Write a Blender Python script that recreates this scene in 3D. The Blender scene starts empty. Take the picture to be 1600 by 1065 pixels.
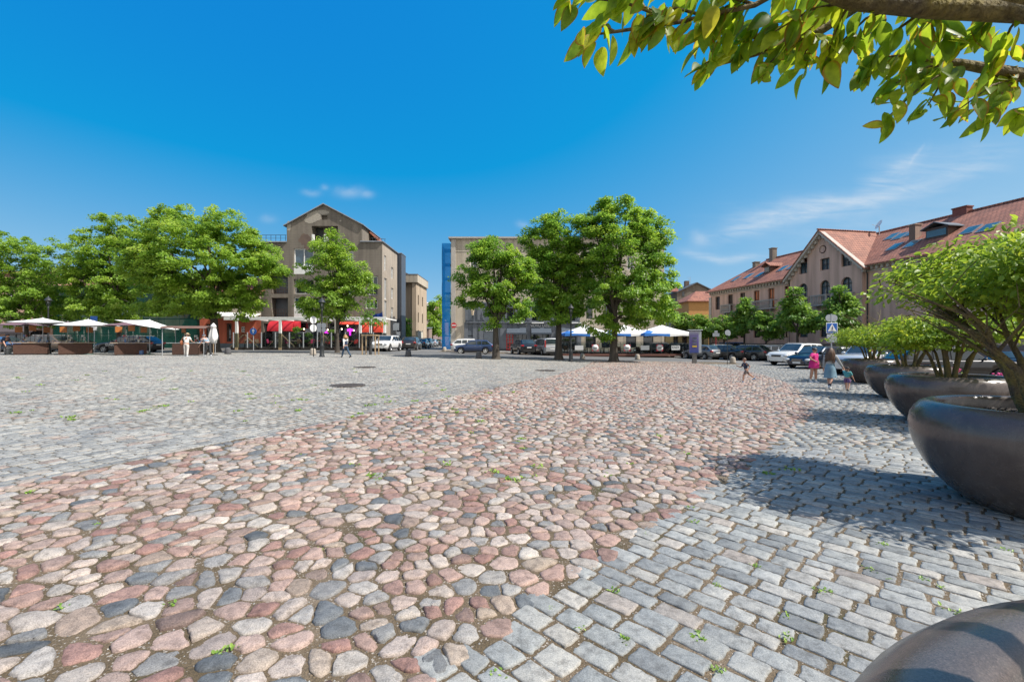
import bpy, math, random
import numpy as np
from mathutils import Vector, Matrix, noise as mnoise

random.seed(7)
rng = np.random.default_rng(7)
scene = bpy.context.scene
COL = scene.collection
R = math.radians
F = 711.0
CAMZ = 1.62


def G(x, y):
    """height of the gently sloping square"""
    return 0.45 * np.tanh(-x / 14.0) + 0.003 * np.minimum(y, 60.0)


def gz(x, y):
    return float(G(x, y))


def gp(px, py):
    """point of the ground seen at a photo pixel"""
    k = (px - 800) / F
    m = (py - 532.5) / F
    lo, hi = 0.5, 400.0
    for _ in range(60):
        y = (lo + hi) / 2
        if CAMZ - m * y > G(k * y, y):
            lo = y
        else:
            hi = y
    return Vector((k * lo, lo, gz(k * lo, lo)))


def at(px, Y):
    """ground point under a photo column at a depth"""
    x = (px - 800) / F * Y
    return Vector((x, Y, gz(x, Y)))


def pz(py, Y):
    return CAMZ + (532.5 - py) / F * Y


# ------------------------------------------------------------------ nodes
def new_mat(name):
    m = bpy.data.materials.new(name)
    m.use_nodes = True
    nt = m.node_tree
    for n in list(nt.nodes):
        nt.nodes.remove(n)
    out = nt.nodes.new('ShaderNodeOutputMaterial')
    b = nt.nodes.new('ShaderNodeBsdfPrincipled')
    nt.links.new(b.outputs[0], out.inputs[0])
    return m, nt, b, out


def nd(nt, typ, **kw):
    n = nt.nodes.new(typ)
    for k, v in kw.items():
        if k.startswith('i_'):
            key = k[2:]
            key = int(key) if key.isdigit() else key
            n.inputs[key].default_value = v
        else:
            setattr(n, k, v)
    return n


def rgba(c):
    return (c[0], c[1], c[2], 1.0)


def ramp(nt, stops, interp='LINEAR'):
    r = nt.nodes.new('ShaderNodeValToRGB')
    r.color_ramp.interpolation = interp
    el = r.color_ramp.elements
    while len(el) > 1:
        el.remove(el[-1])
    el[0].position = stops[0][0]
    el[0].color = rgba(stops[0][1])
    for p, c in stops[1:]:
        e = el.new(p)
        e.color = rgba(c)
    return r


def mixc(nt, fac, a, b, blend='MIX'):
    m = nt.nodes.new('ShaderNodeMix')
    m.data_type = 'RGBA'
    m.blend_type = blend
    for idx, v in ((0, fac), (6, a), (7, b)):
        if hasattr(v, 'is_linked') or isinstance(v, bpy.types.NodeSocket):
            nt.links.new(v, m.inputs[idx])
        elif idx == 0:
            m.inputs[0].default_value = v
        else:
            m.inputs[idx].default_value = rgba(v)
    return m.outputs[2]


_mats = {}


def pm(name, c1, c2=None, scale=3.0, rough=0.7, metal=0.0, bump=0.0, bscale=30.0, spec=0.5,
       streak=False, fine=0.0, coat=0.0):
    """procedural surface: base colour broken up by two scales of noise, optional fine bump"""
    if name in _mats:
        return _mats[name]
    m, nt, b, out = new_mat(name)
    tc = nd(nt, 'ShaderNodeTexCoord')
    if c2 is None:
        c2 = tuple(v * 0.82 for v in c1)
    n1 = nd(nt, 'ShaderNodeTexNoise', i_Scale=scale, i_Detail=6.0, i_Roughness=0.6)
    if streak:
        mp = nd(nt, 'ShaderNodeMapping')
        mp.inputs['Scale'].default_value = (1.0, 1.0, 0.15)
        nt.links.new(tc.outputs['Object'], mp.inputs[0])
        nt.links.new(mp.outputs[0], n1.inputs['Vector'])
    else:
        nt.links.new(tc.outputs['Object'], n1.inputs['Vector'])
    r = ramp(nt, [(0.35, c1), (0.68, c2)])
    nt.links.new(n1.outputs[0], r.inputs[0])
    col = r.outputs[0]
    if fine:
        n2 = nd(nt, 'ShaderNodeTexNoise', i_Scale=bscale, i_Detail=4.0)
        nt.links.new(tc.outputs['Object'], n2.inputs['Vector'])
        r2 = ramp(nt, [(0.3, (1 - fine,) * 3), (0.7, (1 + fine * 0.4,) * 3)])
        nt.links.new(n2.outputs[0], r2.inputs[0])
        col = mixc(nt, 1.0, col, r2.outputs[0], 'MULTIPLY')
    nt.links.new(col, b.inputs['Base Color'])
    b.inputs['Roughness'].default_value = rough
    b.inputs['Metallic'].default_value = metal
    b.inputs['Specular IOR Level'].default_value = spec
    if coat:
        b.inputs['Coat Weight'].default_value = coat
        b.inputs['Coat Roughness'].default_value = 0.04
    if bump:
        n3 = nd(nt, 'ShaderNodeTexNoise', i_Scale=bscale, i_Detail=5.0)
        nt.links.new(tc.outputs['Object'], n3.inputs['Vector'])
        bp = nd(nt, 'ShaderNodeBump', i_Strength=bump, i_Distance=0.02)
        nt.links.new(n3.outputs[0], bp.inputs['Height'])
        nt.links.new(bp.outputs[0], b.inputs['Normal'])
    _mats[name] = m
    return m


def glass_mat(name, tint=(0.012, 0.016, 0.02), rough=0.03):
    if name in _mats:
        return _mats[name]
    m, nt, b, out = new_mat(name)
    tc = nd(nt, 'ShaderNodeTexCoord')
    n1 = nd(nt, 'ShaderNodeTexNoise', i_Scale=0.8, i_Detail=2.0)
    nt.links.new(tc.outputs['Object'], n1.inputs['Vector'])
    r = ramp(nt, [(0.35, tint), (0.7, tuple(v * 2.2 for v in tint))])
    nt.links.new(n1.outputs[0], r.inputs[0])
    nt.links.new(r.outputs[0], b.inputs['Base Color'])
    b.inputs['Roughness'].default_value = rough
    b.inputs['IOR'].default_value = 1.55
    b.inputs['Specular IOR Level'].default_value = 0.9
    bp = nd(nt, 'ShaderNodeBump', i_Strength=0.03, i_Distance=0.05)
    nt.links.new(n1.outputs[0], bp.inputs['Height'])
    nt.links.new(bp.outputs[0], b.inputs['Normal'])
    _mats[name] = m
    return m


# ------------------------------------------------------------------ mesh builder
class MB:
    def __init__(s):
        s.v = []
        s.f = []
        s.mi = []
        s.sm = []

    def add(s, verts, faces, mi=0, smooth=False):
        o = len(s.v)
        s.v.extend([tuple(p) for p in verts])
        for f in faces:
            s.f.append(tuple(i + o for i in f))
            s.mi.append(mi)
            s.sm.append(smooth)
        return s

    def box(s, c, d, rz=0.0, mi=0, bev=0.0, rx=0.0, ry=0.0):
        x, y, z = d[0] / 2, d[1] / 2, d[2] / 2
        rot = Matrix.Rotation(rz, 3, 'Z') @ Matrix.Rotation(ry, 3, 'Y') @ Matrix.Rotation(rx, 3, 'X')
        C = Vector(c)
        if bev > 0 and min(x, y, z) > bev:
            b = bev
            vs = []
            for sx in (-1, 1):
                for sy in (-1, 1):
                    for sz in (-1, 1):
                        vs += [(sx * (x - b), sy * (y - b), sz * z), (sx * (x - b), sy * y, sz * (z - b)), (sx * x, sy * (y - b), sz * (z - b))]

            def I(sx, sy, sz, k):
                return (((sx > 0) * 4 + (sy > 0) * 2 + (sz > 0)) * 3 + k)
            fs = []
            for g in (-1, 1):
                fs.append([I(-1, -1, g, 0), I(1, -1, g, 0), I(1, 1, g, 0), I(-1, 1, g, 0)])
                fs.append([I(-1, g, -1, 1), I(1, g, -1, 1), I(1, g, 1, 1), I(-1, g, 1, 1)])
                fs.append([I(g, -1, -1, 2), I(g, 1, -1, 2), I(g, 1, 1, 2), I(g, -1, 1, 2)])
                for h in (-1, 1):
                    fs.append([I(-1, g, h, 0), I(1, g, h, 0), I(1, g, h, 1), I(-1, g, h, 1)])
                    fs.append([I(g, -1, h, 0), I(g, 1, h, 0), I(g, 1, h, 2), I(g, -1, h, 2)])
                    fs.append([I(g, h, -1, 1), I(g, h, 1, 1), I(g, h, 1, 2), I(g, h, -1, 2)])
            for sx in (-1, 1):
                for sy in (-1, 1):
                    for sz in (-1, 1):
                        fs.append([I(sx, sy, sz, 0), I(sx, sy, sz, 1), I(sx, sy, sz, 2)])
            # orient outward
            out = []
            for f in fs:
                p = [Vector(vs[i]) for i in f]
                n = (p[1] - p[0]).cross(p[2] - p[0])
                cen = sum(p, Vector()) / len(p)
                out.append(f if n.dot(cen) > 0 else f[::-1])
            fs = out
        else:
            vs = [(-x, -y, -z), (x, -y, -z), (x, y, -z), (-x, y, -z), (-x, -y, z), (x, -y, z), (x, y, z), (-x, y, z)]
            fs = [(0, 3, 2, 1), (4, 5, 6, 7), (0, 1, 5, 4), (1, 2, 6, 5), (2, 3, 7, 6), (3, 0, 4, 7)]
        return s.add([C + rot @ Vector(v) for v in vs], fs, mi)

    def beam(s, a, b, w, h=None, mi=0):
        """square bar between two points"""
        a, b = Vector(a), Vector(b)
        h = h or w
        d = (b - a)
        L = d.length
        d.normalize()
        up = Vector((0, 0, 1)) if abs(d.z) < 0.95 else Vector((0, 1, 0))
        r = d.cross(up).normalized()
        u = r.cross(d)
        vs = []
        for p in (a, b):
            for sr, su in ((-1, -1), (1, -1), (1, 1), (-1, 1)):
                vs.append(p + r * sr * w / 2 + u * su * h / 2)
        return s.add(vs, [(0, 3, 2, 1)[::-1], (4, 5, 6, 7)[::-1], (0, 1, 5, 4)[::-1], (1, 2, 6, 5)[::-1], (2, 3, 7, 6)[::-1], (3, 0, 4, 7)[::-1]], mi)

    def tube(s, pts, rad, n=8, mi=0, cap=True, smooth=True):
        pts = [Vector(p) for p in pts]
        if not hasattr(rad, '__len__'):
            rad = [rad] * len(pts)
        o = len(s.v)
        vs = []
        ref = None
        for i, p in enumerate(pts):
            t = (pts[min(i + 1, len(pts) - 1)] - pts[max(i - 1, 0)])
            if t.length < 1e-9:
                t = Vector((0, 0, 1))
            t.normalize()
            if ref is None:
                ref = Vector((1, 0, 0)) if abs(t.x) < 0.9 else Vector((0, 1, 0))
            a = (ref - t * ref.dot(t)).normalized()
            ref = a
            b = t.cross(a)
            for k in range(n):
                an = 2 * math.pi * k / n
                vs.append(p + (a * math.cos(an) + b * math.sin(an)) * rad[i])
        fs = []
        for i in range(len(pts) - 1):
            for k in range(n):
                k2 = (k + 1) % n
                fs.append((i * n + k, i * n + k2, (i + 1) * n + k2, (i + 1) * n + k))
        s.add(vs, fs, mi, smooth)
        if cap:
            L = len(pts) - 1
            s.add([vs[k] for k in range(n)][::-1], [tuple(range(n))], mi)
            s.add([vs[L * n + k] for k in range(n)], [tuple(range(n))], mi)
        return s

    def lathe(s, prof, n=24, c=(0, 0, 0), mi=0, smooth=True, axis='Z', a0=0.0, a1=2 * math.pi):
        full = abs(a1 - a0 - 2 * math.pi) < 1e-6
        m = n if full else n + 1
        vs = []
        for r, z in prof:
            for k in range(m):
                a = a0 + (a1 - a0) * k / n
                p = (r * math.cos(a), r * math.sin(a), z)
                if axis == 'Y':
                    p = (p[0], p[2], -p[1])
                elif axis == 'X':
                    p = (p[2], p[0], p[1])
                vs.append((p[0] + c[0], p[1] + c[1], p[2] + c[2]))
        fs = []
        for i in range(len(prof) - 1):
            for k in range(n):
                k2 = (k + 1) % m
                fs.append((i * m + k, i * m + k2, (i + 1) * m + k2, (i + 1) * m + k))
        return s.add(vs, fs, mi, smooth)

    def prism(s, poly, y0, y1, mi=0, axis='Y'):
        """polygon in x,z extruded along y (axis Y) or in x,y extruded along z (axis Z)"""
        n = len(poly)
        if axis == 'Y':
            vs = [(p[0], y0, p[1]) for p in poly] + [(p[0], y1, p[1]) for p in poly]
        elif axis == 'X':
            vs = [(y0, p[0], p[1]) for p in poly] + [(y1, p[0], p[1]) for p in poly]
        else:
            vs = [(p[0], p[1], y0) for p in poly] + [(p[0], p[1], y1) for p in poly]
        fs = [tuple(range(n))[::-1], tuple(range(n, 2 * n))]
        for i in range(n):
            j = (i + 1) % n
            fs.append((i, j, n + j, n + i))
        ar = sum(poly[i][0] * poly[(i + 1) % n][1] - poly[(i + 1) % n][0] * poly[i][1] for i in range(n))
        flip = (ar < 0) != (axis == 'Y')
        if (y1 < y0):
            flip = not flip
        if flip:
            fs = [f[::-1] for f in fs]
        return s.add(vs, fs, mi)

    def ell(s, c, r, nu=14, nv=9, mi=0, rot=None):
        vs = []
        fs = []
        C = Vector(c)
        for i in range(nv + 1):
            t = math.pi * i / nv
            for k in range(nu):
                a = 2 * math.pi * k / nu
                p = Vector((r[0] * math.sin(t) * math.cos(a), r[1] * math.sin(t) * math.sin(a), r[2] * math.cos(t)))
                if rot:
                    p = rot @ p
                vs.append(C + p)
        for i in range(nv):
            for k in range(nu):
                k2 = (k + 1) % nu
                fs.append((i * nu + k, (i + 1) * nu + k, (i + 1) * nu + k2, i * nu + k2))
        return s.add(vs, fs, mi, True)

    def mesh(s, name, mats):
        me = bpy.data.meshes.new(name)
        me.from_pydata(s.v, [], s.f)
        if not isinstance(mats, (list, tuple)):
            mats = [mats]
        for m in mats:
            me.materials.append(m)
        if any(s.mi):
            me.polygons.foreach_set('material_index', s.mi)
        if any(s.sm):
            me.polygons.foreach_set('use_smooth', s.sm)
        me.update()
        return me

    def build(s, name, mats, parent=None, loc=(0, 0, 0), rz=0.0):
        o = bpy.data.objects.new(name, s.mesh(name, mats))
        COL.objects.link(o)
        o.location = loc
        o.rotation_euler = (0, 0, rz)
        if parent:
            o.parent = parent
        return o


def tag(o, label=None, cat=None, group=None, kind=None):
    if label:
        o['label'] = label
    if cat:
        o['category'] = cat
    if group:
        o['group'] = group
    if kind:
        o['kind'] = kind
    return o


def thing(name, label, cat, loc=(0, 0, 0), rz=0.0, group=None):
    o = bpy.data.objects.new(name, None)
    o.empty_display_size = 0.2
    COL.objects.link(o)
    o.location = loc
    o.rotation_euler = (0, 0, rz)
    return tag(o, label, cat, group)


def kids(o):
    return [c for c in bpy.data.objects if c.parent == o]


_kid_cache = {}


def dup(root, loc, rz=0.0, label=None, group=None, scale=None, swap=None):
    """copy of a thing with copies of its parts and sub-parts; swap = {old material: new material}"""
    def cp(o, par):
        c = o.copy()
        COL.objects.link(c)
        if par:
            c.parent = par
        if swap and c.type == 'MESH':
            key = (o.data.name, tuple(sorted((a.name, b.name) for a, b in swap.items())))
            if any(m in swap for m in o.data.materials):
                if key not in _kid_cache:
                    d = o.data.copy()
                    for i, m in enumerate(d.materials):
                        if m in swap:
                            d.materials[i] = swap[m]
                    _kid_cache[key] = d
                c.data = _kid_cache[key]
        for ch in list(o.children):
            cp(ch, c)
        return c
    r = cp(root, None)
    r.location = loc
    r.rotation_euler = (0, 0, rz)
    if scale:
        r.scale = scale if hasattr(scale, '__len__') else (scale,) * 3
    if label:
        r['label'] = label
    if group:
        r['group'] = group
    return r


def np_mesh(name, V, faces_flat, sizes, mats, attrs=None, smooth=True):
    """fast mesh from arrays; attrs = {name: per-vertex float array}"""
    me = bpy.data.meshes.new(name)
    V = np.asarray(V, dtype=np.float32)
    sizes = np.asarray(sizes, dtype=np.int32)
    ff = np.asarray(faces_flat, dtype=np.int32)
    me.vertices.add(len(V))
    me.vertices.foreach_set('co', V.ravel())
    me.loops.add(len(ff))
    me.loops.foreach_set('vertex_index', ff)
    me.polygons.add(len(sizes))
    st = np.concatenate(([0], np.cumsum(sizes)[:-1])).astype(np.int32)
    me.polygons.foreach_set('loop_start', st)
    me.polygons.foreach_set('use_smooth', np.full(len(sizes), smooth))
    for m in (mats if isinstance(mats, (list, tuple)) else [mats]):
        me.materials.append(m)
    me.update(calc_edges=True)
    for k, a in (attrs or {}).items():
        at_ = me.attributes.new(k, 'FLOAT', 'POINT')
        at_.data.foreach_set('value', np.asarray(a, dtype=np.float32))
    return me


def link(name, me, parent=None, loc=(0, 0, 0), rz=0.0):
    o = bpy.data.objects.new(name, me)
    COL.objects.link(o)
    o.location = loc
    o.rotation_euler = (0, 0, rz)
    if parent:
        o.parent = parent
    return o


# ------------------------------------------------------------------ camera, light, sky
cam_d = bpy.data.cameras.new('camera')
cam = bpy.data.objects.new('camera', cam_d)
COL.objects.link(cam)
cam.location = (0, 0, CAMZ)
cam.rotation_euler = (R(90), 0, 0)
cam_d.sensor_width = 36.0
cam_d.lens = 36.0 * F / 1600.0
cam_d.clip_start = 0.05
cam_d.clip_end = 3000.0
scene.camera = cam
scene.render.resolution_x, scene.render.resolution_y = 1024, 681

SUN_EL = R(51)
SUN_AZ = R(106)      # clockwise from +Y: from the right, a little behind the camera
sd = Vector((math.sin(SUN_AZ) * math.cos(SUN_EL), math.cos(SUN_AZ) * math.cos(SUN_EL), math.sin(SUN_EL)))
sun_d = bpy.data.lights.new('sun', 'SUN')
sun_d.energy = 4.1
sun_d.angle = R(0.53)
sun_d.color = (1.0, 0.95, 0.87)
sun = bpy.data.objects.new('sun', sun_d)
COL.objects.link(sun)
sun.location = (30, -20, 60)
sun.rotation_euler = (-sd).to_track_quat('-Z', 'Y').to_euler()

w = bpy.data.worlds.new('World')
scene.world = w
w.use_nodes = True
nt = w.node_tree
for n in list(nt.nodes):
    nt.nodes.remove(n)
wo = nd(nt, 'ShaderNodeOutputWorld')
bg = nd(nt, 'ShaderNodeBackground', i_Strength=0.13)
nt.links.new(bg.outputs[0], wo.inputs[0])
sky = nd(nt, 'ShaderNodeTexSky', sky_type='NISHITA', sun_disc=False)
sky.sun_elevation = SUN_EL
sky.sun_rotation = SUN_AZ
sky.altitude = 0.0
sky.air_density = 1.0
sky.dust_density = 0.35
sky.ozone_density = 1.6
# look a little above the true horizon band, as in clear dry air; deeper and slightly greener blue
tcs = nd(nt, 'ShaderNodeTexCoord')
vup = nd(nt, 'ShaderNodeVectorMath', operation='ADD')
vup.inputs[1].default_value = (0, 0, 0.16)
vno = nd(nt, 'ShaderNodeVectorMath', operation='NORMALIZE')
nt.links.new(tcs.outputs['Generated'], vup.inputs[0])
nt.links.new(vup.outputs[0], vno.inputs[0])
nt.links.new(vno.outputs[0], sky.inputs[0])
hs = nd(nt, 'ShaderNodeCombineColor')
sep = nd(nt, 'ShaderNodeSeparateColor')
nt.links.new(sky.outputs[0], sep.inputs[0])


def M(op, a, b=None, c=None):
    n = nt.nodes.new('ShaderNodeMath')
    n.operation = op
    for i, v in enumerate((a, b, c)):
        if v is None:
            continue
        if isinstance(v, (int, float)):
            n.inputs[i].default_value = v
        else:
            nt.links.new(v, n.inputs[i])
    return n.outputs[0]


# deep azure of dry summer air: little red high up, paler towards the horizon and the sun
nt.links.new(M('MAXIMUM', M('MULTIPLY_ADD', sep.outputs[0], 1.5, -1.68), 0.03), hs.inputs[0])
nt.links.new(M('MULTIPLY', sep.outputs[1], 0.81), hs.inputs[1])
nt.links.new(M('MULTIPLY_ADD', sep.outputs[2], 0.22, 2.66), hs.inputs[2])

# high thin cloud: streaks and wisps laid out by compass bearing and height above the horizon
tcw = nd(nt, 'ShaderNodeTexCoord')
sx = nd(nt, 'ShaderNodeSeparateXYZ')
nt.links.new(tcw.outputs['Generated'], sx.inputs[0])
yy = M('MAXIMUM', sx.outputs[1], 0.05)
U = M('DIVIDE', sx.outputs[0], yy)
V = M('DIVIDE', sx.outputs[2], yy)
cmb = nd(nt, 'ShaderNodeCombineXYZ')
nt.links.new(U, cmb.inputs[0])
nt.links.new(V, cmb.inputs[1])
mpw = nd(nt, 'ShaderNodeMapping')
mpw.inputs['Rotation'].default_value = (0, 0, R(-14))
mpw.inputs['Scale'].default_value = (3.5, 22.0, 1.0)
nt.links.new(cmb.outputs[0], mpw.inputs[0])
nz = nd(nt, 'ShaderNodeTexNoise', i_Scale=1.6, i_Detail=9.0, i_Roughness=0.62, i_Distortion=0.5)
nt.links.new(mpw.outputs[0], nz.inputs['Vector'])
wn = nd(nt, 'ShaderNodeTexNoise', i_Scale=9.0, i_Detail=6.0)
nt.links.new(cmb.outputs[0], wn.inputs['Vector'])
wob = M('MULTIPLY', M('SUBTRACT', wn.outputs[0], 0.5), 0.035)


def streak(p0, p1, wd, gain, bow=0.0):
    u0, v0 = (p0[0] - 800) / F, (532.5 - p0[1]) / F
    u1, v1 = (p1[0] - 800) / F, (532.5 - p1[1]) / F
    sl = (v1 - v0) / (u1 - u0)
    t = M('DIVIDE', M('SUBTRACT', U, u0), u1 - u0)
    par = M('MULTIPLY', M('MULTIPLY', t, M('SUBTRACT', 1.0, t)), bow)
    d = M('SUBTRACT', M('ADD', V, wob), M('ADD', M('ADD', M('MULTIPLY', M('SUBTRACT', U, u0), sl), v0), par))
    g = M('EXPONENT', M('MULTIPLY', M('POWER', M('DIVIDE', M('ABSOLUTE', d), wd), 2.0), -1.0))
    end = M('MULTIPLY', M('SMOOTH_MIN', M('MAXIMUM', M('MULTIPLY', t, 4.0), 0.0), 1.0, 0.2), M('SMOOTH_MIN', M('MAXIMUM', M('MULTIPLY', M('SUBTRACT', 1.0, t), 3.0), 0.0), 1.0, 0.2))
    return M('MULTIPLY', M('MULTIPLY', g, end), gain)


tot = streak((1060, 392), (1480, 285), 0.016, 0.55, 0.05)
for a in (((1120, 345), (1340, 305), 0.018, 0.38, 0.0), ((1050, 388), (1215, 400), 0.010, 0.5, -0.06),
          ((1300, 330), (1600, 240), 0.03, 0.26, 0.0), ((1330, 300), (1460, 225), 0.016, 0.33, -0.05),
          ((1330, 280), (1620, 235), 0.035, 0.3, 0.02), ((1050, 360), (1640, 330), 0.05, 0.18, 0.0),
          ((1418, 258), (1447, 222), 0.006, 0.28, 0.0)):
    tot = M('ADD', tot, streak(*a))


def puff(px, py, rx, ry, gain):
    u0, v0 = (px - 800) / F, (532.5 - py) / F
    du = M('DIVIDE', M('SUBTRACT', M('ADD', U, wob), u0), rx / F)
    dv = M('DIVIDE', M('SUBTRACT', M('SUBTRACT', V, wob), v0), ry / F)
    q = M('ADD', M('POWER', M('ABSOLUTE', du), 2.0), M('POWER', M('ABSOLUTE', dv), 2.0))
    return M('MULTIPLY', M('EXPONENT', M('MULTIPLY', q, -1.0)), gain)


pf = puff(545, 300, 20, 8, 0.55)
for a in ((488, 302, 12, 5, 0.35), (575, 305, 10, 5, 0.3), (418, 341, 12, 6, 0.35), (507, 293, 6, 4, 0.3), (816, 350, 8, 5, 0.45), (1095, 372, 12, 10, 0.4)):
    pf = M('ADD', pf, puff(*a))
nrm = M('MULTIPLY', M('MAXIMUM', M('SUBTRACT', nz.outputs[0], 0.28), 0.0), 2.3)
pn = M('MULTIPLY', M('MAXIMUM', M('SUBTRACT', wn.outputs[0], 0.3), 0.0), 3.0)
cloud = M('MINIMUM', M('ADD', M('MULTIPLY', tot, nrm), M('MULTIPLY', pf, pn)), 0.85)
cm = nd(nt, 'ShaderNodeMix', data_type='RGBA')
nt.links.new(cloud, cm.inputs[0])
nt.links.new(hs.outputs[0], cm.inputs[6])
cm.inputs[7].default_value = (3.6, 3.9, 4.2, 1)
# white glow added to the unseen sky behind the viewer to brighten shaded fronts
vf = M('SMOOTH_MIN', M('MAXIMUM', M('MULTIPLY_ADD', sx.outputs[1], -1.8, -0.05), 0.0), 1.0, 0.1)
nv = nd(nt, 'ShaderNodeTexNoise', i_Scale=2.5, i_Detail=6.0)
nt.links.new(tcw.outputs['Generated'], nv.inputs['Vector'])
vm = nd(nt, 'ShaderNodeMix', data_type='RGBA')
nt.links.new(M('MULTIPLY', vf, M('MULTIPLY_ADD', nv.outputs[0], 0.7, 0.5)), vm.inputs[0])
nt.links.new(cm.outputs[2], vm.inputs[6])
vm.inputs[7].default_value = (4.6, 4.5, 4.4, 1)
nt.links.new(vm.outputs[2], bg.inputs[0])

vs_ = scene.view_settings
vs_.view_transform = 'Standard'
vs_.look = 'None'
vs_.exposure = 0.7
vs_.gamma = 1.0
scene.cycles.max_bounces = 8
scene.cycles.diffuse_bounces = 4
scene.cycles.transparent_max_bounces = 8
# ------------------------------------------------------------------ ground sheet, paving stones, road
m, nt, b, out = new_mat('joint_sand')
tc = nd(nt, 'ShaderNodeTexCoord')
n1 = nd(nt, 'ShaderNodeTexNoise', i_Scale=1.3, i_Detail=8.0, i_Roughness=0.65)
n2 = nd(nt, 'ShaderNodeTexNoise', i_Scale=160.0, i_Detail=3.0)
vo = nd(nt, 'ShaderNodeTexVoronoi', i_Scale=110.0)
for q in (n1, n2, vo):
    nt.links.new(tc.outputs['Object'], q.inputs['Vector'])
r1 = ramp(nt, [(0.30, (0.065, 0.066, 0.022)), (0.42, (0.095, 0.070, 0.038)), (0.55, (0.145, 0.108, 0.068)), (0.66, (0.20, 0.158, 0.115)), (0.78, (0.08, 0.060, 0.035))])
nt.links.new(n1.outputs[0], r1.inputs[0])
r2 = ramp(nt, [(0.3, (0.45, 0.45, 0.45)), (0.75, (1.4, 1.36, 1.3))])
nt.links.new(n2.outputs[0], r2.inputs[0])
col = mixc(nt, 1.0, r1.outputs[0], r2.outputs[0], 'MULTIPLY')
r3 = ramp(nt, [(0.0, (0, 0, 0)), (0.80, (0, 0, 0)), (0.86, (1, 1, 1))])
nt.links.new(vo.outputs['Color'], r3.inputs[0])
col = mixc(nt, r3.outputs[0], col, (0.33, 0.29, 0.25))
nt.links.new(col, b.inputs['Base Color'])
b.inputs['Roughness'].default_value = 0.95
bp = nd(nt, 'ShaderNodeBump', i_Strength=0.8, i_Distance=0.006)
nt.links.new(vo.outputs[0], bp.inputs['Height'])
nt.links.new(bp.outputs[0], b.inputs['Normal'])
JOINT = m


def stone_mat(name, stops, speck=0.35, rough=0.72, bumpd=0.004):
    m, nt, b, out = new_mat(name)
    tc = nd(nt, 'ShaderNodeTexCoord')
    at_ = nd(nt, 'ShaderNodeAttribute', attribute_name='rnd')
    a2 = nd(nt, 'ShaderNodeAttribute', attribute_name='tone')
    rc = ramp(nt, stops, 'LINEAR')
    nt.links.new(at_.outputs['Fac'], rc.inputs[0])
    # every stone shifts the noise so that no two carry the same grain
    ad = nd(nt, 'ShaderNodeVectorMath', operation='ADD')
    cb = nd(nt, 'ShaderNodeCombineXYZ')
    mu = nd(nt, 'ShaderNodeMath', operation='MULTIPLY', i_1=37.0)
    nt.links.new(at_.outputs['Fac'], mu.inputs[0])
    nt.links.new(mu.outputs[0], cb.inputs[2])
    nt.links.new(tc.outputs['Object'], ad.inputs[0])
    nt.links.new(cb.outputs[0], ad.inputs[1])
    f1 = nd(nt, 'ShaderNodeTexNoise', i_Scale=150.0, i_Detail=5.0, i_Roughness=0.85)
    f2 = nd(nt, 'ShaderNodeTexNoise', i_Scale=17.0, i_Detail=5.0, i_Roughness=0.6)
    f3 = nd(nt, 'ShaderNodeTexNoise', i_Scale=0.55, i_Detail=4.0)
    for q in (f1, f2):
        nt.links.new(ad.outputs[0], q.inputs['Vector'])
    nt.links.new(tc.outputs['Object'], f3.inputs['Vector'])
    s1 = ramp(nt, [(0.36, (1 - speck * 1.5,) * 3), (0.5, (1, 1, 1)), (0.64, (1 + speck * 1.3,) * 3)])
    nt.links.new(f1.outputs[0], s1.inputs[0])
    s2 = ramp(nt, [(0.32, (0.64, 0.63, 0.62)), (0.5, (1.0, 1.0, 1.0)), (0.68, (1.2, 1.18, 1.15))])
    nt.links.new(f2.outputs[0], s2.inputs[0])
    s3 = ramp(nt, [(0.3, (0.86, 0.86, 0.88)), (0.7, (1.1, 1.09, 1.06))])
    nt.links.new(f3.outputs[0], s3.inputs[0])
    c = mixc(nt, 1.0, rc.outputs[0], s1.outputs[0], 'MULTIPLY')
    c = mixc(nt, 1.0, c, s2.outputs[0], 'MULTIPLY')
    c = mixc(nt, 1.0, c, s3.outputs[0], 'MULTIPLY')
    mm = nd(nt, 'ShaderNodeMix', data_type='RGBA', blend_type='MULTIPLY')
    mm.inputs[0].default_value = 1.0
    nt.links.new(c, mm.inputs[6])
    nt.links.new(a2.outputs['Fac'], mm.inputs[7])
    nt.links.new(mm.outputs[2], b.inputs['Base Color'])
    b.inputs['Roughness'].default_value = rough
    b.inputs['Specular IOR Level'].default_value = 0.35
    b1 = nd(nt, 'ShaderNodeBump', i_Strength=0.35, i_Distance=bumpd)
    nt.links.new(f1.outputs[0], b1.inputs['Height'])
    b2 = nd(nt, 'ShaderNodeBump', i_Strength=0.6, i_Distance=bumpd * 3)
    nt.links.new(f2.outputs[0], b2.inputs['Height'])
    nt.links.new(b1.outputs[0], b2.inputs['Normal'])
    nt.links.new(b2.outputs[0], b.inputs['Normal'])
    return m


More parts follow.
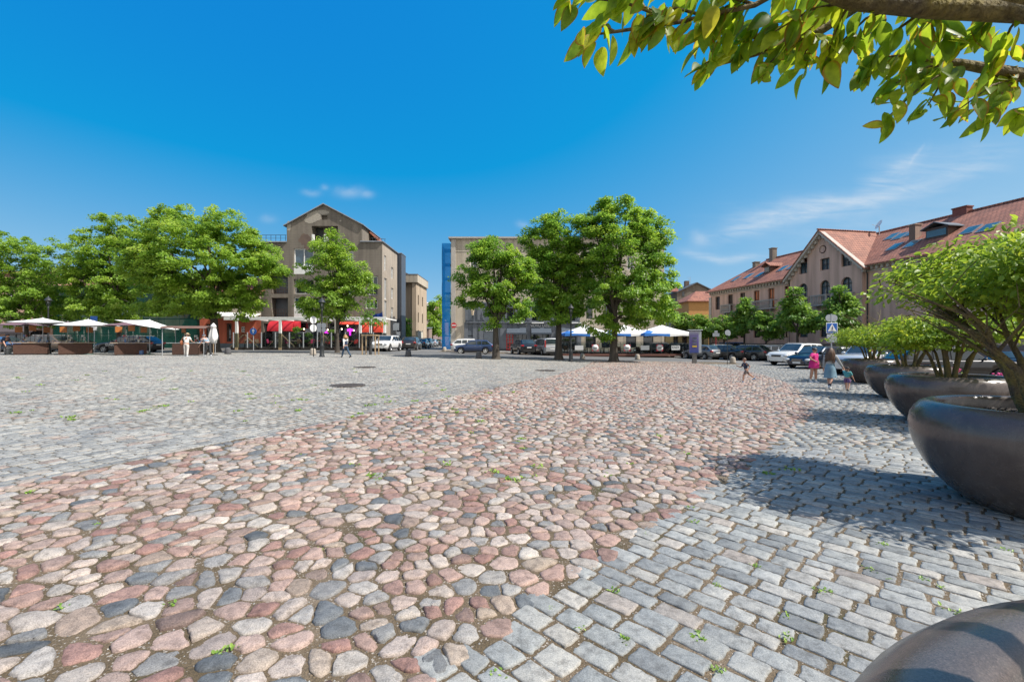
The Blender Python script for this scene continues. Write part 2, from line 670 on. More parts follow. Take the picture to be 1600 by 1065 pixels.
COBBLE = stone_mat('cobble_granite', [
    (0.00, (0.085, 0.094, 0.103)), (0.035, (0.128, 0.138, 0.147)), (0.07, (0.181, 0.184, 0.184)), (0.17, (0.287, 0.273, 0.259)),
    (0.24, (0.387, 0.352, 0.316)), (0.33, (0.366, 0.298, 0.259)), (0.45, (0.337, 0.252, 0.218)), (0.57, (0.327, 0.231, 0.196)),
    (0.68, (0.288, 0.190, 0.159)), (0.76, (0.260, 0.153, 0.131)), (0.81, (0.210, 0.152, 0.129)), (0.86, (0.328, 0.265, 0.210)),
    (0.93, (0.423, 0.365, 0.323)), (1.00, (0.275, 0.230, 0.211))])
SETT = stone_mat('sett_granite', [
    (0.00, (0.185, 0.19, 0.19)), (0.15, (0.22, 0.225, 0.222)), (0.4, (0.255, 0.257, 0.25)), (0.65, (0.29, 0.288, 0.274)),
    (0.86, (0.335, 0.325, 0.30)), (0.95, (0.30, 0.27, 0.24)), (0.985, (0.29, 0.23, 0.20)), (1.00, (0.2, 0.185, 0.17))], speck=0.3)
SETT2 = stone_mat('sett_basalt', [
    (0.00, (0.175, 0.185, 0.19)), (0.2, (0.22, 0.232, 0.235)), (0.5, (0.265, 0.275, 0.272)), (0.75, (0.305, 0.31, 0.30)),
    (0.93, (0.345, 0.335, 0.31)), (0.98, (0.29, 0.255, 0.23)), (1.00, (0.235, 0.22, 0.205))], speck=0.3)

# ground sheet out to the horizon
gx = np.concatenate([[-900, -400, -200, -120, -80], np.arange(-60, 61, 2.0), [80, 120, 200, 400, 900]])
gy = np.concatenate([[-300, -80, -30], np.arange(-12, 81, 2.0), [100, 150, 260, 500, 1500]])
XX, YY = np.meshgrid(gx, gy)
Vg = np.stack([XX.ravel(), YY.ravel(), (G(XX, YY) - 0.003).ravel()], 1)
nx, ny = len(gx), len(gy)
ii = (np.arange(ny - 1)[:, None] * nx + np.arange(nx - 1)[None, :]).ravel()
fl = np.stack([ii, ii + 1, ii + 1 + nx, ii + nx], 1).ravel()
tag(link('ground', np_mesh('ground', Vg, fl, np.full(len(ii), 4), JOINT)), kind='structure')

_LY = [-6, 0, 4.5, 7.0, 9.9, 16.6, 22, 28, 41]
_LX = [-9.4, -7.0, -5.1, -3.95, -2.8, 0.0, 2.2, 4.3, 7.4]
_RY = [-4, 0, 2.1, 3.0, 4.15, 5.45, 7.3, 10.6, 13.8, 19.5, 26, 41]
_RX = [-5.6, -2.2, -0.47, 0.3, 1.4, 2.53, 4.1, 6.9, 9.1, 12.0, 14.2, 16.0]
xL = lambda y: np.interp(y, _LY, _LX)
xR = lambda y: np.interp(y, _RY, _RX)
YEND = 40.2      # kerb of the road


def in_view(x, y, pad=0.6):
    return (np.abs(x) < y * 1.135 + pad) & (y > 1.5)


def ring_mesh(C, R_th, th, levels, zs, base_z, tilt, rnd, tone, center_z):
    """N stones, each a stack of rings (scale, height) round its centre, closed by a centre vertex"""
    N, K = R_th.shape
    cs, sn = np.cos(th), np.sin(th)
    rings = []
    for (sc, inset), z in zip(levels, zs):
        rr = np.maximum(R_th * sc - inset, 0.01)
        x = rr * cs
        y = rr * sn
        zz = base_z[:, None] + z[:, None] + tilt[:, :1] * x + tilt[:, 1:] * y
        rings.append(np.stack([C[:, :1] + x, C[:, 1:2] + y, zz], 2))
    cen = np.stack([C[:, 0], C[:, 1], base_z + center_z], 1)[:, None, :]
    V = np.concatenate(rings + [cen], 1)
    nl = len(levels)
    per = nl * K + 1
    f4 = []
    for l in range(nl - 1):
        for k in range(K):
            k2 = (k + 1) % K
            f4.append((l * K + k, l * K + k2, (l + 1) * K + k2, (l + 1) * K + k))
    f3 = [((nl - 1) * K + k, (nl - 1) * K + (k + 1) % K, nl * K) for k in range(K)]
    off = (np.arange(N) * per)[:, None, None]
    q = (np.array(f4)[None] + off).reshape(N, -1)
    t = (np.array(f3)[None] + off).reshape(N, -1)
    flat = np.concatenate([q, t], 1).ravel()
    sizes = np.tile(np.concatenate([np.full(len(f4), 4), np.full(len(f3), 3)]), N)
    return V.reshape(-1, 3), flat, sizes, np.repeat(rnd, per), np.repeat(tone, per)


def cobbles():
    sp = 0.150
    xs = np.arange(-12, 19, sp)
    ys = np.arange(1.0, YEND + 0.4, sp * 0.92)
    X, Y = np.meshgrid(xs, ys)
    X = X + (np.arange(len(ys)) % 2)[:, None] * sp / 2
    X = X + rng.uniform(-0.36, 0.36, X.shape) * sp
    Y = Y + rng.uniform(-0.36, 0.36, X.shape) * sp
    # merge now and then: drop points so some stones grow large
    keep = rng.random(X.shape) > 0.22
    gxi, gyi = X, Y
    P = np.stack([X.ravel(), Y.ravel()], 1)
    kp = keep.ravel()
    inside = (P[:, 0] > xL(P[:, 1]) - 0.5) & (P[:, 0] < xR(P[:, 1]) + 0.5) & in_view(P[:, 0], P[:, 1], 1.2) & kp
    P = P[inside]
    cell = {}
    key = np.floor(P / 0.43).astype(int)
    for i, (a, c) in enumerate(key):
        cell.setdefault((a, c), []).append(i)
    NB = 22
    nb = np.full((len(P), NB), -1)
    for (a, c), idx in cell.items():
        cand = []
        for da in (-1, 0, 1):
            for dc in (-1, 0, 1):
                cand += cell.get((a + da, c + dc), [])
        cand = np.array(cand)
        D = P[cand][None] - P[idx][:, None]
        d2 = (D ** 2).sum(2)
        o = np.argsort(d2, 1)[:, 1:NB + 1]
        sel = cand[o]
        nb[np.array(idx), :sel.shape[1]] = sel
    ok = (P[:, 0] > xL(P[:, 1]) + 0.01) & (P[:, 0] < xR(P[:, 1]) + 0.0) & (P[:, 1] < YEND) & in_view(P[:, 0], P[:, 1])
    idx = np.where(ok)[0]
    res = []
    for K, lo, hi in ((20, 0, 7.0), (12, 7.0, 16), (8, 16, 99)):
        I = idx[(P[idx, 1] >= lo) & (P[idx, 1] < hi)]
        if not len(I):
            continue
        th = np.linspace(0, 2 * np.pi, K, endpoint=False)
        dirs = np.stack([np.cos(th), np.sin(th)], 0)
        nn = nb[I]
        D = P[nn] - P[I][:, None]
        D[nn < 0] = 99
        d2 = (D ** 2).sum(2)
        proj = D @ dirs
        rr = np.where(proj > 1e-4, d2[:, :, None] / (2 * np.maximum(proj, 1e-4)), 9.0)
        pw = 22.0
        rad = (np.minimum(rr, 5.0) ** (-pw)).sum(1) ** (-1 / pw)
        rad = np.minimum(rad, 0.165)
        gap = rng.uniform(0.002, 0.012, len(I))[:, None]
        rad = np.maximum(rad * rng.uniform(0.93, 1.03, len(I))[:, None] * rng.uniform(0.90, 1.07, rad.shape) - gap, 0.03)
        if K >= 12:
            rad = 0.12 * np.roll(rad, 1, 1) + 0.76 * rad + 0.12 * np.roll(rad, -1, 1)
        n = len(I)
        hgt = rng.uniform(0.013, 0.026, n)
        dome = rng.uniform(0.001, 0.009, n)
        tilt = rng.normal(0, 0.035, (n, 2))
        base = G(P[I, 0], P[I, 1]) - 0.012
        rnd = rng.random(n)
        tone = rng.uniform(0.82, 1.12, n)
        if K == 20:
            lv = [(1.0, 0.0), (1.0, 0.002), (0.97, 0.005), (0.86, 0.008), (0.5, 0.004)]
            jj = lambda s: rng.normal(0, s, n)
            zs = [np.full(n, -0.05), hgt * 0.5, hgt * 0.88, hgt + dome * 0.4, hgt + dome * 0.9]
        else:
            lv = [(1.0, 0.0), (0.98, 0.006), (0.78, 0.006)]
            zs = [np.full(n, -0.03), hgt * 0.75, hgt + dome * 0.6]
        V, fl, sz, a, tn = ring_mesh(P[I], rad, th, lv, zs, base, tilt, rnd, tone, hgt + dome)
        if K == 20:   # chipped, uneven faces
            per = K * len(lv) + 1
            jit = rng.normal(0, 0.002, (len(V), 3))
            jit[:, 2] *= 1.2
            V = V + jit
        res.append((V, fl, sz, a, tn))
    return res


def merge(res):
    V = np.concatenate([r[0] for r in res])
    off = 0
    fl = []
    for r in res:
        fl.append(r[1] + off)
        off += len(r[0])
    return V, np.concatenate(fl), np.concatenate([r[2] for r in res]), np.concatenate([r[3] for r in res]), np.concatenate([r[4] for r in res])


V, fl, sz, a, tn = merge(cobbles())
tag(link('cobble_paving', np_mesh('cobble_paving', V, fl, sz, COBBLE, {'rnd': a, 'tone': tn})), kind='structure')


def setts(mask, u, L, W, jx, gap, ext, mat, name, lift=0.0):
    """courses of rectangular setts; u = direction of the courses"""
    u = np.array(u) / np.hypot(*u)
    v = np.array([-u[1], u[0]])
    smax, tmax = ext
    wd = W * rng.uniform(0.84, 1.2, int(2 * tmax / W))
    rows = np.cumsum(wd) - tmax - wd / 2
    C = []
    LW = []
    for t, W in zip(rows, wd):
        tt = t + rng.normal(0, 0.003)
        n = int(2 * smax / L)
        ln = L * rng.uniform(1 - jx, 1 + jx, n)
        e = np.cumsum(ln) - smax + rng.uniform(0, L)
        c = e - ln / 2
        C.append(np.stack([c * u[0] + tt * v[0], c * u[1] + tt * v[1]], 1))
        LW.append(np.stack([ln, np.full(n, W)], 1))
    C = np.concatenate(C)
    LW = np.concatenate(LW)
    ok = mask(C[:, 0], C[:, 1]) & in_view(C[:, 0], C[:, 1])
    C, LW = C[ok], LW[ok]
    ang = math.atan2(u[1], u[0])
    res = []
    for K, lo, hi in ((16, 0, 7.5), (8, 7.5, 99)):
        I = (C[:, 1] >= lo) & (C[:, 1] < hi)
        c, lw = C[I], LW[I]
        n = len(c)
        if not n:
            continue
        rot = ang + rng.normal(0, 0.025, n)
        g = rng.uniform(gap * 0.6, gap * 1.7, (n, 1))
        hl = lw[:, :1] / 2 - g
        hw = lw[:, 1:] / 2 * rng.uniform(0.965, 1.02, (n, 1)) - g * 0.8
        if K == 16:   # rounded rectangle by superellipse
            th = np.radians([0, 20, 36, 45, 54, 72, 90, 108, 126, 135, 144, 160, 180, 200, 216, 225, 234, 252, 270, 288, 306, 315, 324, 340.0])
        else:
            th = np.radians([0, 35, 90, 145, 180, 215, 270, 325.0])
        # unit square superellipse in stretched space
        ex = 14.0 if K == 16 else 9.0
        cu, su = np.cos(th), np.sin(th)
        # stretch angles to the sett's own proportions
        rs = (np.abs(cu) ** ex + np.abs(su) ** ex) ** (-1 / ex)
        ux = rs * cu
        uy = rs * su
        x = hl * ux + rng.uniform(-0.0055, 0.0035, (n, len(th))) * np.sign(ux)
        y = hw * uy + rng.uniform(-0.0055, 0.0035, (n, len(th))) * np.sign(uy)
        # skew
        x = x + rng.normal(0, 0.035, (n, 1)) * y
        y = y + rng.normal(0, 0.02, (n, 1)) * x
        cr, sr = np.cos(rot)[:, None], np.sin(rot)[:, None]
        wx = x * cr - y * sr
        wy = x * sr + y * cr
        rad = np.hypot(wx, wy)
        tha = np.arctan2(wy, wx)
        hgt = rng.uniform(0.014, 0.019, n)
        tilt = rng.normal(0, 0.012, (n, 2))
        base = G(c[:, 0], c[:, 1]) - 0.012 + lift
        rnd = rng.random(n)
        tone = rng.uniform(0.86, 1.1, n)
        if K == 16:
            lv = [(1.0, 0.0), (1.0, 0.001), (0.985, 0.003), (0.93, 0.006)]
            zs = [np.full(n, -0.05), hgt * 0.62, hgt * 0.95, hgt + 0.002]
        else:
            lv = [(1.0, 0.0), (0.97, 0.004)]
            zs = [np.full(n, -0.03), hgt]
        V, fl, sz, a, tn = ring_mesh_var(c, rad, tha, lv, zs, base, tilt, rnd, tone, hgt + 0.004)
        if K == 16:
            V = V + rng.normal(0, 0.0011, V.shape)
        res.append((V, fl, sz, a, tn))
    V, fl, sz, a, tn = merge(res)
    return tag(link(name, np_mesh(name, V, fl, sz, mat, {'rnd': a, 'tone': tn})), kind='structure')


def ring_mesh_var(C, rad, th, *rest):
    # ring_mesh with an own set of angles per stone
    cosf, sinf = np.cos(th), np.sin(th)
    N, K = rad.shape
    lv, zs, base, tilt, rnd, tone, cz = rest
    rings = []
    for (sc, inset), z in zip(lv, zs):
        rr = np.maximum(rad * sc - inset, 0.005)
        x, y = rr * cosf, rr * sinf
        zz = base[:, None] + z[:, None] + tilt[:, :1] * x + tilt[:, 1:] * y
        rings.append(np.stack([C[:, :1] + x, C[:, 1:2] + y, zz], 2))
    cen = np.stack([C[:, 0], C[:, 1], base + cz], 1)[:, None, :]
    V = np.concatenate(rings + [cen], 1)
    nl = len(lv)
    per = nl * K + 1
    f4 = [(l * K + k, l * K + (k + 1) % K, (l + 1) * K + (k + 1) % K, (l + 1) * K + k) for l in range(nl - 1) for k in range(K)]
    f3 = [((nl - 1) * K + k, (nl - 1) * K + (k + 1) % K, nl * K) for k in range(K)]
    off = (np.arange(N) * per)[:, None, None]
    q = (np.array(f4)[None] + off).reshape(N, -1)
    t = (np.array(f3)[None] + off).reshape(N, -1)
    return (V.reshape(-1, 3), np.concatenate([q, t], 1).ravel(), np.tile(np.concatenate([np.full(len(f4), 4), np.full(len(f3), 3)]), N), np.repeat(rnd, per), np.repeat(tone, per))


setts(lambda x, y: (x < xL(y) + 0.0) & (y < YEND) & (x > -46), (0.37, 0.93), 0.205, 0.135, 0.24, 0.0042, (60, 60), SETT, 'sett_paving')
setts(lambda x, y: (x > xR(y) - 0.05) & (y < 37 - 0.0 * x) & (x < 40), (0.72, -0.69), 0.228, 0.155, 0.24, 0.0078, (60, 60), SETT2, 'sett_path')

# loose chips of stone lying in the joints near by
n = 9000
cx = rng.uniform(-6, 6, n)
cy = 2.0 + 5.0 * rng.random(n) ** 1.3
sz_ = rng.uniform(0.003, 0.008, n)
base = np.stack([cx, cy, G(cx, cy) - 0.002], 1)
an = rng.uniform(0, 6.28, n)
tri = np.array([(1, 0, 0), (-0.5, 0.8, 0), (-0.6, -0.7, 0), (0.1, 0.1, 0.8)])
ca, sa = np.cos(an)[:, None], np.sin(an)[:, None]
vx = (tri[:, 0] * ca - tri[:, 1] * sa) * sz_[:, None]
vy = (tri[:, 0] * sa + tri[:, 1] * ca) * sz_[:, None]
vz = np.tile(tri[:, 2], (n, 1)) * sz_[:, None]
Vc = base[:, None, :] + np.stack([vx, vy, vz], 2)
fc = (np.array([(0, 1, 3), (1, 2, 3), (2, 0, 3)])[None] + (np.arange(n) * 4)[:, None, None]).reshape(-1)
tag(link('gravel', np_mesh('gravel', Vc.reshape(-1, 3), fc, np.full(n * 3, 3), SETT, {'rnd': np.repeat(rng.random(n), 4), 'tone': np.repeat(rng.uniform(0.8, 1.5, n), 4)}, smooth=False)), 'grit and stone chips lying in the joints of the paving', kind='stuff')
# ------------------------------------------------------------------ foliage
def leaf_mat(name, stops, trans=0.5, rough=0.42, edge=None):
    m, nt, b, out = new_mat(name)
    at_ = nd(nt, 'ShaderNodeAttribute', attribute_name='rnd')
    rc = ramp(nt, stops)
    nt.links.new(at_.outputs['Fac'], rc.inputs[0])
    col = rc.outputs[0]
    if edge:
        ae = nd(nt, 'ShaderNodeAttribute', attribute_name='edge')
        re = ramp(nt, [(0.55, (0, 0, 0)), (1.0, (1, 1, 1))])
        nt.links.new(ae.outputs['Fac'], re.inputs[0])
        col = mixc(nt, re.outputs[0], col, edge)
        tc = nd(nt, 'ShaderNodeTexCoord')
        vn = nd(nt, 'ShaderNodeTexNoise', i_Scale=60.0, i_Detail=3.0)
        nt.links.new(tc.outputs['Object'], vn.inputs['Vector'])
        rv = ramp(nt, [(0.3, (0.7, 0.75, 0.7)), (0.7, (1.15, 1.12, 1.1))])
        nt.links.new(vn.outputs[0], rv.inputs[0])
        col = mixc(nt, 1.0, col, rv.outputs[0], 'MULTIPLY')
    nt.links.new(col, b.inputs['Base Color'])
    b.inputs['Roughness'].default_value = rough
    b.inputs['Specular IOR Level'].default_value = 0.4
    tr = nd(nt, 'ShaderNodeBsdfTranslucent')
    ht = nd(nt, 'ShaderNodeHueSaturation', i_Saturation=1.0, i_Value=1.65)
    ht.inputs['Hue'].default_value = 0.485
    nt.links.new(col, ht.inputs['Color'])
    nt.links.new(ht.outputs[0], tr.inputs[0])
    mx = nd(nt, 'ShaderNodeMixShader', i_0=trans)
    nt.links.new(b.outputs[0], mx.inputs[1])
    nt.links.new(tr.outputs[0], mx.inputs[2])
    nt.links.new(mx.outputs[0], out.inputs[0])
    return m


LINDEN = leaf_mat('linden_leaf', [(0, (0.090, 0.178, 0.027)), (0.35, (0.169, 0.298, 0.039)), (0.7, (0.285, 0.431, 0.053)), (1, (0.420, 0.500, 0.099))])
MAPLE = leaf_mat('maple_leaf', [(0, (0.076, 0.178, 0.030)), (0.4, (0.150, 0.298, 0.039)), (0.75, (0.285, 0.431, 0.050)), (1, (0.420, 0.500, 0.067))])
YOUNGLIME = leaf_mat('young_tree_leaf', [(0, (0.069, 0.157, 0.025)), (0.5, (0.128, 0.255, 0.038)), (1, (0.279, 0.392, 0.068))])
IRONWOOD = leaf_mat('ironwood_leaf', [(0, (0.117, 0.196, 0.021)), (0.45, (0.198, 0.313, 0.030)), (0.8, (0.348, 0.421, 0.038)), (0.93, (0.500, 0.471, 0.051)), (1, (0.500, 0.333, 0.068))], trans=0.52)
IRONWOOD_NEAR = leaf_mat('ironwood_leaf_near', [(0, (0.137, 0.230, 0.021)), (0.5, (0.226, 0.352, 0.023)), (0.85, (0.424, 0.500, 0.030)), (1, (0.500, 0.500, 0.038))], trans=0.7, edge=(0.40, 0.10, 0.03))
WEED = leaf_mat('weed_leaf', [(0, (0.117, 0.235, 0.034)), (1, (0.326, 0.471, 0.085))], trans=0.3)

BARK = pm('bark', (0.085, 0.07, 0.055), (0.045, 0.038, 0.032), scale=9, rough=0.9, bump=0.9, bscale=14, streak=True)
BARK2 = pm('lichen_bark', (0.125, 0.10, 0.075), (0.25, 0.20, 0.055), scale=7, rough=0.95, bump=1.0, bscale=55, fine=0.5)

LEAF4 = np.array([(0, 0, 0), (0.36, 0.45, 0.02), (0, 1, -0.06), (-0.36, 0.45, 0.02)])
LEAF6 = np.array([(0, 0, 0), (0.27, 0.28, 0.05), (0.25, 0.66, 0.03), (0, 1, -0.10), (-0.25, 0.66, 0.03), (-0.27, 0.28, 0.05)])


def frames(d, nrm):
    """orthonormal frames: y along d, z towards nrm"""
    y = d / np.maximum(np.linalg.norm(d, axis=1, keepdims=True), 1e-6)
    x = np.cross(y, nrm)
    x /= np.maximum(np.linalg.norm(x, axis=1, keepdims=True), 1e-6)
    z = np.cross(x, y)
    return x, y, z


def leaves_mesh(name, P, D, N, S, rnd, mat, shape=LEAF4):
    x, y, z = frames(D, N)
    T = shape[None, :, :, None]
    V = P[:, None, :] + S[:, None, None] * (shape[None, :, 0:1] * x[:, None] + shape[None, :, 1:2] * y[:, None] + shape[None, :, 2:3] * z[:, None])
    n, K = len(P), len(shape)
    if K == 4:
        f = np.array([[0, 1, 2, 3]])
    else:
        f = np.array([[0, 1, 2, 3], [0, 3, 4, 5]])
    fl = (f[None] + (np.arange(n) * K)[:, None, None]).reshape(-1)
    return np_mesh(name, V.reshape(-1, 3), fl, np.full(n * len(f), 4), mat, {'rnd': np.repeat(rnd, K)}, smooth=False)


def sample_lobes(lobes, n, r, shell=0.45, gapscale=1.6, gapthr=-0.08):
    vol = np.array([l[3] * l[4] * l[5] for l in lobes]) ** 0.8
    pr = vol / vol.sum()
    out = []
    while len(out) < n:
        l = lobes[r.choice(len(lobes), p=pr)]
        d = r.normal(size=3)
        d /= np.linalg.norm(d)
        q = shell + (1 - shell) * r.random() ** 0.55
        bump = 1 + 0.20 * mnoise.noise(Vector((d[0] * 2.1 + l[0], d[1] * 2.1 + l[1], d[2] * 2.1 + l[2])))
        p = np.array(l[:3]) + d * np.array(l[3:]) * q * bump
        if d[2] < -0.35 and r.random() < 0.35:
            continue
        if mnoise.noise(Vector(p / gapscale)) < gapthr and r.random() < 0.8:
            continue
        out.append(p)
    return np.array(out)


def tree(name, label, loc, trunk, lobes, nclump, nleaf, size, mat, group, bark=BARK, cr=0.62, seed=1, rz=0.0, lean=(0, 0), nlimb=12, shape=LEAF4, shell=0.4, cat='tree', gapthr=-0.08):
    """trunk = (height to the fork, radius); lobes in local metres"""
    r = np.random.default_rng(seed)
    t = thing(name, label, cat, loc, rz, group)
    C = sample_lobes(lobes, nclump, r, shell=shell, gapthr=gapthr)
    # skeleton
    mb = MB()
    th, tr = trunk
    top = max(l[2] + l[5] * 0.45 for l in lobes)
    cx = np.mean([l[0] for l in lobes])
    cy = np.mean([l[1] for l in lobes])
    spine = []
    ns = 9
    for i in range(ns + 1):
        q = i / ns
        z = q * top
        wob = 0.05 * tr * 10
        spine.append(Vector((lean[0] * q + cx * q * q + wob * mnoise.noise(Vector((seed * 3.1, z * 0.7, 0))) * q, lean[1] * q + cy * q * q + wob * mnoise.noise(Vector((seed * 5.7, z * 0.7, 9))) * q, z - 0.05)))
    rad = []
    for i in range(ns + 1):
        z = spine[i].z
        q = i / ns
        flare = 1 + 0.75 * math.exp(-max(z, 0) / (0.9 * tr + 0.05))
        rad.append(tr * (flare if z < th else 1) * max(0.10, (1 - 0.35 * min(1, z / max(th, 0.1))) if z < th else 0.65 * (1 - (z - th) / (top - th) * 0.92)))
    # finer base for the flare
    pts = [spine[0], spine[0].lerp(spine[1], 0.12), spine[0].lerp(spine[1], 0.3)] + spine[1:]
    rr = [tr * 1.65, tr * 1.28, tr * 1.08] + rad[1:]
    mb.tube(pts, rr, n=10)

    def on_spine(z):
        q = min(max(z / top, 0), 1) * ns
        i = min(int(q), ns - 1)
        return spine[i].lerp(spine[i + 1], q - i), rad[min(i + 1, ns)]
    limbs = []
    order = r.permutation(len(C))
    for k in order[:nlimb]:
        c = Vector(C[k])
        z0 = th * (0.9 + 0.1 * r.random()) + r.random() * max(0.1, (c.z - th)) * 0.55
        z0 = min(z0, top * 0.85)
        p0, r0 = on_spine(z0)
        mid = p0.lerp(c, 0.5) + Vector((0, 0, 0.10 * (c - p0).length)) + Vector(r.normal(0, 0.12, 3))
        q1 = p0.lerp(mid, 0.55) + Vector((0, 0, 0.03 * (c - p0).length))
        path = [p0, q1, mid, mid.lerp(c, 0.55) + Vector(r.normal(0, 0.06, 3)), c]
        b0 = min(r0 * 0.7, tr * 0.45)
        mb.tube(path, [b0, b0 * 0.8, b0 * 0.55, b0 * 0.32, 0.012], n=6, cap=False)
        limbs += [(p, b0 * f) for p, f in zip(path[1:], (0.8, 0.55, 0.32, 0.1))]
    LP = np.array([l[0] for l in limbs])
    for k in order[nlimb:nlimb + min(len(C), 160)]:
        c = Vector(C[k])
        j = int(np.argmin(((LP - C[k]) ** 2).sum(1)))
        p0, b0 = limbs[j]
        if (c - p0).length > 4.0:
            continue
        mid = p0.lerp(c, 0.5) + Vector(r.normal(0, 0.1, 3)) + Vector((0, 0, 0.06))
        b1 = max(0.010, min(b0 * 0.6, 0.05))
        mb.tube([p0, mid, c], [b1, b1 * 0.6, 0.006], n=4, cap=False)
    mb.build('trunk', bark, t)
    # leaves
    n = nclump * nleaf
    ci = np.repeat(np.arange(nclump), nleaf)
    crs = cr * r.uniform(0.65, 1.3, nclump)
    d = r.normal(size=(n, 3))
    d /= np.linalg.norm(d, axis=1, keepdims=True)
    q = r.random(n) ** 0.45
    off = d * q[:, None] * crs[ci][:, None] * np.array([1, 1, 0.5])
    off[:, 2] -= 0.30 * (off[:, 0] ** 2 + off[:, 1] ** 2) / crs[ci]
    P = C[ci] + off
    cen = np.array([cx, cy, np.mean([l[2] for l in lobes])])
    outw = C[ci] - cen
    outw /= np.maximum(np.linalg.norm(outw, axis=1, keepdims=True), 1e-6)
    D = off * np.array([1, 1, 0.3]) + outw * 0.35 + r.normal(0, 0.25, (n, 3)) + np.array([0, 0, -0.28])
    Nn = np.array([0, 0, 1.0]) + 0.35 * outw + r.normal(0, 0.42, (n, 3))
    S = size * r.uniform(0.65, 1.25, n)
    cb = np.clip(r.normal(0.5, 0.2, nclump), 0, 1)
    rnd = np.clip(0.62 * cb[ci] + 0.38 * r.random(n), 0, 1)
    link('crown', leaves_mesh('crown', P - D / np.maximum(np.linalg.norm(D, axis=1, keepdims=True), 1e-6) * S[:, None] * 0.5, D, Nn, S, rnd, mat, shape), t)
    return t


def lobe_px(px, py, wpx, hpx, Y, base, dy=0.0, depth=None):
    """crown lobe from its outline in the photo at the tree's own distance"""
    s = F / Y
    return ((px - 800) / s - base.x, dy, CAMZ + (532.5 - py) / s - base.z, wpx / s / 2, depth or wpx / s * 0.42, hpx / s / 2)


def big_tree(name, label, px, py, trunk, lobes, nclump, nleaf, size, mat, **kw):
    b = gp(px, py) if py > 100 else at(px, py)     # a small number is a distance in metres
    L = [lobe_px(l[0], l[1], l[2], l[3], b.y, b, l[4] if len(l) > 4 else 0.0) for l in lobes]
    return tree(name, label, b, trunk, L, nclump, nleaf, size, mat, **kw)


GT = 'broad leaved trees round the square'
big_tree('linden_tree', 'round broad tree in the row of stalls, leftmost by the pink facade', 42, 47, (2.6, 0.24),
         [(30, 430, 150, 130), (85, 425, 90, 110, 0.5), (10, 405, 90, 90), (55, 470, 120, 60), (-30, 440, 100, 110), (40, 490, 130, 40)], 500, 100, 0.215, LINDEN, group=GT, seed=11)
big_tree('linden_tree', 'dark dense tree in front of the green scaffold netting', 186, 47.5, (2.5, 0.26),
         [(180, 420, 130, 150), (150, 450, 90, 90), (175, 375, 90, 80), (205, 400, 90, 120), (180, 482, 130, 50)], 540, 100, 0.215, LINDEN, group=GT, seed=12)
big_tree('linden_tree', 'largest yellow green tree with thick dark trunk behind the hooded stall', 335, 42.5, (3.0, 0.46),
         [(330, 410, 190, 150), (265, 385, 110, 120), (350, 365, 90, 90), (395, 420, 100, 110), (260, 445, 110, 95), (320, 460, 140, 70), (240, 415, 80, 80, -0.8), (425, 425, 46, 60), (278, 340, 60, 50), (285, 482, 90, 50), (385, 475, 70, 50)],
         760, 110, 0.23, LINDEN, group=GT, seed=13, cr=0.7)
big_tree('linden_tree', 'oval tree in front of the grey gabled house', 527, 551, (2.6, 0.2),
         [(515, 430, 95, 110), (520, 385, 70, 50), (490, 455, 60, 70), (545, 440, 70, 90), (510, 475, 90, 50), (570, 440, 40, 40)], 300, 100, 0.2, LINDEN, group=GT, seed=14)
big_tree('maple_tree', 'smaller forked maple tree beside the blue hatchback', 775, 561, (2.6, 0.30),
         [(775, 430, 110, 100), (740, 440, 70, 80), (810, 425, 60, 70), (765, 395, 70, 50), (735, 465, 50, 30), (800, 480, 70, 40), (770, 495, 26, 40)], 290, 95, 0.205, MAPLE, group=GT, seed=15, nlimb=14, gapthr=0.0)
big_tree('maple_tree', 'tall dark maple tree, middle of the three by the cafe umbrellas', 873, 562, (3.4, 0.33),
         [(868, 410, 90, 150), (845, 370, 60, 80), (885, 360, 70, 70), (850, 450, 70, 100), (895, 440, 60, 110), (875, 480, 80, 60)], 410, 100, 0.205, MAPLE, group=GT, seed=16, nlimb=14)
big_tree('maple_tree', 'tallest maple tree with flared trunk among the white cafe umbrellas', 959, 565, (3.0, 0.36),
         [(970, 400, 140, 160), (960, 345, 90, 80), (1010, 370, 80, 100), (925, 400, 90, 130), (1030, 430, 70, 80), (975, 465, 160, 70), (1055, 415, 46, 24), (930, 350, 60, 60), (1010, 490, 90, 40), (940, 510, 60, 40)],
         620, 105, 0.21, MAPLE, group=GT, seed=17, nlimb=18, cr=0.66)

# row of small trees along the long building: one of each of two shapes, then copies
GS = 'young street trees along the long building'
ya = [(0, 0, 3.6, 1.5, 1.5, 1.2), (0.3, 0.1, 4.6, 1.0, 1.0, 1.0), (-0.4, 0, 3.0, 1.5, 1.5, 0.7), (0.1, 0, 5.4, 0.5, 0.5, 0.7)]
yb = [(0, 0, 3.3, 1.7, 1.7, 1.2), (-0.2, 0.2, 4.2, 1.2, 1.2, 0.9), (0.6, 0, 2.8, 1.2, 1.2, 0.6)]
row = [(1312, 39.5, 1.12, 'a', 'young street tree nearest the crossing sign'), (1246, 43, 1.16, 'a', 'pointed young street tree under the gabled block, behind the white car'),
       (1197, 47, 1.0, 'b', 'darkest round street tree in front of the arched balcony doors'), (1163, 51, 1.12, 'a', 'pointed bright street tree left of the dark round one'),
       (1131, 55, 1.0, 'b', 'street tree before the far corner of the long building'), (1098, 60, 1.08, 'b', 'street tree behind the purple parking terminal')]
protos = {}
for i, (px, Y, sc, k, lab) in enumerate(row):
    p = at(px, Y)
    if k not in protos:
        protos[k] = tree('street_tree', lab, p, (1.9, 0.13), ya if k == 'a' else yb, 95, 46, 0.26, YOUNGLIME, GS, seed=31 + len(protos), cr=0.5, nlimb=9)
        protos[k].scale = (sc,) * 3
    else:
        dup(protos[k], p, 1.3 * i, lab, GS, sc)
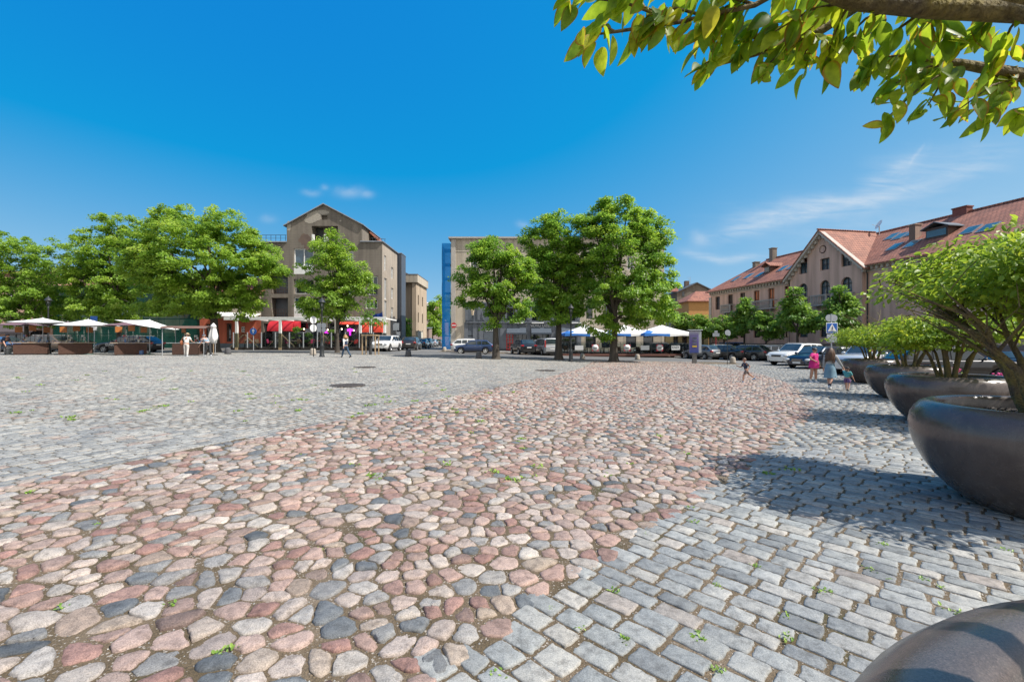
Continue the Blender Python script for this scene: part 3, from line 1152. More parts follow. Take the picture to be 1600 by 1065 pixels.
dup(protos['b'], at(1068, 64), 2.0, 'street tree farthest along, beside the low grey gabled hall', GS, 1.15)
# trees in and beyond the side street
GB = 'trees beyond the side street'
pb = at(676, 92)
t_ = tree('side_street_tree', 'leafy tree in the side street before the pink house', pb, (2.6, 0.16), [(-0.3, 0, 5.2, 2.6, 2.6, 3.0), (0.5, 0, 7.6, 1.6, 1.6, 1.8), (0.2, 0, 3.2, 2.2, 2.2, 1.4)], 110, 46, 0.42, LINDEN, GB, seed=41, cr=0.9)
dup(t_, at(690, 150), 1.0, 'tree rising behind the pink gabled house', GB, 1.75)
dup(t_, at(683, 165), 2.4, 'tree between the pink house and the blue netting', GB, 1.6)
dup(t_, at(636, 71), 0.6, 'low bush tree at the foot of the beige overhanging house', GB, (0.36, 0.36, 0.5))

# sapling with its stakes
ps = gp(579, 554)
tree('young_tree', 'thin staked sapling with sparse leaves beside the terrace', ps, (2.6, 0.045), [(0.0, 0, 3.3, 0.9, 0.9, 0.7), (0.2, 0, 2.7, 1.1, 1.1, 0.4), (-0.1, 0, 4.2, 0.5, 0.5, 0.7)], 34, 15, 0.2, YOUNGLIME, 'saplings', seed=51, cr=0.36, nlimb=12, cat='sapling')
WOODP = pm('stake_wood', (0.45, 0.33, 0.2), (0.34, 0.24, 0.14), scale=12, rough=0.8, streak=True)
st = thing('tree_stake_frame', 'pale wooden four post frame round the sapling', 'tree stakes', ps)
for sx_ in (-1, 1):
    for sy_ in (-1, 1):
        mb = MB()
        mb.box((sx_ * 0.55, sy_ * 0.5, 0.85), (0.09, 0.09, 1.75), bev=0.01)
        mb.build('post', WOODP, st)
for sy_ in (-1, 1):
    mb = MB()
    mb.box((0, sy_ * 0.56, 1.68), (1.25, 0.03, 0.1), bev=0.006)
    mb.build('rail', WOODP, st)
for sx_ in (-1, 1):
    mb = MB()
    mb.box((sx_ * 0.61, 0, 1.66), (0.03, 1.08, 0.1), bev=0.006)
    mb.build('rail', WOODP, st)
mb = MB()
mb.tube([(0, 0, 0), (0, 0, 1.4)], 0.12, n=10)
mb.build('trunk_guard', pm('guard_mesh', (0.05, 0.05, 0.05), rough=0.7), st)

# ------------------------------------------------------------------ bowl planters and their shrubs
m, nt, b, out = new_mat('polished_terrazzo')
tc = nd(nt, 'ShaderNodeTexCoord')
n1 = nd(nt, 'ShaderNodeTexNoise', i_Scale=2.2, i_Detail=6.0, i_Roughness=0.6)
n2 = nd(nt, 'ShaderNodeTexVoronoi', i_Scale=170.0)
n3 = nd(nt, 'ShaderNodeTexNoise', i_Scale=420.0, i_Detail=2.0)
n4 = nd(nt, 'ShaderNodeTexNoise', i_Scale=9.0, i_Detail=8.0, i_Roughness=0.7)
for q in (n1, n2, n3, n4):
    nt.links.new(tc.outputs['Object'], q.inputs['Vector'])
r1 = ramp(nt, [(0.3, (0.085, 0.070, 0.064)), (0.7, (0.13, 0.106, 0.096))])
nt.links.new(n1.outputs[0], r1.inputs[0])
r2 = ramp(nt, [(0.0, (2.6, 2.5, 2.4)), (0.10, (1.35, 1.3, 1.3)), (0.2, (1, 1, 1)), (0.8, (0.75, 0.75, 0.75))])
nt.links.new(n2.outputs[0], r2.inputs[0])
r3 = ramp(nt, [(0.3, (0.65, 0.65, 0.65)), (0.7, (1.35, 1.3, 1.28))])
nt.links.new(n3.outputs[0], r3.inputs[0])
c = mixc(nt, 1.0, r1.outputs[0], r2.outputs[0], 'MULTIPLY')
c = mixc(nt, 1.0, c, r3.outputs[0], 'MULTIPLY')
sz_ = nd(nt, 'ShaderNodeSeparateXYZ')
nt.links.new(tc.outputs['Object'], sz_.inputs[0])
dm = nd(nt, 'ShaderNodeMapRange')
dm.inputs['From Min'].default_value = 0.45
dm.inputs['From Max'].default_value = 0.0
nt.links.new(sz_.outputs[2], dm.inputs[0])
md = nd(nt, 'ShaderNodeMapping')
md.inputs['Scale'].default_value = (7.0, 7.0, 0.5)
nt.links.new(tc.outputs['Object'], md.inputs[0])
n5 = nd(nt, 'ShaderNodeTexNoise', i_Scale=1.6, i_Detail=7.0, i_Roughness=0.7)
nt.links.new(md.outputs[0], n5.inputs['Vector'])
r5 = ramp(nt, [(0.5, (0, 0, 0)), (0.72, (0.45, 0.45, 0.45))])
nt.links.new(n5.outputs[0], r5.inputs[0])
r6 = ramp(nt, [(0.45, (0, 0, 0)), (0.7, (0.55, 0.55, 0.55))])
nt.links.new(n4.outputs[0], r6.inputs[0])
ma = nd(nt, 'ShaderNodeMath', operation='MULTIPLY')
nt.links.new(r6.outputs[0], ma.inputs[0])
nt.links.new(dm.outputs[0], ma.inputs[1])
c = mixc(nt, r5.outputs[0], c, (0.17, 0.145, 0.125))
c = mixc(nt, ma.outputs[0], c, (0.24, 0.205, 0.165))
nt.links.new(c, b.inputs['Base Color'])
rr_ = ramp(nt, [(0.35, (0.19,) * 3), (0.6, (0.28,) * 3), (0.75, (0.46,) * 3)])
nt.links.new(n4.outputs[0], rr_.inputs[0])
nt.links.new(rr_.outputs[0], b.inputs['Roughness'])
b.inputs['Specular IOR Level'].default_value = 0.6
bp = nd(nt, 'ShaderNodeBump', i_Strength=0.06, i_Distance=0.003)
nt.links.new(n3.outputs[0], bp.inputs['Height'])
nt.links.new(bp.outputs[0], b.inputs['Normal'])
TERR = m
MULCH = pm('bark_mulch', (0.035, 0.028, 0.024), (0.015, 0.012, 0.011), scale=30, rough=0.95, bump=1.0, bscale=50)
CHIP = pm('mulch_chip', (0.075, 0.062, 0.055), (0.03, 0.026, 0.024), scale=14, rough=0.9)

PROF = [(0.0, 0.0), (0.56, 0.0), (0.60, 0.012), (0.70, 0.06), (0.82, 0.15), (0.93, 0.27), (1.03, 0.42), (1.10, 0.57), (1.145, 0.72), (1.155, 0.84), (1.14, 0.94), (1.10, 1.02), (1.05, 1.075), (0.995, 1.10), (0.95, 1.105), (0.915, 1.09), (0.895, 1.05), (0.885, 0.96), (0.88, 0.86)]
pmb = MB()
pmb.lathe(PROF, n=96)
planter_me = pmb.mesh('bowl_planter', TERR)
smb = MB()
smb.lathe([(0.884, 0.93), (0.6, 0.955), (0.3, 0.97), (0.0, 0.975)], n=40)
soil_me = smb.mesh('soil', MULCH)
r = np.random.default_rng(5)
cmb_ = MB()
for _ in range(900):
    a, q = r.random() * 6.283, 0.87 * math.sqrt(r.random())
    cmb_.box((q * math.cos(a), q * math.sin(a), 0.965 - 0.02 * q + r.random() * 0.02), (r.uniform(0.02, 0.07), r.uniform(0.012, 0.03), 0.009), rz=r.random() * 6.28, rx=r.normal(0, 0.35), ry=r.normal(0, 0.35))
chip_me = cmb_.mesh('bark_chips', CHIP)
SPOTS = [(1.335, 0.0), (5.63, 4.72), (9.75, 10.1), (13.05, 15.0), (16.6, 21.0)]
PL = ['nearest dark bowl planter, cut by the bottom right corner', 'large dark polished bowl planter, second nearest', 'dark bowl planter, middle one of the row',
      'dark bowl planter right behind the toddler', 'farthest dark bowl planter, behind the strolling women']
for (x, y), lab in zip(SPOTS, PL):
    t = thing('bowl_planter', lab, 'planter', (x, y, gz(x, y)), rz=x, group='dark stone bowl planters')
    link('bowl', planter_me, t)
    s_ = link('soil', soil_me, t)
    link('bark_chips', chip_me, s_)['kind'] = 'stuff'


def shrub_skeleton(r, nst, spread, h0, h1, rad0):
    """stems fan out of the soil and fork; returns builder and the twig ends"""
    mb = MB()
    ends = []
    for i in range(nst):
        a = 6.283 * i / nst + r.normal(0, 0.25)
        out_ = spread * r.uniform(0.55, 1.0)
        p0 = Vector((0.16 * math.cos(a), 0.16 * math.sin(a), -0.05))
        hh = r.uniform(h0, h1)
        p1 = p0 + Vector((math.cos(a) * out_ * 0.25, math.sin(a) * out_ * 0.25, hh * 0.42))
        p2 = p0 + Vector((math.cos(a) * out_ * 0.58, math.sin(a) * out_ * 0.58, hh * 0.74))
        p3 = p0 + Vector((math.cos(a) * out_, math.sin(a) * out_, hh))
        b0 = rad0 * r.uniform(0.7, 1.15)
        pts = [p0, p0.lerp(p1, 0.5) + Vector(r.normal(0, 0.015, 3)), p1, p1.lerp(p2, 0.5) + Vector(r.normal(0, 0.02, 3)), p2, p3]
        mb.tube(pts, [b0 * 1.3, b0, b0 * 0.85, b0 * 0.68, b0 * 0.5, 0.006], n=7, cap=False)
        for j in range(5):
            s0 = pts[2 + j % 3].lerp(pts[3 + j % 3], r.random())
            a2 = a + r.normal(0, 0.75)
            ln = r.uniform(0.45, 0.95)
            e = s0 + Vector((math.cos(a2) * ln * 0.75, math.sin(a2) * ln * 0.75, ln * r.uniform(0.35, 0.8)))
            md = s0.lerp(e, 0.5) + Vector(r.normal(0, 0.03, 3))
            mb.tube([s0, md, e], [b0 * 0.42, b0 * 0.3, 0.005], n=5, cap=False)
            ends.append(e)
            for _ in range(2):
                a3 = a2 + r.normal(0, 0.9)
                l3 = r.uniform(0.25, 0.5)
                e2 = md.lerp(e, r.random()) + Vector((math.cos(a3) * l3, math.sin(a3) * l3, l3 * r.uniform(0.1, 0.6)))
                mb.tube([md, e2], [b0 * 0.2, 0.004], n=4, cap=False)
                ends.append(e2)
        ends.append(p3)
    return mb, ends


def shrub(label, loc, rz, seed, lobes, nclump, nleaf, size, spread, cr=0.3, nst=9):
    r = np.random.default_rng(seed)
    t = thing('multi_stem_shrub', label, 'shrub', loc, rz, 'shrubs in the bowl planters')
    mb, ends = shrub_skeleton(r, nst, spread, 1.25, 1.6, 0.042)
    C = sample_lobes(lobes, nclump, r, shell=0.25, gapscale=0.5, gapthr=-0.12)
    E = np.array([tuple(e) for e in ends])
    for c in C[::2]:
        j = int(np.argmin(((E - c) ** 2).sum(1)))
        e = Vector(E[j])
        cv = Vector(c)
        if (cv - e).length < 1.2:
            mb.tube([e, e.lerp(cv, 0.5) + Vector((0, 0, 0.03)), cv], [0.007, 0.005, 0.003], n=4, cap=False)
    mb.build('stem', BARK2, t)
    n = nclump * nleaf
    ci = np.repeat(np.arange(nclump), nleaf)
    d = r.normal(size=(n, 3))
    d /= np.linalg.norm(d, axis=1, keepdims=True)
    off = d * (r.random(n) ** 0.5)[:, None] * cr * np.array([1, 1, 0.42])
    off[:, 2] -= 0.35 * (off[:, 0] ** 2 + off[:, 1] ** 2) / cr
    P = C[ci] + off
    D = off * np.array([1, 1, 0.2]) / cr + r.normal(0, 0.35, (n, 3)) + np.array([0, 0, -0.35]) + 0.25 * np.sign(C[ci]) * np.array([1, 1, 0])
    Nn = np.array([0, 0, 1.0]) + r.normal(0, 0.38, (n, 3))
    S = size * r.uniform(0.6, 1.25, n)
    cb = np.clip(r.normal(0.45, 0.2, nclump), 0, 1)
    top = np.clip((P[:, 2] - 1.2) / 0.8, 0, 1)
    rnd = np.clip(0.55 * cb[ci] + 0.35 * r.random(n) + 0.1 * top, 0, 1)
    link('crown', leaves_mesh('crown', P, D, Nn, S, rnd, IRONWOOD, LEAF6), t)
    return t


LA = [(0.05, 0, 1.62, 1.36, 1.36, 0.42), (-0.4, 0.25, 1.5, 1.02, 1.05, 0.4), (0.5, -0.4, 1.75, 0.9, 0.9, 0.35), (0.2, 0.6, 1.7, 1.0, 0.9, 0.35)]
SH = ['spreading multi stem shrub in the second nearest planter, its limbs cut by the right edge', 'multi stem shrub with four mossy stems in the middle planter', 'yellow green shrub in the planter behind the toddler', 'small yellow green shrub in the farthest planter']
x, y = SPOTS[1]
s1 = shrub(SH[0], (x, y, gz(x, y) + 0.96), 0.0, 61, LA, 330, 74, 0.074, 1.15, cr=0.29)
LBm = [(0, 0, 1.15, 1.5, 1.5, 0.38), (-0.5, 0.3, 1.05, 1.0, 1.0, 0.35), (0.5, -0.4, 1.25, 0.8, 0.8, 0.3)]
for i, lab in ((2, SH[1]), (3, SH[2]), (4, SH[3])):
    x, y = SPOTS[i]
    if i == 2:
        s2 = shrub(lab, (x, y, gz(x, y) + 0.96), 0.4, 63, LBm, 190, 46, 0.098, 1.0, cr=0.32, nst=8)
    else:
        dup(s2, (x, y, gz(x, y) + 0.96), 1.7 * i, lab, None, 1.0 + 0.06 * (i == 4))

# the shrub over the camera: its limbs reach forward from the nearest planter
r = np.random.default_rng(77)
x0, y0 = SPOTS[0]
zb = gz(x0, y0) + 0.96
ts = thing('multi_stem_shrub', 'shrub in the nearest planter, red edged leaves hanging into the top of the picture', 'shrub', (x0, y0, zb), 0, 'shrubs in the bowl planters')
LO = Vector((x0, y0, zb))


def V3(px, py, Y):
    Y = 1.1 + (Y - 1.1) * 0.5 if py > -50 else Y
    return Vector(((px - 800) / F * Y, Y, CAMZ + (532.5 - py) / F * Y)) - LO


mb = MB()
A = V3(1900, -60, 1.25)
stems = [
    ([Vector((0.05, 0.1, -0.05)), Vector((0.25, 0.45, 0.6)), Vector((0.5, 0.9, 1.15)), V3(1800, 35, 1.3), V3(1600, 18, 1.22), V3(1450, 12, 1.16), V3(1330, 2, 1.12), V3(1200, -40, 1.1)], [0.045, 0.042, 0.036, 0.031, 0.027, 0.024, 0.020, 0.010]),
    ([Vector((0.1, 0.0, -0.05)), Vector((0.55, 0.45, 0.5)), Vector((0.85, 0.95, 0.95)), V3(1720, 118, 1.75), V3(1600, 118, 1.68), V3(1500, 100, 1.6), V3(1420, 88, 1.55)], [0.04, 0.036, 0.030, 0.022, 0.019, 0.013, 0.006]),
    ([Vector((-0.05, 0.15, -0.05)), Vector((0.1, 0.6, 0.75)), Vector((0.3, 0.95, 1.2)), V3(1420, -40, 1.35), V3(1280, 50, 1.4), V3(1180, 85, 1.45), V3(1110, 105, 1.48)], [0.035, 0.032, 0.026, 0.015, 0.011, 0.007, 0.003]),
    ([Vector((-0.1, 0.1, -0.05)), Vector((-0.1, 0.6, 0.8)), Vector((-0.1, 0.85, 1.3)), V3(1300, -60, 1.15), V3(1180, 8, 1.2), V3(1060, 35, 1.22), V3(960, 50, 1.22), V3(925, 55, 1.21)], [0.03, 0.028, 0.02, 0.010, 0.0065, 0.005, 0.004, 0.002]),
]
twigs = []


def twig(a, bb, r0=0.004, sag=0.02):
    md = a.lerp(bb, 0.5) + Vector((0, 0, sag))
    mb.tube([a, md, bb], [r0, r0 * 0.75, r0 * 0.4], n=5, cap=False)
    return [a.lerp(bb, q) + Vector((0, 0, sag * 4 * q * (1 - q))) for q in (0.25, 0.45, 0.62, 0.78, 0.9, 1.0)]


for pts, rad in stems:
    mb.tube(pts, rad, n=9, cap=False)
nodes = []
TW = [((1060, 35, 1.22), (880, -6, 1.2)), ((1180, 8, 1.2), (985, -30, 1.18)), ((1100, 25, 1.22), (1010, 25, 1.2)), ((960, 50, 1.22), (925, 55, 1.2)), ((1060, 30, 1.22), (1000, 50, 1.24)),
      ((1280, 50, 1.4), (1130, 75, 1.4)), ((1280, 50, 1.4), (1190, 110, 1.38)), ((1180, 85, 1.45), (1100, 100, 1.46)), ((1280, 50, 1.4), (1250, 105, 1.36)), ((1330, 2, 1.12), (1290, 95, 1.3)),
      ((1200, -40, 1.1), (1100, 20, 1.2)), ((1180, -10, 1.2), (1090, 55, 1.3)), ((1330, 2, 1.12), (1210, 50, 1.3)), ((1450, 12, 1.16), (1360, 100, 1.4)), ((1400, 10, 1.14), (1310, 70, 1.35)),
      ((1500, 100, 1.6), (1385, 185, 1.5)), ((1500, 100, 1.6), (1400, 130, 1.5)), ((1600, 118, 1.68), (1500, 170, 1.55)), ((1600, 118, 1.68), (1545, 175, 1.6)), ((1720, 118, 1.75), (1590, 180, 1.6)),
      ((1500, 100, 1.6), (1450, 165, 1.55)), ((1420, 88, 1.55), (1350, 110, 1.5)), ((1600, 18, 1.22), (1560, 90, 1.45)), ((1450, 12, 1.16), (1470, 60, 1.4)), ((1600, 18, 1.22), (1500, 60, 1.4)),
      ((1720, 118, 1.75), (1620, 60, 1.6)), ((1330, 2, 1.12), (1230, -20, 1.3)), ((1450, 12, 1.16), (1380, -30, 1.3)), ((1600, 18, 1.22), (1540, -40, 1.35)), ((1450, 12, 1.16), (1420, 70, 1.5)),
      ((1280, 50, 1.4), (1170, 40, 1.35)), ((1180, 8, 1.2), (1130, 40, 1.3)), ((1300, -60, 1.15), (1080, -25, 1.25)), ((1060, 35, 1.22), (950, 10, 1.3)), ((1330, 2, 1.12), (1260, 20, 1.45)),
      ((1600, 118, 1.68), (1540, 120, 1.75)), ((1600, 118, 1.68), (1560, 150, 1.8)), ((1500, 100, 1.6), (1440, 110, 1.75)), ((1400, 10, 1.14), (1340, 60, 1.55)), ((1280, 50, 1.4), (1240, 70, 1.6))]
for a, bb in TW:
    nodes += [(p, i, V3(*bb) - V3(*a)) for i, p in enumerate(twig(V3(*a), V3(*bb), 0.0045))]
mb.build('stem', BARK2, ts)
# leaves: long ovals with a folded midrib, hanging from the twigs
lf = []
for i in range(9):
    q = i / 8.0
    wd = 0.25 * math.sin(math.pi * q ** 0.85) ** 0.8 if 0 < q < 1 else 0
    lf.append((wd, q, -0.12 * q * q + 0.05 * q))
P, D, Nn, S, rn = [], [], [], [], []
for p, i, dv in nodes:
    k = r.integers(2, 4) if i < 5 else 4
    for _ in range(k):
        side = r.choice((-1, 1))
        dd = dv.normalized()
        dr = np.array((dd.x * 0.5 + r.normal(0, 0.30), dd.y * 0.4 + r.normal(0, 0.45), -0.75 + r.normal(0, 0.35)))
        P.append(np.array(p) + r.normal(0, 0.012, 3))
        D.append(dr)
        Nn.append(np.array((-dr[0] * 0.2 + r.normal(0, 0.5), -0.55 + r.normal(0, 0.5), 0.55 + r.normal(0, 0.3))))
        S.append(r.uniform(0.042, 0.084))
        rn.append(np.clip(r.normal(0.5, 0.25), 0, 1))
P, D, Nn, S, rn = map(np.array, (P, D, Nn, S, rn))
X, Y, Z = frames(D, Nn)
n = len(P)
verts = []
edge = []
curl = r.uniform(-0.15, 0.35, n)
for wd, q, zc in lf:
    for sgn in (-1, 0, 1):
        off = (sgn * wd) * X + q * Y + (zc - curl * q * q * 0.5 + abs(sgn) * wd * 0.35)[:, None] * Z if hasattr(zc, 'shape') else (sgn * wd) * X + q * Y + (zc + abs(sgn) * wd * 0.35 - curl * q * q * 0.5)[:, None] * Z
        verts.append(P + S[:, None] * off)
        edge.append(np.full(n, abs(sgn) * 0.9 + (q > 0.9) * 0.3))
nv = len(verts)
Vv = np.stack(verts, 1)
red = np.clip(r.normal(0.65, 0.35, n), 0, 1)
ed = np.stack(edge, 1) * red[:, None]
fs = []
for i in range(8):
    for s_ in (0, 1):
        fs.append((i * 3 + s_, i * 3 + s_ + 1, (i + 1) * 3 + s_ + 1, (i + 1) * 3 + s_))
fl = (np.array(fs)[None] + (np.arange(n) * nv)[:, None, None]).reshape(-1)
link('crown', np_mesh('crown', Vv.reshape(-1, 3), fl, np.full(n * len(fs), 4), IRONWOOD_NEAR, {'rnd': np.repeat(rn, nv), 'edge': ed.ravel()}), ts)

# weeds between the stones
r = np.random.default_rng(9)
P, D, Nn, S, rn = [], [], [], [], []
wp = [(95, 950), (265, 945), (590, 750), (1010, 835), (350, 1020), (45, 770), (410, 690), (320, 715), (1180, 885), (1290, 925), (1440, 905), (640, 752), (470, 710), (810, 690), (1490, 955), (780, 1055), (1230, 1000), (500, 860), (1120, 915), (860, 950), (150, 820)]
wp += [(r.uniform(20, 760), r.uniform(575, 660)) for _ in range(70)] + [(r.uniform(500, 1250), r.uniform(590, 760)) for _ in range(30)] + [(r.uniform(850, 1590), r.uniform(780, 1050)) for _ in range(16)]
for i, (px, py) in enumerate(wp):
    c = gp(px, py)
    big = r.uniform(0.018, 0.04) if (i < 21 or py > 780) else r.uniform(0.04, 0.09)
    for _ in range(r.integers(8, 22)):
        a = r.random() * 6.28
        P.append((c.x + r.normal(0, big * 0.6), c.y + r.normal(0, big * 0.6), c.z + 0.004))
        D.append((math.cos(a), math.sin(a), r.uniform(0.35, 1.1)))
        Nn.append((0, 0, 1))
        S.append(big * r.uniform(0.4, 0.9))
        rn.append(r.random())
tag(link('weeds', leaves_mesh('weeds', np.array(P), np.array(D), np.array(Nn, float), np.array(S), np.array(rn), WEED, LEAF6)), 'small green weeds growing in the joints of the paving', kind='stuff')
# ------------------------------------------------------------------ buildings
def wall(mb, o, u, inw, L, H, ops=(), mi=0, rev=0.2, z0=0.0, rmi=None):
    """wall sheet with openings (x0, z0, x1, z1[, 'arch']) and their reveals; u runs along it, inw points into the house"""
    o, u, inw = Vector(o), Vector(u), Vector(inw)
    up = Vector((0, 0, 1))
    rmi = mi if rmi is None else rmi
    xs = sorted(set([0.0, L] + [v for p in ops for v in (p[0], p[2]) if 0 < v < L]))
    zs = sorted(set([z0, H] + [v for p in ops for v in (p[1], p[3]) if z0 < v < H]))
    P = lambda x, z, d=0.0: o + u * x + up * z + inw * d
    for i in range(len(xs) - 1):
        # merge free cells of a column
        run = None
        for j in range(len(zs) - 1):
            mx, mz = (xs[i] + xs[i + 1]) / 2, (zs[j] + zs[j + 1]) / 2
            free = not any(p[0] < mx < p[2] and p[1] < mz < p[3] for p in ops)
            if free and run is None:
                run = zs[j]
            if run is not None and (not free or j == len(zs) - 2):
                e = zs[j + 1] if free else zs[j]
                mb.add([P(xs[i], run), P(xs[i + 1], run), P(xs[i + 1], e), P(xs[i], e)], [(0, 1, 2, 3)], mi)
                run = None
    for p in ops:
        a, b, c, d = p[:4]
        arch = len(p) > 4 and p[4] == 'arch'
        rv = p[5] if len(p) > 5 else rev
        mb.add([P(a, b), P(c, b), P(c, b, rv), P(a, b, rv)], [(0, 1, 2, 3)], rmi)
        if arch:
            rr = (c - a) / 2
            cz = d - rr
            n = 8
            arc = [((a + c) / 2 - rr * math.cos(math.pi * k / n), cz + rr * math.sin(math.pi * k / n)) for k in range(n + 1)]
            for k in range(n):
                corner = (a, d) if k < n / 2 else (c, d)
                mb.add([P(*corner), P(*arc[k]), P(*arc[k + 1])], [(0, 1, 2)], mi)
                mb.add([P(*arc[k]), P(*arc[k], rv), P(*arc[k + 1], rv), P(*arc[k + 1])], [(0, 1, 2, 3)], rmi)
            d = cz
        else:
            mb.add([P(a, d), P(a, d, rv), P(c, d, rv), P(c, d)], [(0, 1, 2, 3)], rmi)
        mb.add([P(a, b), P(a, b, rv), P(a, d, rv), P(a, d)], [(0, 1, 2, 3)], rmi)
        mb.add([P(c, b), P(c, d), P(c, d, rv), P(c, b, rv)], [(0, 1, 2, 3)], rmi)


def window(par, o, u, inw, op, fm, gm, nv=1, nh=1, fw=0.07, rev=0.2, sill=None, name='window'):
    """frame with its glass set at the back of an opening"""
    o, u, inw = Vector(o), Vector(u), Vector(inw)
    a, b, c, d = op[:4]
    arch = len(op) > 4 and op[4] == 'arch'
    rv = op[5] if len(op) > 5 else rev
    dp = rv - 0.06
    up = Vector((0, 0, 1))
    P = lambda x, z, dd=0.0: o + u * x + up * z + inw * dd
    mb = MB()
    top = d - (c - a) / 2 if arch else d
    hw = fw / 2
    mb.beam(P(a + hw, b, dp), P(a + hw, top, dp), fw, 0.07)
    mb.beam(P(c - hw, b, dp), P(c - hw, top, dp), fw, 0.07)
    mb.beam(P(a + fw, b + hw, dp), P(c - fw, b + hw, dp), 0.07, fw)
    if arch:
        n = 8
        rr = (c - a) / 2 - hw
        pts = [P((a + c) / 2 - rr * math.cos(math.pi * k / n), top + rr * math.sin(math.pi * k / n), dp) for k in range(n + 1)]
        for k in range(n):
            mb.beam(pts[k], pts[k + 1], 0.07, fw)
        mb.beam(P(a + fw, top, dp), P(c - fw, top, dp), 0.06, fw * 0.8)
    else:
        mb.beam(P(a + fw, d - hw, dp), P(c - fw, d - hw, dp), 0.07, fw)
    for k in range(1, nv + 1):
        x = a + (c - a) * k / (nv + 1)
        mb.beam(P(x, b + fw, dp), P(x, (d if arch else top) - fw, dp), fw * 0.8, 0.06)
    for k in range(1, nh + 1):
        z = b + (top - b) * k / (nh + 1)
        mb.beam(P(a + fw, z, dp + 0.004), P(c - fw, z, dp + 0.004), 0.05, fw * 0.6)
    if sill:
        mb.box(P((a + c) / 2, b - 0.03, -0.03), ((c - a) + 0.16, 0.14, 0.05), rz=math.atan2(u.y, u.x), mi=1)
    fr = mb.build(name, [fm, sill or fm], par)
    g = MB()
    pts = [P(a, b, rv - 0.02), P(c, b, rv - 0.02), P(c, top, rv - 0.02)]
    if arch:
        rr = (c - a) / 2
        pts += [P((a + c) / 2 + rr * math.cos(math.pi * k / 8), top + rr * math.sin(math.pi * k / 8), rv - 0.02) for k in range(1, 8)]
    pts.append(P(a, top, rv - 0.02))
    g.add(pts, [tuple(range(len(pts)))])
    g.build('pane', gm, fr)
    return fr


def slab(mb, poly, th, mi=0):
    n = len(poly)
    V_ = [Vector(p) for p in poly]
    lo = [v - Vector((0, 0, th)) for v in V_]
    fs = [tuple(range(n)), tuple(range(2 * n - 1, n - 1, -1))]
    for i in range(n):
        j = (i + 1) % n
        fs.append((i, n + i, n + j, j))
    mb.add(V_ + lo, fs, mi)


def tile_mat(name, c1, c2, along='X', pitch=0.30, row=0.36):
    """clay tiles: rows of rounded tiles with tone differing tile by tile"""
    m, nt, b, out = new_mat(name)
    tc = nd(nt, 'ShaderNodeTexCoord')
    mp = nd(nt, 'ShaderNodeMapping')
    if along == 'Y':
        mp.inputs['Rotation'].default_value = (0, 0, R(90))
    nt.links.new(tc.outputs['Object'], mp.inputs[0])
    br = nd(nt, 'ShaderNodeTexBrick', i_Scale=1.0)
    br.inputs['Brick Width'].default_value = pitch
    br.inputs['Row Height'].default_value = row * 0.8
    br.inputs['Mortar Size'].default_value = 0.022
    br.inputs['Color1'].default_value = rgba(c1)
    br.inputs['Color2'].default_value = rgba(c2)
    br.inputs['Mortar'].default_value = rgba(tuple(v * 0.32 for v in c1))
    nt.links.new(mp.outputs[0], br.inputs['Vector'])
    n1 = nd(nt, 'ShaderNodeTexNoise', i_Scale=0.9, i_Detail=5.0)
    nt.links.new(tc.outputs['Object'], n1.inputs['Vector'])
    r1 = ramp(nt, [(0.3, (0.72, 0.72, 0.74)), (0.7, (1.15, 1.12, 1.08))])
    nt.links.new(n1.outputs[0], r1.inputs[0])
    c = mixc(nt, 1.0, br.outputs[0], r1.outputs[0], 'MULTIPLY')
    nt.links.new(c, b.inputs['Base Color'])
    b.inputs['Roughness'].default_value = 0.8
    wv = nd(nt, 'ShaderNodeTexWave', i_Scale=1.0 / pitch * 0.5 * 0.32)
    nt.links.new(mp.outputs[0], wv.inputs['Vector'])
    bp = nd(nt, 'ShaderNodeBump', i_Strength=0.7, i_Distance=0.05)
    nt.links.new(br.outputs['Fac'], bp.inputs['Height'])
    bp.invert = True
    nt.links.new(bp.outputs[0], b.inputs['Normal'])
    return m


def letters(par, text, size, loc, rz, m, depth=0.02, name='lettering', rx=90, align='CENTER', spacing=1.0):
    cu = bpy.data.curves.new(name, 'FONT')
    cu.body = text
    cu.size = size
    cu.extrude = depth
    cu.align_x = align
    cu.space_character = spacing
    cu.materials.append(m)
    tmp = bpy.data.objects.new(name, cu)
    me = bpy.data.meshes.new_from_object(tmp)
    bpy.data.objects.remove(tmp)
    o = bpy.data.objects.new(name, me)
    COL.objects.link(o)
    o.parent = par
    o.location = loc
    o.rotation_euler = (R(rx), 0, rz)
    return o


GLASS = glass_mat('window_glass')
GLASSB = glass_mat('window_glass_blue', (0.03, 0.06, 0.085))
WARMG = glass_mat('window_glass_warm', (0.30, 0.085, 0.035), 0.2)
WHITE = pm('white_paint', (0.80, 0.80, 0.78), (0.70, 0.70, 0.68), rough=0.45)
GREYP = pm('grey_steel_paint', (0.42, 0.44, 0.46), (0.36, 0.38, 0.40), rough=0.5)
DARKP = pm('dark_paint', (0.03, 0.032, 0.036), rough=0.5)
BROWNF = pm('brown_frame', (0.075, 0.04, 0.028), rough=0.5)
TILE = tile_mat('clay_tiles_shallow', (0.33, 0.125, 0.078), (0.25, 0.09, 0.056))
TILE2 = tile_mat('clay_tiles', (0.39, 0.165, 0.11), (0.29, 0.115, 0.077))
TILEY = tile_mat('clay_tiles_cross', (0.37, 0.16, 0.107), (0.28, 0.115, 0.078), along='Y')
ZINC = pm('zinc_sheet', (0.36, 0.39, 0.42), (0.28, 0.30, 0.33), rough=0.4, metal=0.6)


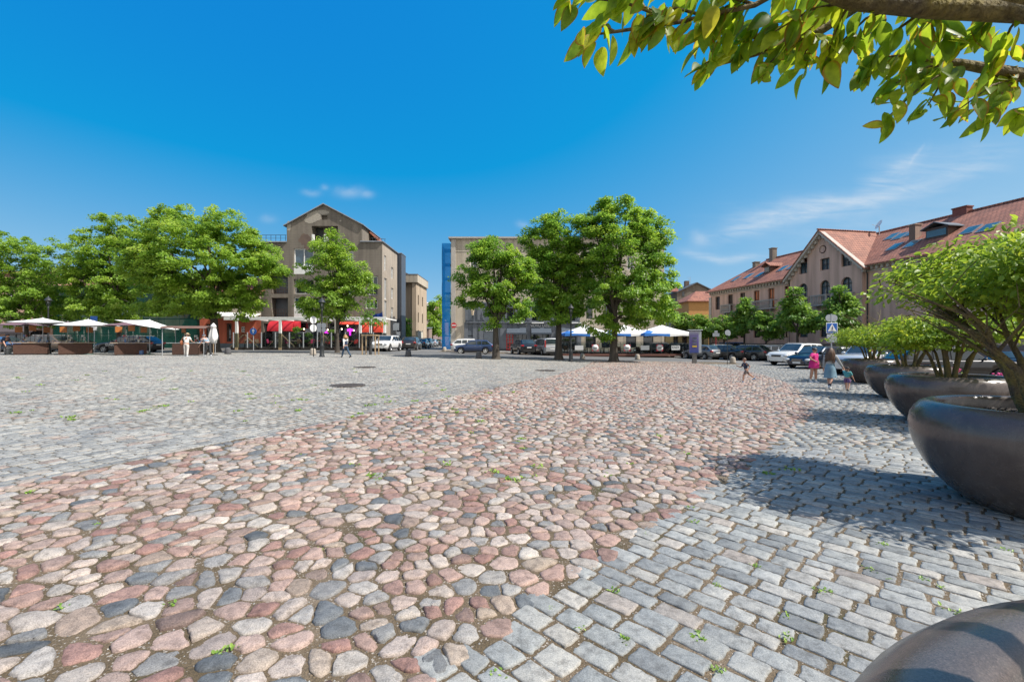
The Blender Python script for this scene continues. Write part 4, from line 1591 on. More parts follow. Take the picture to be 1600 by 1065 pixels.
def render_mat(name, base, dark, lines=True):
    """worn plaster scored into courses with damp streaks"""
    m, nt, b, out = new_mat(name)
    tc = nd(nt, 'ShaderNodeTexCoord')
    n1 = nd(nt, 'ShaderNodeTexNoise', i_Scale=0.35, i_Detail=8.0, i_Roughness=0.65)
    nt.links.new(tc.outputs['Object'], n1.inputs['Vector'])
    mp = nd(nt, 'ShaderNodeMapping')
    mp.inputs['Scale'].default_value = (1.6, 1.6, 0.10)
    nt.links.new(tc.outputs['Object'], mp.inputs[0])
    n2 = nd(nt, 'ShaderNodeTexNoise', i_Scale=1.2, i_Detail=5.0)
    nt.links.new(mp.outputs[0], n2.inputs['Vector'])
    n3 = nd(nt, 'ShaderNodeTexNoise', i_Scale=28.0, i_Detail=4.0)
    nt.links.new(tc.outputs['Object'], n3.inputs['Vector'])
    r1 = ramp(nt, [(0.32, dark), (0.7, base)])
    nt.links.new(n1.outputs[0], r1.inputs[0])
    r2 = ramp(nt, [(0.32, (0.74, 0.73, 0.72)), (0.6, (1.06, 1.05, 1.04))])
    nt.links.new(n2.outputs[0], r2.inputs[0])
    r3 = ramp(nt, [(0.3, (0.86,) * 3), (0.7, (1.08,) * 3)])
    nt.links.new(n3.outputs[0], r3.inputs[0])
    c = mixc(nt, 1.0, r1.outputs[0], r2.outputs[0], 'MULTIPLY')
    c = mixc(nt, 1.0, c, r3.outputs[0], 'MULTIPLY')
    if lines:
        sx_ = nd(nt, 'ShaderNodeSeparateXYZ')
        nt.links.new(tc.outputs['Object'], sx_.inputs[0])
        fr = nd(nt, 'ShaderNodeMath', operation='FRACT')
        ml = nd(nt, 'ShaderNodeMath', operation='MULTIPLY', i_1=3.1)
        nt.links.new(sx_.outputs[2], ml.inputs[0])
        nt.links.new(ml.outputs[0], fr.inputs[0])
        rl = ramp(nt, [(0.0, (0.8,) * 3), (0.09, (0.8,) * 3), (0.12, (1,) * 3)])
        nt.links.new(fr.outputs[0], rl.inputs[0])
        c = mixc(nt, 0.7, c, rl.outputs[0], 'MULTIPLY')
    nt.links.new(c, b.inputs['Base Color'])
    b.inputs['Roughness'].default_value = 0.9
    bp = nd(nt, 'ShaderNodeBump', i_Strength=0.3, i_Distance=0.02)
    nt.links.new(n3.outputs[0], bp.inputs['Height'])
    nt.links.new(bp.outputs[0], b.inputs['Normal'])
    return m


GREYR = render_mat('worn_grey_plaster', (0.235, 0.205, 0.17), (0.165, 0.145, 0.12))
BEIGE = render_mat('beige_plaster', (0.54, 0.475, 0.38), (0.45, 0.395, 0.315), False)
SAND = render_mat('sand_plaster', (0.50, 0.40, 0.29), (0.42, 0.33, 0.24), False)
PINKR = render_mat('dusty_pink_plaster', (0.62, 0.43, 0.35), (0.56, 0.385, 0.31), False)
CREAM = render_mat('cream_plaster', (0.60, 0.51, 0.40), (0.52, 0.44, 0.34), False)
ORANGE = render_mat('orange_red_plaster', (0.50, 0.125, 0.065), (0.43, 0.10, 0.055), False)
SALMON = render_mat('salmon_plaster', (0.60, 0.39, 0.30), (0.52, 0.33, 0.25), False)
PALEPINK = render_mat('pale_pink_plaster', (0.60, 0.47, 0.46), (0.52, 0.40, 0.39), False)
STUCCO = pm('pale_stone_trim', (0.50, 0.46, 0.41), (0.42, 0.385, 0.34), scale=4, rough=0.85, fine=0.2)
SLATE = pm('blue_grey_paint', (0.105, 0.125, 0.15), (0.085, 0.10, 0.122), scale=2, rough=0.6, bump=0.2, bscale=8)
SLATEL = pm('light_blue_grey_paint', (0.145, 0.16, 0.185), (0.12, 0.135, 0.16), scale=2, rough=0.6)
BRICKP = tile_mat('exposed_brick', (0.48, 0.34, 0.27), (0.38, 0.26, 0.21), pitch=0.28, row=0.11)
X1, Y1, Z1 = Vector((1, 0, 0)), Vector((0, 1, 0)), Vector((0, 0, 1))


def house(name, label, px0, Y, cat='building', px_=None):
    b = at(px0, Y)
    return thing(name, label, cat, b), b


class Fac:
    """facade facing the square: photo pixels to local metres"""
    def __init__(s, b):
        s.b = b
        s.k = b.y / F

    def x(s, px):
        return (px - 800) * s.k - s.b.x

    def z(s, py):
        return CAMZ + (532.5 - py) * s.k - s.b.z

    def op(s, x0, y0, x1, y1, *a):
        return (s.x(x0), max(s.z(y1), 0.02), s.x(x1), s.z(y0)) + a


# ---- D: grey gabled apartment house
t, bD = house('apartment_house', 'worn grey plaster apartment house with peeling gable above the cafe terrace', 405, 58.0)
f = Fac(bD)
LD = f.x(597)
HP = f.z(378)
fo = [f.op(424, 428, 450, 459, None, 1.1), f.op(424, 465, 450, 496, None, 1.1), f.op(459, 388, 490, 428, None, 0.25), f.op(459, 436, 490, 459, None, 0.5), f.op(459, 464, 490, 497, None, 0.25),
      f.op(575, 431, 590, 461, None, 0.35), f.op(571, 467, 590, 482, None, 0.3), f.op(536, 392, 552, 418, None, 0.25), f.op(528, 434, 552, 460, None, 0.25),
      f.op(412, 505, 438, 543, None, 0.4), f.op(446, 503, 500, 543, None, 0.7), f.op(512, 503, 556, 543, None, 0.6), f.op(562, 503, 584, 543, None, 0.3)]
mb = MB()
wall(mb, (0, 0, 0), X1, Y1, LD, HP, fo)
xa, xb = f.x(448), f.x(565.5)
z1_ = f.z(350)
lg = (f.x(487) - xa, HP - HP + f.z(395) - 0, f.x(528) - xa, f.z(353))
# upper storey of the gable, the loggia sunk into it
lo_ = (f.x(487) - xa, HP + 0.05, f.x(528) - xa, f.z(353), None, 1.2)
mb.add([(xa, 0, HP), (xb, 0, HP), (xb, 0, HP), (xa, 0, HP)], [(0, 1, 2, 3)])
wall(mb, (xa, 0, 0), X1, Y1, xb - xa, z1_, [lo_], z0=HP)
pk = f.x(506)
vw = (f.x(502.5), f.z(343.5), f.x(511.5), f.z(336.5))
zt = f.z(319.5)
sl = lambda x: zt - abs(x - pk) * ((zt - z1_) / ((xb - pk) if x > pk else (pk - xa)))
xs_ = [xa, vw[0], pk, vw[2], xb]
# gable triangle round the blind vent
mb.add([(xa, 0, z1_), (vw[0], 0, z1_), (vw[0], 0, sl(vw[0]))], [(0, 1, 2)])
mb.add([(vw[2], 0, z1_), (xb, 0, z1_), (vw[2], 0, sl(vw[2]))], [(0, 1, 2)])
mb.add([(vw[0], 0, z1_), (vw[2], 0, z1_), (vw[2], 0, vw[1]), (vw[0], 0, vw[1])], [(0, 1, 2, 3)])
mb.add([(vw[0], 0, vw[3]), (vw[2], 0, vw[3]), (vw[2], 0, sl(vw[2])), (pk, 0, zt), (vw[0], 0, sl(vw[0]))], [(0, 1, 2, 3, 4)])
for q in ([(vw[0], vw[1]), (vw[2], vw[1])], [(vw[2], vw[1]), (vw[2], vw[3])], [(vw[2], vw[3]), (vw[0], vw[3])], [(vw[0], vw[3]), (vw[0], vw[1])]):
    mb.add([(q[0][0], 0, q[0][1]), (q[1][0], 0, q[1][1]), (q[1][0], 0.3, q[1][1]), (q[0][0], 0.3, q[0][1])], [(0, 1, 2, 3)])
mb.add([(vw[0], 0.3, vw[1]), (vw[2], 0.3, vw[1]), (vw[2], 0.3, vw[3]), (vw[0], 0.3, vw[3])], [(0, 1, 2, 3)])
DS = 7.6
so = [(1.0, f.z(420), 1.9, f.z(396)), (1.0, f.z(466), 2.2, f.z(432)), (1.0, f.z(500), 2.2, f.z(468)), (4.4, f.z(427), 5.5, f.z(408)), (4.4, f.z(461), 5.5, f.z(443)), (4.4, f.z(494), 5.5, f.z(476))]
wall(mb, (LD, 0, 0), Y1, -X1, DS, HP, so, mi=1)
mb.add([(xb, 0, HP), (xb, 8, HP), (xb, 8, z1_), (xb, 0, z1_)], [(0, 1, 2, 3)])
mb.add([(xa, 0, HP), (xa, 0, z1_), (xa, 8, z1_), (xa, 8, HP)], [(0, 1, 2, 3)])
mb.add([(0, 0, 0), (0, 0, HP), (0, 12, HP), (0, 12, 0)], [(0, 1, 2, 3)])
mb.add([(0, 0, HP), (LD, 0, HP), (LD, DS, HP), (0, DS, HP)], [(0, 1, 2, 3)])
mb.add([(LD, DS, 0), (0, DS, 0), (0, DS, HP), (LD, DS, HP)], [(0, 1, 2, 3)])
# backs of the deep openings
for p in fo + [lo_[:4] + (None, 1.2)]:
    pass
GREYS = render_mat('worn_beige_plaster', (0.42, 0.36, 0.29), (0.33, 0.285, 0.235), False)
wl = mb.build('wall', [GREYR, GREYS], t)
mb = MB()
lx0, lx1 = xa + lo_[0], xa + lo_[2]
mb.box(((lx0 + lx1) / 2, 1.25, (lo_[1] + lo_[3]) / 2), (lx1 - lx0, 0.08, lo_[3] - lo_[1]))
mb.build('recess_wall', GREYR, wl)
for p in fo[:2] + fo[9:13]:
    mb = MB()
    mb.box(((p[0] + p[2]) / 2, p[5] + 0.05, (p[1] + p[3]) / 2), (p[2] - p[0] - 0.01, 0.06, p[3] - p[1] - 0.01))
    mb.build('recess_wall', SLATEL, wl)
PEEL = [pm('old_mortar', (0.44, 0.40, 0.34), (0.30, 0.265, 0.22), scale=9, rough=0.95, bump=0.8, bscale=8), BRICKP]
rp = random.Random(3)
for cx_, cz_, rx_, rz_, mi_ in ((f.x(490), f.z(338), 1.0, 0.75, 0), (f.x(503), f.z(331.5), 0.9, 0.3, 0), (f.x(484), f.z(343), 0.7, 0.45, 0), (f.x(476), f.z(374), 0.75, 0.75, 1), (f.x(480), f.z(384), 0.45, 0.6, 1), (f.x(451), f.z(353), 0.28, 0.65, 0), (f.x(532), f.z(345), 0.14, 0.1, 0)):
    pts = []
    for k in range(18):
        a = 2 * math.pi * k / 18
        q = rp.uniform(0.8, 1.12)
        pts.append((max(xa + 0.01, cx_ + rx_ * q * math.cos(a)), cz_ + rz_ * q * math.sin(a)))
    off = 0.006 + 0.003 * rp.random()
    mb = MB()
    mb.prism(pts, -off, 0.02, mi=mi_)
    mb.build('peeled_plaster', PEEL, wl)
#pm('old_mortar', (0.44, 0.40, 0.34), (0.30, 0.265, 0.22), scale=9, rough=0.95, bump=0.8, bscale=8), BRICKP], wl)
mb = MB()
slab(mb, [(xa - 0.35, -0.25, z1_ + 0.02 - 0.2), (pk, -0.25, zt + 0.12), (pk, 8, zt + 0.12), (xa - 0.35, 8, z1_ + 0.02 - 0.2)], 0.12)
slab(mb, [(pk, -0.25, zt + 0.12), (xb + 0.3, -0.25, z1_ - 0.1), (xb + 0.3, 8, z1_ - 0.1), (pk, 8, zt + 0.12)], 0.12)
mb.box((f.x(581), -0.06, HP + 0.05), (f.x(599) - f.x(564), 0.3, 0.12))
mb.box((LD + 0.05, DS / 2, HP + 0.05), (0.3, DS + 0.2, 0.12))
mb.box(((0 + xa) / 2, -0.06, HP - 0.0), (xa, 0.3, 0.14))
mb.build('roof_edge', ZINC, t)
mb = MB()
slab(mb, [(xb, 2.6, z1_ - 0.1), (LD - 0.6, 3.2, HP + 0.3), (LD - 0.6, 7.5, HP + 0.3), (xb, 7.5, z1_ - 0.1)], 0.25)
mb.build('roof', TILE, t)
mb = MB()
for k in range(6):
    xx = 0.2 + k * (xa - 0.4) / 5
    mb.beam((xx, 0.1, HP), (xx, 0.1, HP + 0.9), 0.04)
mb.beam((0.2, 0.1, HP + 0.9), (xa - 0.1, 0.1, HP + 0.9), 0.05)
mb.beam((0.2, 0.1, HP + 0.5), (xa - 0.1, 0.1, HP + 0.5), 0.03)
mb.build('roof_railing', DARKP, t)
mb = MB()
for k in range(5):
    mb.beam((LD - 1.6 + 0.35 * k, 1.2 + 0.2 * k, HP), (LD - 1.6 + 0.35 * k, 1.2 + 0.2 * k, HP + 0.8), 0.04)
mb.beam((LD - 1.7, 1.2, HP + 0.8), (LD - 0.1, 2.0, HP + 0.8), 0.05)
mb.build('roof_railing', DARKP, t)
for p in (fo[2], fo[4], fo[7], fo[8]):
    window(t, (0, 0, 0), X1, Y1, p, WHITE, GLASSB, nv=1, nh=0, fw=0.14)
for p in (fo[3], fo[5], fo[6]):
    window(t, (0, 0, 0), X1, Y1, p, WHITE, GLASS, nv=1 if p is not fo[6] else 2, nh=0, fw=0.12)
for p in so:
    window(t, (LD, 0, 0), Y1, -X1, p, WHITE, GLASS, nv=1, nh=1 if p[3] - p[1] < 2 else 0, fw=0.09)
mb = MB()   # white panels and posts
for y0, y1 in ((414, 428), (482, 497)):
    mb = MB()
    mb.box((f.x(474.5), 0.10, f.z((y0 + y1) / 2)), (f.x(490) - f.x(459) - 0.02, 0.1, (y1 - y0) * f.k - 0.02))
    mb.build('white_panel', WHITE, t)
mb = MB()
mb.box((f.x(488), 0.16, f.z(378)), (0.35, 0.3, f.z(353) - HP - 0.08))
mb.build('white_post', WHITE, t)
mb = MB()
mb.box((f.x(508.5), 0.22, f.z(378)), (0.4, 0.4, f.z(353) - HP - 0.08))
mb.build('white_post', WHITE, t)
dm = MB()
dm.box((f.x(493.5), 1.16, HP + 1.1), (0.9, 0.08, 2.2))
dm.build('balcony_door', DARKP, t)
for p in (fo[0], fo[1]):
    mb = MB()
    n = 7
    for k in range(n + 1):
        xx = p[0] + (p[2] - p[0]) * k / n
        mb.beam((xx, 0.05, p[1]), (xx, 0.05, p[1] + 1.05), 0.035)
    for zz in (0.08, 0.55, 1.05):
        mb.beam((p[0], 0.05, p[1] + zz), (p[2], 0.05, p[1] + zz), 0.05)
    mb.build('balcony_railing', BROWNF, t)
mb = MB()
for k in range(9):
    xx = fo[5][0] + (fo[5][2] - fo[5][0]) * k / 8
    mb.beam((xx, -0.03, fo[5][1]), (xx, -0.03, fo[5][1] + 0.95), 0.03)
mb.beam((fo[5][0] - 0.05, -0.03, fo[5][1] + 0.95), (fo[5][2] + 0.05, -0.03, fo[5][1] + 0.95), 0.05)
mb.build('window_rail', DARKP, t)
for p in fo[9:13]:
    window(t, (0, 0, 0), X1, Y1, p, GREYP, GLASS, nv=2 if p[2] - p[0] > 3 else 1, nh=0, fw=0.1, name='shop_window')

# ---- C: red and cream house left of it
t, b = house('corner_house', 'low house with orange red ground floor and cream upper floor behind the stalls', 312, 57.0)
f = Fac(b)
L = f.x(408)
zr = f.z(497)
zt = f.z(459)
lo1 = [f.op(354, 505, 362, 534), f.op(376.5, 510, 382.5, 519), f.op(322, 506, 330, 530)]
up1 = [f.op(355, 470, 360, 484), f.op(377, 470, 381, 488), f.op(396, 480, 400, 491), f.op(330, 470, 335, 485)]
mb = MB()
wall(mb, (0, 0, 0), X1, Y1, L, zr, lo1, mi=0)
wall(mb, (0, 0.0, 0), X1, Y1, L, zt, [(p[0], max(p[1], zr), p[2], p[3]) for p in up1], mi=1, z0=zr)
mb.add([(0, 0, 0), (0, 0, zt), (0, 8, zt), (0, 8, 0)], [(0, 1, 2, 3)], 1)
mb.box((L / 2, -0.05, 0.35), (L, 0.1, 0.7), mi=2)
mb.build('wall', [ORANGE, CREAM, SLATE], t)
mb = MB()
slab(mb, [(-0.3, -0.5, zt - 0.1), (L, -0.5, zt - 0.1), (L, 5, zt + 2.8), (-0.3, 5, zt + 2.8)], 0.15)
mb.build('roof', TILE, t)
mb = MB()
slab(mb, [(f.x(335), -0.05, f.z(487)), (L, -0.05, f.z(490)), (L, -1.5, f.z(495.5)), (f.x(335), -1.5, f.z(493.5))], 0.08)
mb.build('awning', pm('white_awning', (0.78, 0.78, 0.75), rough=0.7), t)
for p in up1:
    window(t, (0, 0, 0), X1, Y1, (p[0], max(p[1], zr), p[2], p[3]), BROWNF, GLASS, nv=1, nh=1)
window(t, (0, 0, 0), X1, Y1, lo1[1], WHITE, GLASS, nv=1, nh=1)
window(t, (0, 0, 0), X1, Y1, lo1[2], BROWNF, GLASS, nv=1, nh=1)
window(t, (0, 0, 0), X1, Y1, lo1[0], BROWNF, GLASS, nv=0, nh=2, fw=0.18, name='door')

# ---- B: house wrapped in green scaffold net
t, b = house('house_under_repair', 'house wrapped in dark green scaffold netting behind the middle stalls', 84, 58.0)
f = Fac(b)
L = f.x(311)
H = f.z(440)
wo_ = [(2 + 3 * i, 4.6, 3.2 + 3 * i, 6.4) for i in range(6)] + [(1.5 + 3.2 * i, 0.4, 3.3 + 3.2 * i, 3.0) for i in range(5)]
wo_ = [p for p in wo_ if p[2] < L - 0.3]
mb = MB()
wall(mb, (0, 1.4, 0), X1, Y1, L, H - 0.3, wo_)
mb.build('wall', BEIGE, t)
for p in wo_:
    window(t, (0, 1.4, 0), X1, Y1, p, WHITE, GLASS, nv=1, nh=1)
mb = MB()
slab(mb, [(-0.2, 0.9, H - 0.4), (L, 0.9, H - 0.4), (L, 6, H + 0.9), (-0.2, 6, H + 0.9)], 0.15)
mb.build('roof', TILE, t)
m, nt, bb_, out = new_mat('scaffold_net')
tc = nd(nt, 'ShaderNodeTexCoord')
n1 = nd(nt, 'ShaderNodeTexNoise', i_Scale=0.6, i_Detail=5.0)
nt.links.new(tc.outputs['Object'], n1.inputs['Vector'])
r1 = ramp(nt, [(0.3, (0.005, 0.045, 0.036)), (0.7, (0.012, 0.085, 0.066))])
nt.links.new(n1.outputs[0], r1.inputs[0])
nt.links.new(r1.outputs[0], bb_.inputs['Base Color'])
bb_.inputs['Roughness'].default_value = 0.9
bb_.inputs['Specular IOR Level'].default_value = 0.1
tp = nd(nt, 'ShaderNodeBsdfTransparent')
mx = nd(nt, 'ShaderNodeMixShader', i_0=0.78)
nt.links.new(tp.outputs[0], mx.inputs[1])
nt.links.new(bb_.outputs[0], mx.inputs[2])
nt.links.new(mx.outputs[0], out.inputs[0])
NETG = m
m2 = NETG.copy()
m2.name = 'scaffold_net_blue'
for n in m2.node_tree.nodes:
    if n.type == 'VALTORGB':
        n.color_ramp.elements[0].color = (0.003, 0.105, 0.33, 1)
        n.color_ramp.elements[1].color = (0.006, 0.165, 0.47, 1)
    if n.type == 'MIX_SHADER':
        n.inputs[0].default_value = 0.86
NETB = m2
POLE = pm('scaffold_tube', (0.10, 0.22, 0.20), rough=0.5, metal=0.4)


def scaffold(name, label, loc, L, D, H, netm, lift=1.9, bay=2.5, rz=0.0):
    s = thing(name, label, 'scaffold', loc, rz)
    mb = MB()
    n = max(1, int(round(L / bay)))
    for i in range(n + 1):
        for yy in (0.06, D - 0.06):
            mb.tube([(L * i / n, yy, 0), (L * i / n, yy, H)], 0.03, n=6)
    for k in range(1, int(H / lift) + 1):
        for yy in (0.06, D - 0.06):
            mb.tube([(0, yy, k * lift), (L, yy, k * lift)], 0.025, n=6)
    for i in range(0, n, 2):
        mb.tube([(L * i / n, 0.1, 0), (L * (i + 1) / n, 0.1, lift)], 0.022, n=6)
    mb.build('frame', POLE, s)
    for k in range(1, int(H / lift) + 1):
        d = MB()
        d.box((L / 2, D / 2, k * lift - 0.04), (L, D - 0.2, 0.05))
        d.build('deck', pm('scaffold_board', (0.30, 0.23, 0.15), rough=0.85, scale=6, streak=False), s)
    mb = MB()
    rr_ = random.Random(5)
    nx_, nz_ = max(4, int(L / 0.8)), max(4, int(H / 0.8))
    def bil(x, z):
        return 0.06 * mnoise.noise(Vector((x * 0.9, z * 0.7, 3))) - 0.02
    for (o_, u_, w_) in (((0, 0, 0), X1, L), ((L, 0, 0), Y1, D), ((0, D, 0), -Y1, D)):
        nn = max(1, int(w_ / 0.8))
        vs = []
        for j in range(nz_ + 1):
            for i in range(nn + 1):
                p = Vector(o_) + u_ * (w_ * i / nn) + Z1 * (0.15 + (H - 0.1) * j / nz_)
                nrm_ = Vector((u_.y, -u_.x, 0))
                vs.append(p + nrm_ * (0.04 - bil(i * 0.8 + p.x, j * 0.8)))
        fs = [(j * (nn + 1) + i, j * (nn + 1) + i + 1, (j + 1) * (nn + 1) + i + 1, (j + 1) * (nn + 1) + i) for j in range(nz_) for i in range(nn)]
        mb.add(vs, fs, 0, True)
    mb.build('net', netm, s)
    return s


scaffold('scaffold', 'long scaffold with green netting before the house under repair', at(84, 57.2) , L - 0.1, 1.0, H - 0.6, NETG)

# ---- A: salmon house at the far left
t, b = house('pink_house', 'salmon pink house with dark awnings at the far left', -110, 58.0)
f = Fac(b)
L = f.x(82)
H = f.z(428)
ao = [f.op(p, 455, p + 12, 480) for p in (-90, -55, -15, 10, 36, 60)] + [f.op(p, 516, p + 30, 545) for p in (-80, -30, 8, 46)]
mb = MB()
wall(mb, (0, 0, 0), X1, Y1, L, H, ao)
mb.add([(L, 0, 0), (L, 8, 0), (L, 8, H), (L, 0, H)], [(0, 1, 2, 3)])
mb.build('wall', SALMON, t)
for p in ao:
    window(t, (0, 0, 0), X1, Y1, p, WHITE if p[1] > 3 else BROWNF, GLASS, nv=1, nh=1)
mb = MB()
slab(mb, [(-0.2, -0.4, H), (L + 0.2, -0.4, H), (L + 0.2, 5.5, H + 1.2), (-0.2, 5.5, H + 1.2)], 0.15)
mb.build('roof', TILE, t)
for x0, x1 in ((-60, -2), (2, 76)):
    mb = MB()
    slab(mb, [(f.x(x0), -0.05, f.z(506)), (f.x(x1), -0.05, f.z(506)), (f.x(x1), -2.2, f.z(519)), (f.x(x0), -2.2, f.z(519))], 0.06)
    mb.box(((f.x(x0) + f.x(x1)) / 2, -2.2, f.z(520.5)), (f.x(x1) - f.x(x0), 0.03, 0.3))
    mb.build('awning', pm('dark_awning', (0.075, 0.062, 0.068), rough=0.8), t)

# ---- E/F: the side street
b = at(619.6, 66.2)
t = thing('stair_tower', 'narrow dark grey clad tower between the grey house and the beige one', 'building', b)
H = pz(396, 66.2) - b.z
mb = MB()
mb.box((0.35, 1.3, H / 2), (0.75, 2.6, H))
for k in range(3):
    mb.box((0.08 + 0.25 * k, -0.015, H / 2), (0.03, 0.03, H - 0.02))
mb.build('cladding', pm('dark_metal_cladding', (0.085, 0.095, 0.115), (0.07, 0.08, 0.10), rough=0.5), t)
mb = MB()
mb.box((0.35, 1.3, H + 0.05), (0.85, 2.7, 0.1))
mb.build('coping', ZINC, t)

b = at(628, 76)
f = Fac(b)
t = thing('office_house', 'beige house with heavy projecting top floor in the side street', 'building', b)
xr = f.x(650)
H = f.z(429)
zo = f.z(441)
fo = [f.op(631, 447, 637.5, 468), f.op(631, 474, 637.5, 492), f.op(631, 500, 637.5, 512)]
mb = MB()
wall(mb, (-1.0, 0.9, 0), X1, Y1, xr + 0.4, zo, [(p[0] + 1.0,) + p[1:] for p in fo])
sd_o = [(1.5 + 3.6 * i, z, 2.4 + 3.6 * i, z + 1.7) for i in range(2) for z in (1.2, 4.2, 7.2)]
wall(mb, (xr, 0.0, 0), Y1, -X1, 9.5, zo, sd_o)
mb.box((xr - 0.35, 0.45, zo / 2), (0.6, 0.9, zo))
mb.box((xr / 2 - 0.4, 4.6, (H + zo) / 2), (xr + 1.4, 9.6, H - zo), mi=1)
mb.build('wall', [SAND, BEIGE], t)
for p in fo:
    window(t, (0, 0.9, 0), X1, Y1, p, DARKP, GLASS, nv=0, nh=2)
for p in sd_o:
    window(t, (xr, 0, 0), Y1, -X1, p, DARKP, GLASS, nv=0, nh=1)
mb = MB()
mb.box((xr / 2 - 0.4, 4.6, H + 0.05), (xr + 1.5, 9.7, 0.1))
mb.build('coping', ZINC, t)
mb = MB()
slab(mb, [(-1.2, 2.0, H + 1.2), (1.0, 2.0, H + 0.3), (1.0, 8.0, H + 0.3), (-1.2, 8.0, H + 1.2)], 0.2)
mb.build('roof', TILE, t)
# garden walls in the street
t = thing('garden_wall', 'pale wall with a gateway at the foot of the beige house', 'wall', at(640, 72))
mb = MB()
mb.box((0.1, 0.2, 0.9), (1.9, 0.3, 1.8))
mb.box((1.1, 2.2, 1.3), (0.35, 4.2, 2.6), mi=0)
mb.box((0.1, 0.2, 1.84), (2.0, 0.4, 0.08), mi=1)
mb.box((1.1, 2.2, 2.64), (0.45, 4.3, 0.08), mi=1)
mb.build('wall', [pm('pale_wall', (0.62, 0.57, 0.47), (0.5, 0.45, 0.37), rough=0.9, fine=0.2), STUCCO], t)
t = thing('shed', 'small brown shed at the side street kerb', 'shed', at(657, 86))
mb = MB()
mb.box((0.8, 1.5, 1.7), (1.7, 3.0, 3.4))
mb.build('wall', pm('brown_render', (0.28, 0.21, 0.18), (0.23, 0.17, 0.145), rough=0.9), t)
mb = MB()
slab(mb, [(-0.15, -0.2, 3.5), (1.8, -0.2, 3.5), (1.8, 3.2, 3.75), (-0.15, 3.2, 3.75)], 0.1)
mb.build('roof', ZINC, t)
mb = MB()
mb.box((0.8, -0.02, 1.05), (0.9, 0.06, 2.1))
mb.build('door', BROWNF, t)
# pink gabled house at the end
b = at(690, 112)
t = thing('gabled_house', 'pale pink house with white verge at the end of the side street', 'building', b)
k = 112 / F
mb = MB()
ph = lambda py: CAMZ + (532.5 - py) * k - b.z
mb.prism([(-4.8, 0), (0.6, 0), (0.6, ph(502)), (-4.6, ph(469)), (-4.8, ph(469))], 0, 8)
mb.build('wall', PALEPINK, t)
mb = MB()
mb.beam((-5.2, -0.15, ph(465)), (0.9, -0.15, ph(503)), 0.3, 0.35)
mb.build('verge_board', WHITE, t)
mb = MB()
mb.box((-1.6, 3, ph(478)), (0.8, 0.8, 2.4))
mb.build('chimney', BRICKP, t)
mb = MB()
mb.box((-0.6, -0.03, 4.6), (0.8, 0.08, 1.2))
mb.build('window', GLASS, t)

# ---- H: beige block with slate grey ground floor
t, b = house('corner_block', 'large beige block with blue grey painted shopfront behind the maples', 705, 60.0)
f = Fac(b)
L = f.x(1038)
H = f.z(373)
zg = f.z(473)
xg0, xg1 = f.x(727), f.x(906)
uo = []
for py0, py1 in ((401, 421), (437, 457)):
    for px in (735, 770, 806, 840, 875, 910, 945, 980, 1012):
        uo.append(f.op(px, py0, px + 10, py1))
go2 = [f.op(p, 481, p + 10, 501) for p in (792, 812, 831, 850, 870, 889)]
go1 = [f.op(803, 521, 823, 545), f.op(829, 521, 858, 545), f.op(872, 521, 900, 545)]
mb = MB()
wall(mb, (0, 0, 0), X1, Y1, L, H, [p for p in uo], z0=zg)
wall(mb, (0, 0, 0), X1, Y1, xg0, zg)
oo = [(p[0] - xg0, p[1], p[2] - xg0, p[3]) for p in go1 + go2]
wall(mb, (xg0, 0, 0), X1, Y1, xg1 - xg0, zg, oo, mi=1)
ro = [f.op(p, 522, p + 16, 543) for p in (915, 940, 978, 1005)] + [f.op(916, 478, 926, 498), f.op(945, 478, 955, 498)]
wall(mb, (xg1, 0, 0), X1, Y1, L - xg1, zg, [(p[0] - xg1, p[1], p[2] - xg1, p[3]) for p in ro], mi=0)
mb.add([(0, 0, 0), (0, 0, H), (0, 12, H), (0, 12, 0)], [(0, 1, 2, 3)])
mb.add([(L, 0, 0), (L, 12, 0), (L, 12, H), (L, 0, H)], [(0, 1, 2, 3)])
mb.add([(0, 0, H), (L, 0, H), (L, 12, H), (0, 12, H)], [(0, 1, 2, 3)])
mb.add([(0, 12, 0), (0, 12, H), (L, 12, H), (L, 12, 0)], [(0, 1, 2, 3)])
wl = mb.build('wall', [BEIGE, SLATEL], t)
mb = MB()
mb.box((f.x(708.5), -0.05, H / 2), (f.x(712) - f.x(705), 0.1, H - 0.1), mi=0)
mb.box((L / 2, -0.02, f.z(392.5)), (L, 0.04, 0.07), mi=1)
mb.box((f.x(720), -0.02, f.z(451)), (f.x(735) - f.x(712), 0.04, 0.06), mi=1)
mb.box((f.x(719.5), -0.02, f.z(510)), (f.x(727) - f.x(712), 0.04, 0.06), mi=1)
mb.build('pilaster', [STUCCO, pm('pale_joint', (0.58, 0.54, 0.46), rough=0.9)], wl)
mb = MB()
mb.box((L / 2, 0.0, H + 0.1), (L + 0.5, 0.7, 0.2))
mb.box((-0.1, 6, H + 0.1), (0.5, 12.4, 0.198))
mb.box((L + 0.1, 6, H + 0.1), (0.5, 12.4, 0.198))
mb.build('cornice', STUCCO, t)
mb = MB()
mb.box((L - 1.6, 2.0, H + 0.9), (0.9, 0.9, 1.6))
mb.build('chimney', BRICKP, t)
for p in uo:
    window(t, (0, 0, 0), X1, Y1, p, WHITE, GLASS, nv=1, nh=1)
for p in go2 + ro:
    window(t, (0, 0, 0), X1, Y1, p, DARKP, GLASS, nv=0, nh=1, fw=0.06, sill=None)
YG = pm('shop_interior', (0.30, 0.27, 0.15), (0.12, 0.12, 0.09), scale=1.4, rough=0.6)
for p in go1:
    window(t, (0, 0, 0), X1, Y1, p, DARKP, GLASS, nv=2, nh=1, fw=0.08, name='shop_window')
